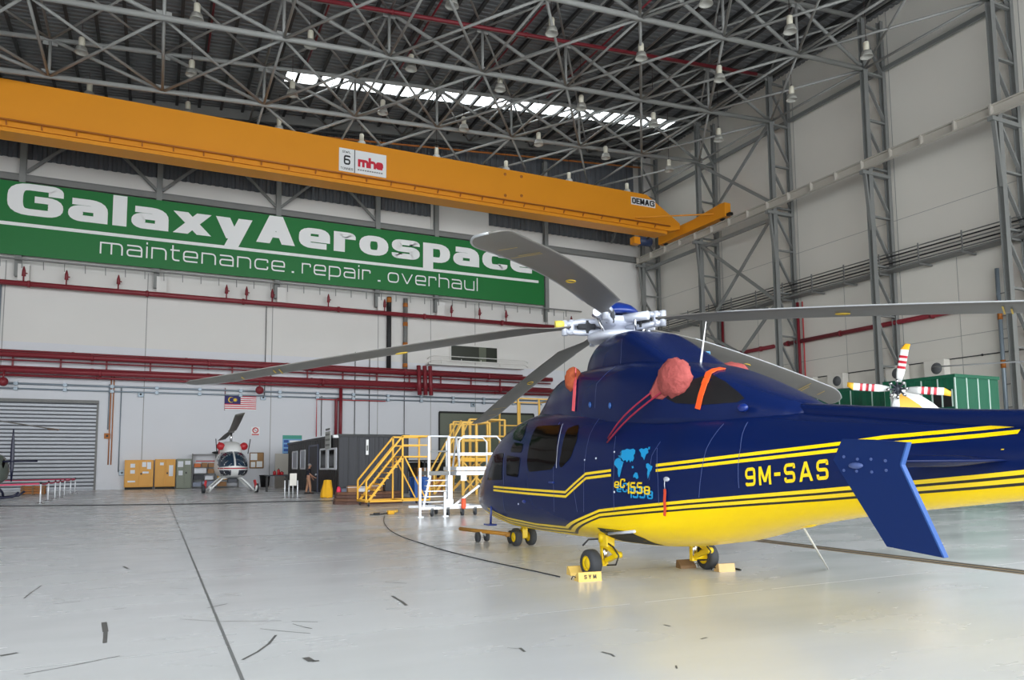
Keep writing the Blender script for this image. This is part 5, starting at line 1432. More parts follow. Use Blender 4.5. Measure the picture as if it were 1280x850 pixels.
for l, u, w, h, c, where in stuff_:
    x = x0 + wh * u; z = lev[l]
    t = thing('storage_box', '%s storage box on the grey rack, %s' % (c, where), 'box', (x + wh * w / 2, CF + .3, z), 0, 'boxes on the grey rack')
    MB().box((x, CF + .06, z), (x + wh * w, CF + .56, z + h), 0, .02).build('tub', cols[c], t)
    MB().box((x - .01, CF + .05, z + h), (x + wh * w + .01, CF + .57, z + h + .03), 0, .008).build('lid', cols[c], t)
mb = MB()
for k, (dx, r) in enumerate(((.0, .16), (.3, .2), (.62, .22), (.95, .17), (-.35, .1))): mb.ball((x0 + wh * .62 + dx, CF + .3, zt + r * .8), (.34, .26, r), 0, 12, 8)
tag(mb.build('black_bag', M['black']), 'lumpy black bag lying on top of the grey rack', 'bag')

# ---- white helicopter seen from the front
M['hw'] = mat('white_gloss', (226, 226, 224), .3, coat=.2)
M['hred'] = mat('deep_red_paint', (176, 36, 44), .4)
M['hglass'] = mat('blue_dark_glass', (40, 58, 76), .1)
M['hdark'] = mat('dark_underside', (44, 48, 58), .5)
hp = at_z(290, 616.5); K = (hp.y * .9 + hp.x * .43) / 929.45      # metres per pixel at that distance
t = h2 = thing('helicopter', 'small white and red skid helicopter facing the viewer by the back wall', 'helicopter', (hp.x, hp.y + 1.5, 0), R(1))
def sec0(y, zb, zt, hw, zm, nt=2.4, nb=2.6, n=28): return section(y, zb, zt, hw, zm, nt, nb, n, 0.0)
mb = MB().loft([sec0(-2.6, 1.5, 1.62, .05, 1.56), sec0(-2.5, 1.28, 1.82, .36, 1.5), sec0(-2.25, 1.08, 2.05, .62, 1.46), sec0(-1.8, .95, 2.34, .80, 1.46), sec0(-1.2, .9, 2.58, .9, 1.5), sec0(-.3, .88, 2.68, .93, 1.55), sec0(.8, .9, 2.62, .9, 1.6), sec0(1.8, 1.1, 2.5, .7, 1.7), sec0(2.8, 1.45, 2.3, .42, 1.85), sec0(5, 1.75, 2.2, .24, 1.97), sec0(7.4, 1.9, 2.15, .14, 2.02)])
tmp = mb.mesh('tmp', []); bm_ = bmesh.new(); bm_.from_mesh(tmp); h2bvh = BVHTree.FromBMesh(bm_); bm_.free(); bpy.data.meshes.remove(tmp)
mb.build('fuselage', M['hw'], t, True)
def front_patch(poly, m, name, off=.006, step=.06):
    bm = bmesh.new(); bm.faces.new([bm.verts.new((x, 0, z)) for x, z in poly]); bmesh.ops.triangulate(bm, faces=bm.faces[:])
    for ax in (0, 2):
        k = -1.2 if ax == 0 else .6
        while k < (1.2 if ax == 0 else 3):
            co = [0, 0, 0]; co[ax] = k; no = [0, 0, 0]; no[ax] = 1
            bmesh.ops.bisect_plane(bm, geom=bm.verts[:] + bm.edges[:] + bm.faces[:], plane_co=co, plane_no=no); k += step
    bm.verts.index_update(); vs = []
    for v in bm.verts:
        h = h2bvh.ray_cast(Vector((v.co.x, -6, v.co.z)), Vector((0, 1, 0)))
        if h[0] is None: h = h2bvh.find_nearest(Vector((v.co.x, -1.2, v.co.z)))
        n_ = h[1] if h[1].y < .2 else -h[1]
        vs.append(h[0] + n_ * off)
    o = MB().add(vs, [[v.index for v in f.verts] for f in bm.faces], 0, True).build(name, m, h2, True); bm.free(); return o
for s in (-1, 1):
    front_patch([(s * .05, 1.66), (s * .80, 1.58), (s * .89, 1.75), (s * .84, 2.25), (s * .62, 2.5), (s * .05, 2.6)], M['hglass'], 'windscreen')
    front_patch([(s * .2, 1.1), (s * .68, 1.06), (s * .82, 1.4), (s * .22, 1.4)], M['hdark'], 'chin_window')
front_patch([(-.86, 1.47), (.86, 1.47), (.86, 1.54), (-.86, 1.54)], M['hred'], 'red_stripe')
MB().loft([section(y, 2.3, zt, hw, 2.5, 3, 2, 24, 0) for y, zt, hw in ((-1.3, 2.62, .3), (-1.1, 2.9, .5), (-.6, 3.15, .6), (.4, 3.2, .62), (1.4, 3.0, .5), (2.4, 2.6, .3))]).build('engine_cowling', M['hw'], t, True)
for s in (-1, 1): MB().lathe([(.001, -.1), (.2, -.08), (.24, 0), (.2, .5), (.12, .6)], (s * .68, -.8, 2.86), 'y', 16).build('intake_cover', M['hred'], t, True)
MB().tube([(0, 0, 3.1), (0, 0, 3.75)], .07, 10).build('mast', M['chrome'], t, True)
MB().box((-.16, -.3, 3.72), (.16, .3, 3.9), 0, .04).build('rotor_hub', M['steel_d'], t, True)
for s, dz in ((-1, .75), (1, -.35)):
    mb = MB(); rings = []
    for k in range(10):
        u = k / 9; y = s * (.3 + 5.2 * u); c = Vector((.02 + (-.15 if s < 0 else -.05) * u, y, 3.82 + dz * u ** 1.2)); w = .24 + .03 * u
        rings.append([c + Vector((w * math.cos(q), 0, .03 * math.sin(q) - .25 * w * math.cos(q) * -1)) for q in [2 * PI * j / 10 for j in range(10)]])
    mb.loft(rings).build('rotor_blade', M['blade'], t, True)
for y in (-1.2, .9):
    MB().tube([(-1.28, y, .16), (-1.05, y, .42), (-.55, y, .9), (0, y, .98), (.55, y, .9), (1.05, y, .42), (1.28, y, .16)], .06, 8).build('cross_tube', M['hw'], t, True)
for s in (-1, 1):
    MB().tube([(s * 1.3, -2.2, .42), (s * 1.3, -1.9, .16), (s * 1.3, -1.2, .1), (s * 1.3, 1.6, .1)], .06, 8).build('skid', M['hw'], t, True)
    MB().lathe([(.12, -.1), (.27, -.1), (.27, .1), (.12, .1)], (s * 1.56, -.3, .27), 'x', 16).build('handling_wheel', M['rubber'], t, True)
    MB().bar((s * 1.5, -.5, .3), (s * 1.42, -.3, .75), .12).build('jack_arm', M['red_b'], t, True)
    MB().tube([(s * .9, -1.0, 2.4), (s * 1.0, -1.2, 3.3)], .03, 6).build('antenna', M['black'], t, True)
MB().box((-1.75, 3.8, 1.95), (1.3, 4.2, 2.03)).build('tailplane', M['hred'], t, True)
MB().prism([(-.04, 6.4, 2.0), (-.04, 7.6, 2.0), (-.04, 8.1, 3.4), (-.04, 7.5, 3.4)], (.08, 0, 0)).build('tail_fin', M['hred'], t, True)
MB().bar((.2, 7.2, 1.3), (.2, 7.2, 2.8), .14, .03).build('tail_rotor', M['hw'], t, True)
MB().box((-.28, -1.4, .62), (.28, -.8, .9), 0, .04).build('belly_light', M['hdark'], t, True)

# ---- dark helicopter cut by the left edge of the picture
gp = at_z(18, 623); kp = (R_ := (gp - EYE).dot(_f)) / 929.45
M['hgrey'] = mat('grey_green_gloss', (88, 94, 88), .25, coat=.3)
M['hblue'] = mat('blue_black', (24, 26, 54), .4)
t = thing('helicopter', 'dark grey skid helicopter cut off by the left picture edge, before the roller door', 'helicopter', (gp.x - 2.4, gp.y, 0))
bx = at_y(12, 580, gp.y).x
def secx(dx, zb, zt, hw, zm, n=24):
    P = []
    for j in range(n):
        a = 2 * PI * j / n; c, s = math.cos(a), math.sin(a); P.append(Vector((bx - dx, gp.y + hw * math.copysign(abs(c) ** .85, c), zm + (zt - zm if s > 0 else zm - zb) * math.copysign(abs(s) ** .85, s))))
    return P
MB().loft([secx(.0, 1.4, 1.6, .05, 1.5), secx(.08, 1.05, 2.0, .35, 1.5), secx(.3, .85, 2.3, .6, 1.5), secx(.8, .72, 2.52, .8, 1.5), secx(1.6, .7, 2.62, .85, 1.5), secx(2.6, .75, 2.6, .8, 1.55), secx(3.4, 1.1, 2.4, .5, 1.7), secx(4.4, 1.5, 2.1, .22, 1.85), secx(8.5, 1.75, 2.0, .12, 1.9)]).build('fuselage', M['hgrey'], t)
MB().loft([secx(.02, 1.5, 1.8, .12, 1.7), secx(.2, 1.4, 2.14, .5, 1.7), secx(.6, 1.4, 2.44, .72, 1.7), secx(1.1, 1.45, 2.58, .84, 1.7)]).build('canopy', M['glass'], t)
for s in (-1, 1):
    q = at_y(24, 621, gp.y)
    MB().tube([(bx + .62, gp.y + s * 1.0, .35), (bx + .35, gp.y + s * 1.0, .12), (bx - .2, gp.y + s * 1.0, .06), (bx - 3.2, gp.y + s * 1.0, .06)], .06, 8).build('skid', M['hblue'], t)
    for dx in (.7, 2.4): MB().tube([(bx - dx, gp.y + s * .5, .8), (bx - dx + .3, gp.y + s * .95, .3), (bx - dx + .35, gp.y + s * 1.0, .06)], .06, 8).build('skid_leg', M['hblue'], t)
a = at_y(17, 536, gp.y - .4); b = at_y(14, 602, gp.y - .4); c = (a + b) / 2
mb = MB().loft([[Vector((p.x + w * math.cos(q), p.y + .03 * math.sin(q), p.z)) for q in [2 * PI * j / 8 for j in range(8)]] for p, w in ((a, .03), (a.lerp(b, .12), .05), (a.lerp(b, .3), .09), (c, .1), (a.lerp(b, .75), .09), (b, .03))]); mb.build('tail_rotor_blade', M['hblue'], t)
MB().tube([at_y(0, 577, gp.y - .4), at_y(47, 576.3, gp.y - .4)], .05, 8).build('pitot_boom', M['hblue'], t)
a, b = at_y(-140, 506, gp.y), at_y(73, 537.5, gp.y); mb = MB().loft([[p + Vector((0, .16 * math.cos(q), .035 * math.sin(q))) for q in [2 * PI * j / 10 for j in range(10)]] for p in [a.lerp(b, k / 8) + Vector((0, 0, .1 * (1 - (k / 8)) * (k / 8))) for k in range(9)]])
o = mb.build('rotor_blade', M['blade'], t)
MB().tube([b.lerp(a, .07), b + Vector((.01, 0, 0))], .045, 8).build('blade_tip', M['orange_d'], o)
MB().tube([(a.x, gp.y, 2.6), (a.x, gp.y, a.z + .1)], .09, 10).build('mast', M['steel_d'], t)
# ---- barrier stanchions
def stanchion(px, py, label, group, base=None, h=.98):
    p = at_z(px, py) if base is None else base
    t = thing('barrier_stanchion', label, 'stanchion', (p.x, p.y, 0), 0, group)
    MB().lathe([(.001, 0), (.19, 0), (.19, .02), (.1, .05), (.04, .06)], (0, 0, 0), 'z', 18).build('base', M['chrome'], t, True)
    MB().tube([(0, 0, .05), (0, 0, h - .1)], .032, 10).build('post', M['alu'], t, True)
    MB().lathe([(.04, h - .1), (.04, h - .02), (.03, h)], (0, 0, 0), 'z', 12).build('belt_head', M['black'], t, True)
    return Vector((p.x, p.y, 0))
SP = []
for i, (px, py) in enumerate(((50, 629.6), (59.7, 626.2), (68.4, 624.0), (74.5, 621.9), (80.2, 620), (87.8, 617.8), (93.5, 616.6))):
    SP.append(stanchion(px, py, ['nearest chrome barrier post of the row before the roller door', 'second nearest chrome barrier post in the row by the roller door', 'third nearest chrome barrier post in the row by the roller door', 'middle chrome barrier post in the row by the roller door', 'third farthest chrome barrier post in the row by the roller door', 'second farthest chrome barrier post in the row by the roller door', 'farthest chrome barrier post at the end of the left row'][i], 'barrier posts by the roller door'))
M['belt'] = mat('crimson_belt', (190, 52, 88), .6)
def belt(p, q, label, group='red barrier belts', z=.9):
    mb = MB(); k = 8
    P = [p.lerp(q, i / k) + Vector((0, 0, z - .05 * math.sin(PI * i / k))) for i in range(k + 1)]
    for i in range(k): mb.bar(P[i], P[i + 1], .012, .07)
    tag(mb.build('barrier_belt', M['belt']), label, 'barrier belt', group)
wd = ['first', 'second', 'third', 'fourth', 'fifth', 'sixth']
for i in range(6):
    d = (SP[i + 1] - SP[i]).normalized() * .05
    belt(SP[i] + d, SP[i + 1] - d, 'crimson belt between barrier posts by the roller door, %s from the near end' % wd[i])
belt(SP[0] + Vector((-.06, 0, 0)), SP[0] + Vector((-6.0, .6, 0)), 'crimson belt running left out of the picture from the nearest post')
belt(SP[6] + Vector((-.06, 0, 0)), SP[6] + Vector((-9.0, 1.6, 0)), 'far crimson belt running left in front of the roller door')
a = at_z(22, 619.5); b = at_z(59, 617.5)
t = thing('wooden_crate', 'low orange-brown wooden crate behind the barrier posts', 'crate', ((a.x + b.x) / 2, a.y + 1.2, 0))
w = (b.x - a.x) / 2; mb = MB()
for k in range(3): mb.box((-w, -.3, .04 + .17 * k), (w, .3, .19 + .17 * k), 0, .01)
mb.build('boards', mat('crate_wood', (168, 106, 52), .7, noise=.15, scale=5), t, True)
for x in (-w + .1, 0, w - .1): MB().box((x - .05, -.33, 0), (x + .05, .33, .55)).build('batten', M['wood_d'], t, True)
for i, (px, py, nm) in enumerate(((355.8, 622.9, 'left'), (361, 622.4, 'middle'), (371.7, 623.2, 'right'))):
    stanchion(px, py, 'chrome barrier post near the dark cabin, %s one of three' % nm, 'barrier posts by the dark cabin', h=1.0)
a = at_z(366, 622.6); w = .17
t = thing('sign_board', 'blank white sign board on a thin stand among the cabin barrier posts', 'sign', (a.x, a.y, 0))
MB().box((-.17, -.02, .62), (.17, .02, 1.24), 0, .006).build('panel', M['wall_r'], t, True)
MB().tube([(0, .03, 0), (0, .03, 1.0)], .02, 8).build('post', M['alu'], t, True); MB().lathe([(.001, 0), (.17, 0), (.17, .02), (.02, .04)], (0, .03, 0), 'z', 16).build('base', M['steel_d'], t, True)
# bin, sideboard and panel by the cabin
p = at_z(336, 609.5); t = thing('waste_bin', 'black waste bin standing at the back wall under the notice board', 'bin', (p.x, 61.6, 0))
MB().lathe([(.001, 0), (.3, 0), (.4, .85), (.43, .87), (.43, .92), (.38, .92), (.28, .05)], (0, 0, 0), 'z', 18).build('tub', M['black'], t, True)
MB().lathe([(.43, .88), (.46, .9), (.43, .93)], (0, 0, 0), 'z', 18).build('rim', M['dark'], t, True)
a, b = at_y(344, 567, 58), at_y(361, 567, 58); t = thing('partition_panel', 'beige partition panel with a grey lower half left of the dark cabin', 'partition', ((a.x + b.x) / 2, 58, 0))
MB().box((a.x, 58, 1.0), (b.x + 1.2, 58.08, a.z)).build('upper_panel', mat('beige_board', (196, 190, 180), .7), t); MB().box((a.x, 57.97, 0), (b.x + 1.2, 58.1, 1.0)).build('lower_panel', mat('taupe_board', (128, 120, 112), .7), t)
p = at_z(357, 616); t = thing('side_table', 'small dark table with red items left of the dark cabin', 'table', (p.x, p.y + 3, 0))
MB().box((-.8, -.35, .98), (.6, .35, 1.05), 0, .01).build('table_top', M['hdark'], t, True)
for x in (-.72, .52):
    for y in (-.28, .28): MB().box((x - .03, y - .03, 0), (x + .03, y + .03, .98)).build('leg', M['black'], t, True)
for k, (dx, h, w) in enumerate(((-.25, .3, .1), (.0, .42, .09), (.2, .24, .12))):
    tt = thing('red_canister', 'small red canister on the dark side table, ' + ['left one', 'middle and tallest one', 'right one'][k], 'canister', (p.x + dx, p.y + 3, 1.05), 0, 'red canisters on the side table')
    MB().lathe([(.001, 0), (w, 0), (w, h * .75), (w * .4, h * .85)], (0, 0, 0), 'z', 14).build('can', M['hred'], tt, True); MB().lathe([(w * .4, h * .85), (w * .4, h), (.001, h)], (0, 0, 0), 'z', 10).build('cap', M['black'], tt, True)
# ================================================================== CABIN, PERSON, STAIRS, PLATFORMS
M['cabin'] = mat('charcoal_panel', (30, 31, 40), .5, noise=.06, scale=1.5)
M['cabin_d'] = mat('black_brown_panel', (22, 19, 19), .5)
C0 = at_z(423.5, 619.2); cx, cyy = C0.x, C0.y
zt = at_y(424, 542.5, cyy).z; xr_ = at_y(511, 543, cyy).x; yl = at_x(360.5, 552, cx).y
yl = min(yl, 60.5)
t = cabin = thing('site_cabin', 'charcoal panelled office cabin with a white-framed window row beside the back wall', 'cabin', ((cx + xr_) / 2, (cyy + yl) / 2, 0))
MB().box((cx + .05, cyy + .05, .0), (xr_ - .02, yl - .02, zt - .05)).build('body', M['cabin'], t)
mb = MB(); x = cx
ribbed(mb, cx, xr_, .02, lambda x: zt - .1, cyy + .03, .5, .012)
x = cx + .5
while x < xr_: mb.box((x - .02, cyy + .0, .02), (x + .01, cyy + .03, zt - .1), 1); x += .5
mb.build('front_cladding', [M['cabin'], M['black']], t)
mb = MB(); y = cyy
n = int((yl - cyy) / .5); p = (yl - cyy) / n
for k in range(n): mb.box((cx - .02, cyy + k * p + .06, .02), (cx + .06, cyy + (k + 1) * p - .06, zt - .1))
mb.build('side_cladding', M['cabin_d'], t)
mb = MB().box((cx - .08, cyy - .06, zt - .14), (xr_ + .04, yl + .02, zt)); mb.build('roof_edge', M['black'], t)
def on_side(px, py, off=.03): return at_x(px, py, cx - off)
M['blind'] = mat('window_blind', (176, 180, 192), .4)
M['strip_w'] = mat('white_window_frame', (226, 228, 234), .4)
for px0, px1, py0, py1, nm in ((366, 371.4, 565, 585.6, 'blind'), (376.3, 381.2, 563.6, 585.8, 'blind'), (400.5, 408, 562, 586), (409.5, 420, 561.5, 586)) and ((366, 371.6, 565, 585.6, 1), (376.0, 381.4, 563.6, 585.8, 1), (400.5, 409.5, 562, 586, 0), (411, 420.5, 561.5, 586, 0)):
    a, b = on_side(px0, py0), on_side(px1, py1); zb2 = on_side(px0, py1).z
    o = MB().box((cx - .035, b.y, zb2), (cx - .021, a.y, a.z)).build('window', M['blind'] if nm else M['glass'], t)
    mb = MB(); w = .1
    for y in (a.y, b.y): mb.box((cx - .07, y - w / 2, zb2), (cx - .02, y + w / 2, a.z))
    for z in (zb2, a.z): mb.box((cx - .07, b.y, z - w / 2), (cx - .02, a.y, z + w / 2))
    mb.build('window_frame', M['strip_w'], o)
    if not nm:
        y = b.y + (a.y - b.y) * .12; MB().box((cx - .05, b.y, zb2), (cx - .036, y + .3, a.z)).build('blind', M['strip_w'], o)
a, b = on_side(387, 558), on_side(397, 620)
d = MB().box((cx - .05, b.y, .03), (cx - .021, a.y, a.z)).build('door', M['cabin'], t)
mb = MB()
for y in (a.y, b.y): mb.box((cx - .09, y - .06, .02), (cx - .02, y + .06, a.z))
mb.box((cx - .09, b.y, a.z - .06), (cx - .02, a.y, a.z + .06)); mb.build('door_frame', mat('slate_frame', (84, 88, 108), .5), d)
MB().box((cx - .16, b.y + .15, 1.0), (cx - .05, b.y + .2, 1.15)).build('handle', M['chrome'], d)
a, b = on_side(407, 540, .12), on_side(413, 560.5, .12)
tt = thing('hanging_banner', 'narrow pale grey notice standing up above the cabin eaves', 'notice', (cx - .12, (a.y + b.y) / 2, b.z))
MB().box((cx - .14, b.y, b.z), (cx - .09, a.y, a.z)).build('panel', mat('pale_notice', (186, 188, 184), .7), tt)
for k in range(4): MB().box((cx - .145, b.y + .1, b.z + .15 + .3 * k), (cx - .14, a.y - .1, b.z + .27 + .3 * k)).build('print', M['steel_d'], tt)
p = at_y(458.5, 559, cyy - .06); tt = thing('wall_notice', 'narrow white strip notice on the front of the dark cabin', 'notice', (p.x, cyy - .08, p.z - .35))
MB().box((p.x - .05, cyy - .1, p.z - .42), (p.x + .09, cyy - .01, p.z + .42)).build('panel', M['white'], tt); MB().box((p.x - .03, cyy - .104, p.z - .2), (p.x + .07, cyy - .1, p.z + .1)).build('print', M['steel_d'], tt)
p = at_y(421.5, 545.5, cyy); tt = thing('cabin_lamp', 'small white lamp at the corner of the dark cabin roof', 'lamp', (cx - .2, cyy + .1, p.z - .1))
MB().box((cx - .35, cyy - .05, p.z - .08), (cx - .05, cyy + .2, p.z + .08), 0, .03).build('head', M['white'], tt); MB().box((cx - .12, cyy + .0, p.z + .05), (cx + .02, cyy + .15, p.z + .14)).build('bracket', M['steel_d'], tt)

# ---- person walking by the cabin door: dark shirt, tan trousers
pp = at_z(385, 617.3); H_ = 1.72
def skin_mesh(name, chains, mats, parent, sub=1, local=True):
    """chains: lists of (point, radius); grown with a skin modifier into one continuous surface."""
    vs, es, rs = [], [], []
    idx = {}
    for ch in chains:
        prev = None
        for q, r in ch:
            key = tuple(round(v, 4) for v in q)
            if key not in idx: idx[key] = len(vs); vs.append(q); rs.append(r)
            i = idx[key]
            if prev is not None and prev != i: es.append((prev, i))
            prev = i
    me = bpy.data.meshes.new(name); me.from_pydata(vs, es, []); ob = bpy.data.objects.new(name, me); col.objects.link(ob)
    m = ob.modifiers.new('skin', 'SKIN'); sl = me.skin_vertices[0].data
    for i, r in enumerate(rs): sl[i].radius = r if isinstance(r, tuple) else (r, r)
    sl[0].use_root = True
    s = ob.modifiers.new('sub', 'SUBSURF'); s.levels = s.render_levels = sub
    dg = bpy.context.evaluated_depsgraph_get(); me2 = bpy.data.meshes.new_from_object(ob.evaluated_get(dg))
    bpy.data.objects.remove(ob); bpy.data.meshes.remove(me)
    me2.name = name
    for f in me2.polygons: f.use_smooth = True
    me2.materials.clear(); me2.materials.append(mats)
    o = bpy.data.objects.new(name, me2); col.objects.link(o); o.parent = parent; o['_o'] = (0, 0, 0)
    return o
M['skin'] = mat('skin', (176, 128, 104), .6); M['hair'] = mat('grey_hair', (150, 146, 144), .8); M['shirt'] = mat('navy_shirt', (24, 26, 40), .8); M['tan'] = mat('tan_trousers', (176, 132, 104), .8); M['shoe'] = mat('dark_shoe', (30, 28, 28), .6)
person = thing('person', 'person in dark shirt and tan trousers at the cabin door, one arm reaching forward', 'person', (pp.x, pp.y, 0), R(-14))
# facing +x, slightly bent forward; feet apart along x
arm_r = [((.03, -.19, 1.40), .055), ((.10, -.22, 1.14), .043), ((.30, -.20, .98), .034), ((.37, -.19, .94), .024), ((.43, -.185, .91), .026)]
arm_l = [((.03, .19, 1.40), .055), ((.06, .23, 1.13), .043), ((.20, .22, .92), .034), ((.24, .215, .86), .024), ((.27, .21, .81), .026)]
chains = [[((0, 0, .93), (.13, .16)), ((.01, 0, 1.12), (.115, .14)), ((.03, 0, 1.30), (.12, .17)), ((.035, 0, 1.42), (.08, .10)), ((.05, 0, 1.49), .052), ((.075, 0, 1.56), .07), ((.085, 0, 1.63), .092), ((.08, 0, 1.69), .075)],
          [((.03, 0, 1.30), (.12, .17))] + arm_r, [((.03, 0, 1.30), (.12, .17))] + arm_l]
for s, dx in ((-1, .14), (1, -.12)):
    chains.append([((0, 0, .93), (.13, .16)), ((.02 + dx * .1, s * .10, .84), .095), ((dx * .6 + .03, s * .10, .48), .062), ((dx, s * .1, .10), .042), ((dx + .04, s * .1, .05), .04), ((dx + .15, s * .105, .035), .035)])
for arm in (arm_r, arm_l):
    e = Vector(arm[-1][0]); d = (e - Vector(arm[-2][0])).normalized(); sd = 1 if e.y > 0 else -1
    for k, (off, ln) in enumerate(((-.024, .068), (-.008, .078), (.008, .074), (.023, .06))):
        b0 = e + Vector((.0, off, .004)); chains.append([(arm[-1][0], .026), (tuple(b0 + d * .02), .010), (tuple(b0 + d * ln * .6), .009), (tuple(b0 + d * ln + Vector((-.012, 0, -.008))), .007)])
    chains.append([(arm[-1][0], .026), (tuple(e + Vector((.02, -sd * .035, .01))), .011), (tuple(e + d * .04 + Vector((.01, -sd * .045, .0))), .009)])
skin_mesh('body', chains, M['skin'], person, 2)
skin_mesh('shirt', [[((0, 0, .90), (.15, .18)), ((.01, 0, 1.12), (.135, .16)), ((.03, 0, 1.30), (.14, .185)), ((.035, 0, 1.42), (.085, .12)), ((.04, 0, 1.46), .066)], [((.03, 0, 1.30), (.14, .185)), ((.03, -.19, 1.40), .075), ((.10, -.22, 1.16), .062)], [((.03, 0, 1.30), (.14, .185)), ((.03, .19, 1.40), .075), ((.06, .23, 1.15), .062)]], M['shirt'], person, 2)
skin_mesh('trousers', [[((0, 0, .96), (.145, .175)), ((0, 0, .88), (.14, .17))]] + [[((0, 0, .88), (.14, .17)), ((.02 + dx * .1, s * .10, .80), .11), ((dx * .6 + .03, s * .10, .48), .082), ((dx, s * .1, .09), .066)] for s, dx in ((-1, .14), (1, -.12))], M['tan'], person, 2)
for s, dx in ((-1, .14), (1, -.12)):
    MB().loft([[Vector((dx + x, s * .1 + w * math.cos(q), max(0.0, h * (.5 + .5 * math.sin(q))))) for q in [2 * PI * j / 12 for j in range(12)]] for x, w, h in ((-.09, .02, .06), (-.07, .045, .1), (0, .05, .11), (.08, .052, .075), (.16, .048, .055), (.2, .02, .04))]).build('shoe', M['shoe'], person, True)
mb = MB(); mb.ball((.065, 0, 1.665), (.10, .088, .085), 0, 16, 10); mb.build('hair', M['hair'], person, True)
mb = MB().ball((.175, 0, 1.615), (.018, .014, .024), 0, 10, 6); mb.ball((.165, 0, 1.575), (.012, .024, .007), 0, 10, 6)
for s in (-1, 1): mb.ball((.08, s * .09, 1.62), (.02, .012, .03), 0, 10, 6)
mb.build('nose_mouth_ears', M['skin'], person, True)
for s in (-1, 1): MB().ball((.166, s * .033, 1.64), (.009, .013, .009), 0, 10, 6).build('eye', M['black'], person, True)

# ---- things around the cabin front
p = at_z(409, 622.3); t = thing('draped_stand', 'bright yellow cloth draped over a stand in front of the cabin', 'cloth cover', (p.x, p.y, 0))
mb = MB(); rings = []
for k in range(12):
    u = k / 11; z = .02 + .86 * u; w = .27 - .09 * u + .02 * math.sin(5 * u)
    rings.append([Vector(((w + .02 * math.sin(7 * q + 3 * u)) * math.cos(q) * 1.1 - .03 * (1 - u), (w + .02 * math.sin(7 * q + 3 * u)) * math.sin(q), z + (.02 * math.sin(5 * q) if k == 0 else 0))) for q in [2 * PI * j / 36 for j in range(36)]])
rings.append([Vector((.1 * math.cos(q), .1 * math.sin(q), .905)) for q in [2 * PI * j / 36 for j in range(36)]])
mb.loft(rings).build('cloth', mat('cloth_yellow', (232, 172, 24), .8, noise=.08, scale=6), t, True)
# timber platform with loose things on it
a = at_z(474, 631.5); t = thing('timber_platform', 'low dark brown timber platform behind the yellow stairs', 'platform', (a.x, a.y + 1.75, 0)); PX, PY = a.x, a.y + 1.75
for k in range(4):
    r = 1.5 - .03 * k
    MB().loft([[Vector((r * math.cos(q), r * .6 * math.sin(q), z)) for q in [2 * PI * (j + .5) / 12 for j in range(12)]] for z in (.13 * k, .13 * k + .115)], smooth=False).build('plank_layer', mat('brown_plank_%d' % k, (98 + 14 * (k % 2), 70 + 8 * (k % 2), 60), .75, noise=.15, scale=4), t, True)
CL = [('carton', (-1.0, -.3), (.42, .34, .26), 'brown', 'brown carton at the left end of the timber platform'), ('tool_box', (-.35, -.2), (.5, .3, .22), 'white', 'white tool box on the timber platform'), ('tool_box', (-1.35, .1), (.3, .24, .14), 'blue-grey', 'small blue-grey tool box at the edge of the timber platform'), ('carton', (.5, .2), (.6, .4, .3), 'brown', 'larger brown carton at the middle of the timber platform'), ('tool_box', (1.1, -.1), (.35, .3, .5), 'dark grey', 'upright dark grey box at the right end of the timber platform')]
for nm, (dx, dy), (w, d_, h), c, lb in CL:
    tt = thing(nm, lb, 'box', (PX + dx * .75, PY + dy, .505), R(random.uniform(-15, 15)))
    MB().box((-w / 2, -d_ / 2, 0), (w / 2, d_ / 2, h), 0, .015).build('case', cols[c], tt, True)
    MB().box((-w / 2 - .005, -d_ / 2 - .005, h * .72), (w / 2 + .005, d_ / 2 + .005, h * .8)).build('seam_band', cols['dark grey'] if nm == 'tool_box' else M['paper'], tt, True)
    if nm == 'tool_box': MB().tube([(-w * .2, 0, h), (-w * .2, 0, h + .06), (w * .2, 0, h + .06), (w * .2, 0, h)], .012, 6).build('handle', M['black'], tt, True)
tt = thing('red_lantern', 'small pink-red lantern at the corner of the timber platform', 'lantern', (PX - 1.3, PY - .2, .505)); MB().lathe([(.001, 0), (.09, 0), (.1, .06), (.07, .2), (.02, .24)], (0, 0, 0), 'z', 14).build('body', mat('pink_red', (222, 50, 86), .5), tt, True); MB().tube([(-.05, 0, .2), (0, 0, .3), (.05, 0, .2)], .01, 6).build('handle', M['black'], tt, True)

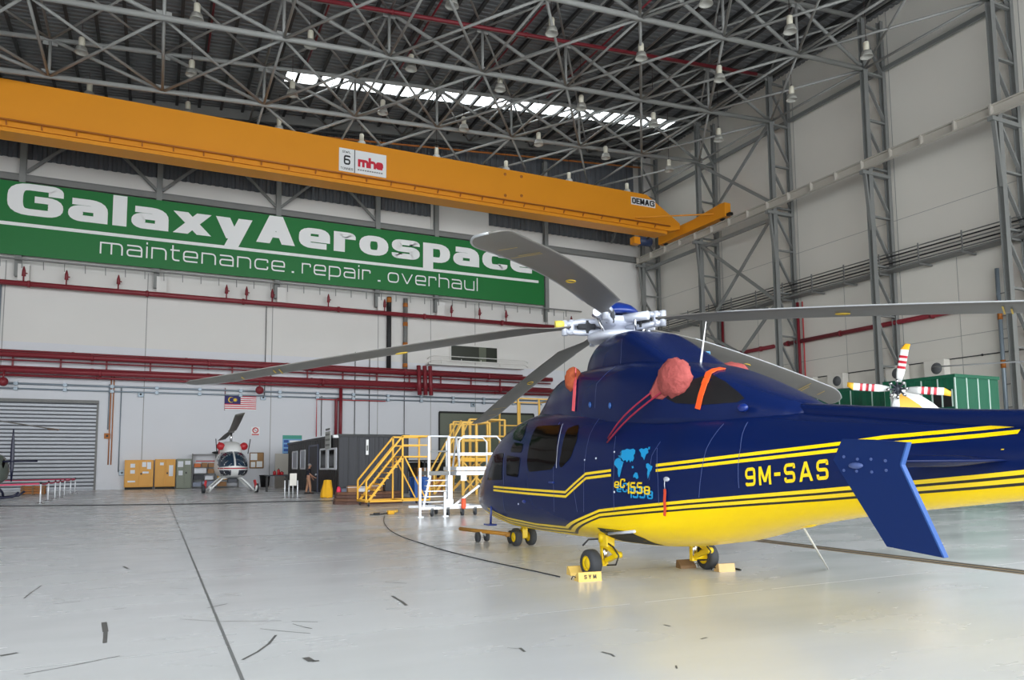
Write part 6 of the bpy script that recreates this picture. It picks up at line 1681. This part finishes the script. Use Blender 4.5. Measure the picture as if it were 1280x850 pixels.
# ---- yellow boarding stairs in the middle
def castor(t, x, y, r=.09, m='black'):
    MB().lathe([(r * .4, -.025), (r, -.025), (r, .025), (r * .4, .025)], (x, y, r), 'x', 16).build('castor', M['rubber'], t, True)
    MB().box((x - .04, y - .03, r), (x + .04, y + .03, r * 2 + .06)).build('castor_fork', M['steel_d'], t, True)
def stairs(loc, rz, label, run, plat, wid, hgt, rail, m, steps=6, nearbrace=True, group=None):
    """Mobile stairs: climbs along +x from x=0 to x=run, platform on to x=run+plat, width along y."""
    t = thing('mobile_stairs', label, 'stairs', loc, rz, group); z0 = .2; T = .065
    for y in (0, wid):
        MB().bar((0, y, z0), (run + plat, y, z0), T, T).build('base_bar', m, t, True)
        MB().bar((.08, y, z0), (run, y, hgt), T, .09).build('stringer', m, t, True)
        MB().bar((0, y, z0), (0, y, z0 + rail), T, T).build('post', m, t, True)
        MB().bar((run, y, z0), (run, y, hgt + rail), T, T).build('post', m, t, True)
        MB().bar((run + plat, y, z0), (run + plat, y, hgt + rail), T, T).build('post', m, t, True)
        MB().bar((0, y, z0 + rail), (run, y, hgt + rail), T, T).build('handrail', m, t, True)
        MB().bar((0, y, z0 + rail * .55), (run, y, hgt + rail * .55), T * .8, T * .8).build('mid_rail', m, t, True)
        MB().bar((run, y, hgt + rail), (run + plat, y, hgt + rail), T, T).build('handrail', m, t, True)
        MB().bar((run, y, hgt + rail * .55), (run + plat, y, hgt + rail * .55), T * .8, T * .8).build('mid_rail', m, t, True)
        if nearbrace: MB().bar((run + .1, y, hgt - .05), (run + plat * .85, y, z0 + .05), T * .8, T * .8).build('brace', m, t, True)
    for x in (0, run, run + plat): MB().bar((x, 0, z0), (x, wid, z0), T, T).build('cross_bar', m, t, True)
    MB().bar((run + plat, 0, hgt + rail), (run + plat, wid, hgt + rail), T, T).build('handrail', m, t, True)
    for k in range(steps):
        u = (k + 1) / (steps + 1); x, z = .08 + (run - .08) * u, z0 + (hgt - z0) * u
        MB().box((x - .12, 0, z - .015), (x + .14, wid, z + .02)).build('tread', m, t, True)
    MB().box((run - .02, 0, hgt - .05), (run + plat, wid, hgt + .01)).build('platform_deck', m, t, True)
    for x in (.1, run + plat - .1):
        for y in (.0, wid): castor(t, x, y)
    return t
n0 = at_z(457.5, 633.5); ys = n0.y; xa = at_y(457.5, 632, ys).x; xb = at_y(503, 600, ys).x; xc = at_y(537, 560, ys).x
zh = at_y(503, 545, ys).z; z1 = at_y(457.5, 601, ys).z
stairs((xa, ys, 0), 0, 'yellow wheeled boarding stairs rising to the right before the dark cabin', xb - xa, xc - xb, 1.35, zh - (z1 - .2), z1 - .2, M['yellow'], 7)
p = at_z(485, 643); t = thing('extension_reel', 'yellow power tool lying on the floor at the foot of the yellow stairs', 'power tool', (p.x, p.y, 0), R(8))
MB().box((-.02, -.09, 0), (.2, .09, .13), 0, .03).build('body', M['yellow'], t, True); MB().tube([(.2, 0, .08), (.34, 0, .1)], .05, 10).build('nozzle', M['yellow_p'], t, True)
MB().tube([(-.02, 0, .05), (-.2, .05, .02), (-.45, -.04, .02), (-.62, .05, .02)], .02, 6).build('lead', M['cable'], t, True); MB().box((-.5, -.06, 0), (-.3, .06, .07), 0, .02).build('battery', M['black'], t, True)
# ---- white aluminium work platform in front of the nose
w0 = at_z(556, 645.5); yw = w0.y
def W(px, py, dy=0): return at_y(px, py, yw + dy)
t = thing('work_platform', 'white aluminium mobile work platform with rails beside the helicopter nose', 'work platform', (w0.x, yw, 0))
A = M['alu']
xd0, xd1 = W(565, 590, .5).x, W(622, 590, .5).x; zd0, zd1 = W(566, 594, .5).z, W(566, 583.5, .5).z
MB().box((xd0, yw + .1, zd0), (xd1, yw + 1.3, (zd0 + zd1) / 2 - .01), 0, .01).build('deck', A, t)
MB().box((xd0, yw + .1, (zd0 + zd1) / 2 + .01), (xd1, yw + 1.3, zd1), 0, .01).build('deck_edge', A, t)
zr = W(590, 545.5, .3).z; zm_ = W(590, 567, .3).z
for y in (yw + .12, yw + 1.28):
    MB().tube([(xd0 + .1, y, zd1), (xd0 + .1, y, zr - .15), (xd0 + .25, y, zr), (xd1 - .2, y, zr), (xd1 - .05, y, zr - .15), (xd1 - .05, y, zd1)], .03, 8).build('guard_rail', A, t)
    MB().box((xd0 + .1, y - .02, zm_ - .05), (xd1 - .05, y + .02, zm_ + .03)).build('mid_rail', A, t)
MB().tube([(xd0 + .1, yw + .12, zd1), (xd0 + .12, yw + .4, zr - .05), (xd0 + .3, yw + .9, zr), (xd0 + .3, yw + 1.2, zd1)], .03, 8).build('guard_rail', A, t)
xl = W(538, 570, 0).x; xm = W(563, 570, 0).x; zp0, zp1 = .12, W(538, 545, 0).z
for x, z0, z1 in ((xl, W(538, 597, 0).z, zp1), (xm, .3, zp1), (W(566, 600).x, .3, zd0)): MB().box((x - .035, yw + .12, z0), (x + .035, yw + .19, z1)).build('post', A, t)
MB().tube([(xl, yw + .15, zp1), (xm, yw + .15, zp1)], .03, 8).build('hand_rail', A, t); MB().box((xl, yw + .13, W(550, 565).z), (xm, yw + .17, W(550, 565).z + .05)).build('hand_rail', M['steel_d'], t)
MB().box((xl, yw + .1, W(550, 594).z), (xm, yw + 1.2, W(550, 589).z)).build('landing', M['steel_d'], t)
zl = W(550, 594).z
for k in range(6):
    u = k / 6; z = .28 + (zl - .28) * u; x0_ = W(531, 620).x + .12 * u * 2; MB().box((x0_ - .05, yw + .18, z - .012), (xm - .04, yw + .40, z + .015)).build('step', A, t)
for x, tp in ((W(532, 620).x, W(542, 600).x), (xm - .02, xm - .02)): MB().bar((x, yw + .3, .2), (tp, yw + .3, zl), .05, .06).build('stringer', A, t)
for x, z1 in ((W(525, 620).x, W(525, 585).z), (W(556, 620).x, W(556, 615).z)):
    MB().box((x - .035, yw - .03, .03), (x + .035, yw + .03, z1), 0, .005).build('outrigger_post', A, t); MB().box((x - .09, yw - .09, 0), (x + .09, yw + .09, .03)).build('foot_pad', A, t)
zb2 = .26; xe = W(602, 633, .4).x
for y in (yw + .15, yw + 1.25): MB().box((W(526, 630).x, y - .03, zb2 - .04), (xe, y + .03, zb2 + .04)).build('base_bar', A, t)
for x in (xm, xe - .05): MB().box((x - .03, yw + .15, zb2 - .04), (x + .03, yw + 1.25, zb2 + .04)).build('cross_bar', A, t)
MB().bar((W(568, 632).x, yw + .14, .3), (W(601, 607).x, yw + .14, W(601, 607).z), .06, .06).build('brace', A, t)
MB().box((W(558, 630).x, yw + .02, W(558, 634).z), (W(567, 630).x, yw + .14, W(558, 624).z), 0, .01).build('latch_box', A, t)
MB().box((W(577, 570).x, yw + .05, W(577, 601).z), (W(584, 570).x, yw + .09, zd0)).build('id_plate', M['paper'], t)
for px in (542, 562, 580, 596):
    x = W(px, 640).x; q = MB().lathe([(.04, -.03), (.11, -.03), (.11, .03), (.04, .03)], (x, yw + .15, .11), 'x', 16).build('castor', M['rubber'], t); MB().box((x - .05, yw + .11, .11), (x + .05, yw + .19, .26)).build('fork', M['steel_d'], q)
for px in (562, 596):
    x = W(px, 640).x; q = MB().lathe([(.04, -.03), (.11, -.03), (.11, .03), (.04, .03)], (x, yw + 1.25, .11), 'x', 16).build('castor', M['rubber'], t); MB().box((x - .05, yw + 1.21, .11), (x + .05, yw + 1.29, .26)).build('fork', M['steel_d'], q)
a, b = W(579, 623, .05), W(579, 636, .05)
MB().lathe([(.05, 0), (.08, .05), (.07, a.z - b.z)], (a.x, yw + .02, b.z), 'z', 12).build('orange_sleeve', mat('orange_sleeve', (236, 92, 56), .6), t)
# ---- taller yellow stairs and docks behind the nose
def yel(px, py, y): return at_y(px, py, y)
def dock(pxl, pxr, pyr, pyd, y, wid, label, step=True, run=1.6):
    """Yellow work dock: legs, deck, rails; pixel edges at its front plane."""
    x0, x1 = yel(pxl, 560, y).x, yel(pxr, 560, y).x; zr_, zd = yel(pxl, pyr, y).z, yel(pxl, pyd, y).z
    t = thing('work_dock', label, 'work platform', ((x0 + x1) / 2, y + wid / 2, 0)); m = M['yellow_p']
    for x in (x0, (x0 + x1) / 2, x1):
        for yy in (y, y + wid): MB().box((x - .05, yy - .05, 0), (x + .05, yy + .05, zr_)).build('post', m, t)
    MB().box((x0, y, zd - .22), (x1, y + wid, zd)).build('deck', M['yellow'], t)
    for yy in (y, y + wid):
        for z in (zr_, (zr_ + zd) / 2): MB().bar((x0, yy, z), (x1, yy, z), .08, .08).build('rail', m, t)
        MB().bar((x0, yy, .1), (x1, yy, zd - .2), .08, .08).build('brace', m, t); MB().bar((x1, yy, .1), (x0, yy, zd - .2), .08, .08).build('brace', m, t)
    for z in (zr_, (zr_ + zd) / 2): MB().bar((x1, y, z), (x1, y + wid, z), .08, .08).build('rail', m, t)
    if step:
        for yy in (y, y + wid * .5):
            MB().bar((x0 - run, yy, .1), (x0, yy, zd), .09, .12).build('stringer', m, t); MB().bar((x0 - run, yy, 1.1), (x0, yy, zr_), .08, .08).build('stair_rail', m, t); MB().bar((x0 - run, yy, .1), (x0 - run, yy, 1.1), .08, .08).build('post', m, t)
        n_ = max(3, int(zd / .3))
        for k in range(n_): u = (k + 1) / (n_ + 1); MB().box((x0 - run * (1 - u) - .12, y, zd * u - .02), (x0 - run * (1 - u) + .14, y + wid * .5, zd * u + .02)).build('tread', M['yellow'], t)
    return t
dock(587, 631, 524, 566, 40, 2.6, 'tall pale yellow work dock with stairs in front of the dark doorway')
dock(578, 612, 528, 572, 37, 1.8, 'yellow stair dock just behind the white work platform', True, 1.6)
dock(648, 700, 498, 560, 45, 3.0, 'farthest tall yellow work dock seen over the helicopter nose', False)
# clutter behind the stairs
t = thing('long_bench', 'long black bench behind the yellow stairs', 'bench', (at_y(526, 600, 46).x, 46, 0)); x0, x1 = at_y(494, 600, 46).x, at_y(562, 600, 46).x; z = at_y(526, 575, 46).z
MB().box((x0, 45.6, z - .12), (x1, 46.4, z)).build('top', M['black'], t)
for x in (x0 + .1, (x0 + x1) / 2, x1 - .1):
    for y in (45.65, 46.3): MB().box((x - .05, y, 0), (x + .05, y + .08, z - .1)).build('leg', M['black'], t)
MB().box((x0, 46.3, .1), (x1, 46.36, z - .15)).build('back_panel', M['dark'], t)
M['bin_blue'] = mat('bin_blue', (26, 84, 160), .5)
t = thing('blue_crate', 'blue plastic crate behind the right end of the yellow stairs', 'crate', (at_z(525, 623).x, at_z(525, 623).y, 0)); q = Vector(t['_o']); s = (q - EYE).dot(_f) / 929.45
MB().lathe([(.001, .02), (11 * s * 1.25, .02), (12 * s * 1.3, 26 * s), (12.6 * s * 1.3, 27 * s), (11 * s * 1.3, 27 * s), (10.5 * s * 1.2, .1), (.001, .1)], (0, 0, .0), 'z', 4, smooth=False).build('tub', M['bin_blue'], t, True); t.rotation_euler = (0, 0, R(45))
for a_ in range(4): MB().bar((12.3 * s * .92 * math.cos(PI / 4 + a_ * PI / 2), 12.3 * s * .92 * math.sin(PI / 4 + a_ * PI / 2), 3 * s), (12.3 * s * .95 * math.cos(PI / 4 + a_ * PI / 2), 12.3 * s * .95 * math.sin(PI / 4 + a_ * PI / 2), 25 * s), .04).build('rib', M['bin_blue'], t, True)
for i, (px, w, h, d_, c, lb) in enumerate(((529, 1.0, .9, .7, 'brown', 'large brown carton behind the blue crate'), (508, .8, 1.2, .6, 'dark grey', 'dark grey case under the black bench'), (543, .7, .8, .6, 'orange', 'orange-brown carton under the black bench'), (556, .8, .6, .6, 'brown', 'brown carton at the right end under the black bench'))):
    y = 44.2 if i == 0 else 45.0
    x = at_y(px, 600, y).x; t = thing('carton', lb, 'box', (x, y, 0)); 
    MB().box((-w / 2, -d_ / 2, 0), (w / 2, d_ / 2, h * (1.6 if i == 0 else 1)), 0, .02).build('body', cols[c], t, True); MB().box((-.05, -d_ / 2 - .004, .05), (.05, d_ / 2 + .004, h * (1.6 if i == 0 else 1) + .004)).build('tape', M['paper'], t, True)

# ================================================================== RIGHT SIDE: CONTAINERS AND THE WHITE TAIL
M['cgreen'] = mat('container_green', (10, 92, 66), .45, noise=.05, scale=1)
M['cgreen_l'] = mat('pale_seam', (190, 210, 200), .5)
def container(x0, y0, x1, y1, z0, z1, label, group='green site containers', lines=.75, win=None):
    t = thing('site_container', label, 'container', ((x0 + x1) / 2, (y0 + y1) / 2, z0), 0, group)
    MB().box((x0, y0, z0), (x1, y1, z1)).build('body', M['cgreen'], t)
    y = y0
    mb = MB()
    while y <= y1 + .01: mb.box((x0 - .03, y - .025, z0), (x0, y + .025, z1)); y += lines
    x = x0
    while x <= x1 + .01: mb.box((x - .025, y0 - .03, z0), (x + .025, y0, z1)); x += lines
    mb.build('pale_seam', M['cgreen_l'], t)
    mb = MB()
    for k in range(int((y1 - y0) / .25)):
        mb.box((x0 - .02, y0 + .25 * k + .06, z0 + .1), (x0, y0 + .25 * k + .16, z1 - .1))
    mb.build('rib', M['cgreen'], t)
    MB().box((x0 - .05, y0 - .05, z1 - .12), (x1 + .05, y1 + .05, z1 + .02)).build('top_rail', M['cgreen'], t)
    if win:
        for a, b, za, zb3 in win:
            o = MB().box((x0 - .04, a, za), (x0 - .031, b, zb3)).build('window', M['black'], t)
            for y in (a, (a + b) / 2, b): MB().box((x0 - .06, y - .03, za), (x0 - .04, y + .03, zb3)).build('window_frame', M['cgreen_l'], o)
    return t
CX = 30.0
yc = at_x(1193, 470, CX).y; ztop = at_x(1193, 467, CX).z; xe = at_y(1247, 471, yc).x
ylw = at_x(1130, 476, CX).y; ya = at_x(1191, 490, CX).y; yb_ = at_x(1166, 490, CX).y; zwt, zwb = at_x(1180, 487.5, CX).z, at_x(1180, 509, CX).z
hh = ztop / 3
for k in range(3):
    nm = ['bottom', 'middle', 'top'][k]
    container(CX, yc, xe, ylw + 1, hh * k, hh * (k + 1) - .03, 'tall green ribbed site container nearest the right edge, %s one of the stack' % nm, 'near stack of green containers', .75, [(ya, yb_, max(zwb, hh * 2 + .15), min(zwt, hh * 3 - .25))] if k == 2 else None)
yc2 = at_x(1110, 484, 32.5).y; zt2 = at_x(1104, 484, 32.5).z; ye2 = at_x(1056, 483, 32.5).y
for k in range(2):
    container(32.5, ylw + 1.4, 36.5, ye2 - 1, zt2 / 2 * k, zt2 / 2 * (k + 1) - .03, 'green site container beyond the red-striped tail rotor, %s one' % ['lower', 'upper'][k], 'middle green containers')
zt3 = at_x(1000, 492, 34).z; ye3 = at_x(975, 490, 34).y
for k in range(2):
    container(34, ye2 - .6, 37.5, ye3, zt3 / 2 * k, zt3 / 2 * (k + 1) - .03, 'farthest green site container under the drooping right blade, %s one' % ['lower', 'upper'][k], 'far green containers')
# white helicopter whose red-striped tail rotor shows over the blue boom
TX = 20.0; hub = at_x(1122, 487, TX); TYY = hub.y
t = thing('helicopter', 'white helicopter with red striped tail rotor blades, mostly hidden beyond the blue tail boom', 'helicopter', (TX + 6, TYY - 3, 0))
ax = Vector((.86, -.51, 0)).normalized()        # towards its nose
sdv = Vector((-ax.y, ax.x, 0))
def hs(d, zb, zt, hw, zm, n=24):
    P = []
    for j in range(n):
        a = 2 * PI * j / n; c, s = math.cos(a), math.sin(a)
        P.append(Vector((TX, TYY, 0)) + ax * d + sdv * (hw * math.copysign(abs(c) ** .85, c)) + Vector((.35, .2, zm + (zt - zm if s > 0 else zm - zb) * math.copysign(abs(s) ** .85, s))))
    return P
MB().loft([hs(.35, 2.3, 2.6, .1, 2.45), hs(.8, 2.1, 2.75, .2, 2.4), hs(3.0, 1.9, 2.8, .35, 2.35), hs(5.5, 1.5, 2.9, .6, 2.2), hs(7.0, .9, 3.1, 1.05, 2.0), hs(9, .75, 3.3, 1.15, 1.9), hs(11, .8, 2.9, 1.05, 1.8), hs(12.3, 1.0, 2.1, .6, 1.6), hs(12.8, 1.3, 1.6, .1, 1.45)]).build('fuselage', M['hw'], t)
b0 = Vector((TX, TYY, 0)) + Vector((.35, .2, 0))
fin = [(2.2, 2.4), (.2, 2.5), (-.25, hub.z - .2), (-.1, hub.z + .12), (.35, hub.z - .02), (.9, hub.z - .4), (1.5, hub.z - 1.0)]
rings = []
mb = MB().prism([b0 + ax * d - sdv * .12 + Vector((0, 0, z)) for d, z in fin], sdv * .24, 0); fo = mb.build('tail_fin', M['hw'], t)
MB().prism([b0 + ax * d - sdv * .135 + Vector((0, 0, z)) for d, z in ((-.2, hub.z - .28), (.0, hub.z - .1), (.5, hub.z - .45), (.75, hub.z - .75), (.1, hub.z - .75))], sdv * .27, 0).build('yellow_patch', M['yellow'], fo)
to_cam = -sdv if (-sdv).dot(EYE - hub) > 0 else sdv
to_cam = (to_cam * .8 - ax * .35).normalized()
hc = hub + to_cam * .12
right = to_cam.cross(Vector((0, 0, 1))).normalized()
if right.dot(_r) < 0: right = -right
M['bred'] = mat('blade_red', (190, 40, 56), .4)
for tipx, tipy, lb in ((1134, 429, 'up'), (1066, 480, 'left'), (1176, 493, 'right'), (1114, 540, 'down')):
    tp = Vector((at_x(tipx, tipy, TX))); 
    e = (right * (tipx - 1122) + Vector((0, 0, 1)) * (487 - tipy)).normalized(); L = 1.38
    p_ = e.cross(to_cam).normalized()
    mb = MB(); segs = [(.22, .5, 0), (.5, .62, 0), (.62, .70, 1), (.70, .78, 0), (.78, .86, 1), (.86, .94, 0), (.94, 1.02, 1), (1.02, 1.2, 0), (1.2, L, 2)]
    for a, b, c in segs:
        wa, wb2 = (.07 if a < .3 else .115), (.115 if b < L else .07)
        sw = .0 if b < L else .06
        ring = lambda r, w, o_=0: [hc + e * r + p_ * (w * math.cos(q) + o_) + to_cam * (.018 * math.sin(q)) for q in [2 * PI * j / 8 for j in range(8)]]
        mb.loft([ring(a, wa), ring(b, wb2, sw)], c)
    mb.build('tail_rotor_blade', [M['hw'], M['bred'], M['yellow']], t)
mb = MB(); mb.ball(hc, (.12, .12, .16), 0, 12, 8)
for k in range(8):
    q = 2 * PI * k / 8; e = right * math.cos(q) + Vector((0, 0, 1)) * math.sin(q)
    mb.tube([hc + to_cam * .08 + e * .05, hc + to_cam * .1 + e * .3], .03, 6); mb.ball(hc + to_cam * .1 + e * .24, .05, 1, 8, 6)
mb.build('tail_rotor_hub', [M['hdark'], M['chrome']], t)
mh = b0 + ax * 8.3
MB().tube([mh + Vector((0, 0, 3.2)), mh + Vector((0, 0, 4.0))], .15, 10).build('mast', M['steel_d'], t)
a = at_d(1168, 458.5, 23.0); b = at_d(1290, 451, 19.0)
mb = MB().loft([[p + Vector((.12 * math.cos(q) * .3, .12 * math.cos(q), .02 * math.sin(q))) for q in [2 * PI * j / 8 for j in range(8)]] for p in (a, a.lerp(b, .3), b, mh + Vector((0, 0, 4.0)))]); mb.build('main_rotor_blade', M['blade_e'], t)
for d, s in ((6.2, -1), (6.2, 1), (11, 0)):
    p = b0 + ax * d + sdv * (1.1 * s); MB().lathe([(.1, -.1), (.28, -.1), (.28, .1), (.1, .1)], (p.x, p.y, .28), 'y', 16).build('wheel', M['rubber'], t); MB().tube([(p.x, p.y, .28), (p.x, p.y, 1.3)], .06, 8).build('gear_leg', M['hw'], t)
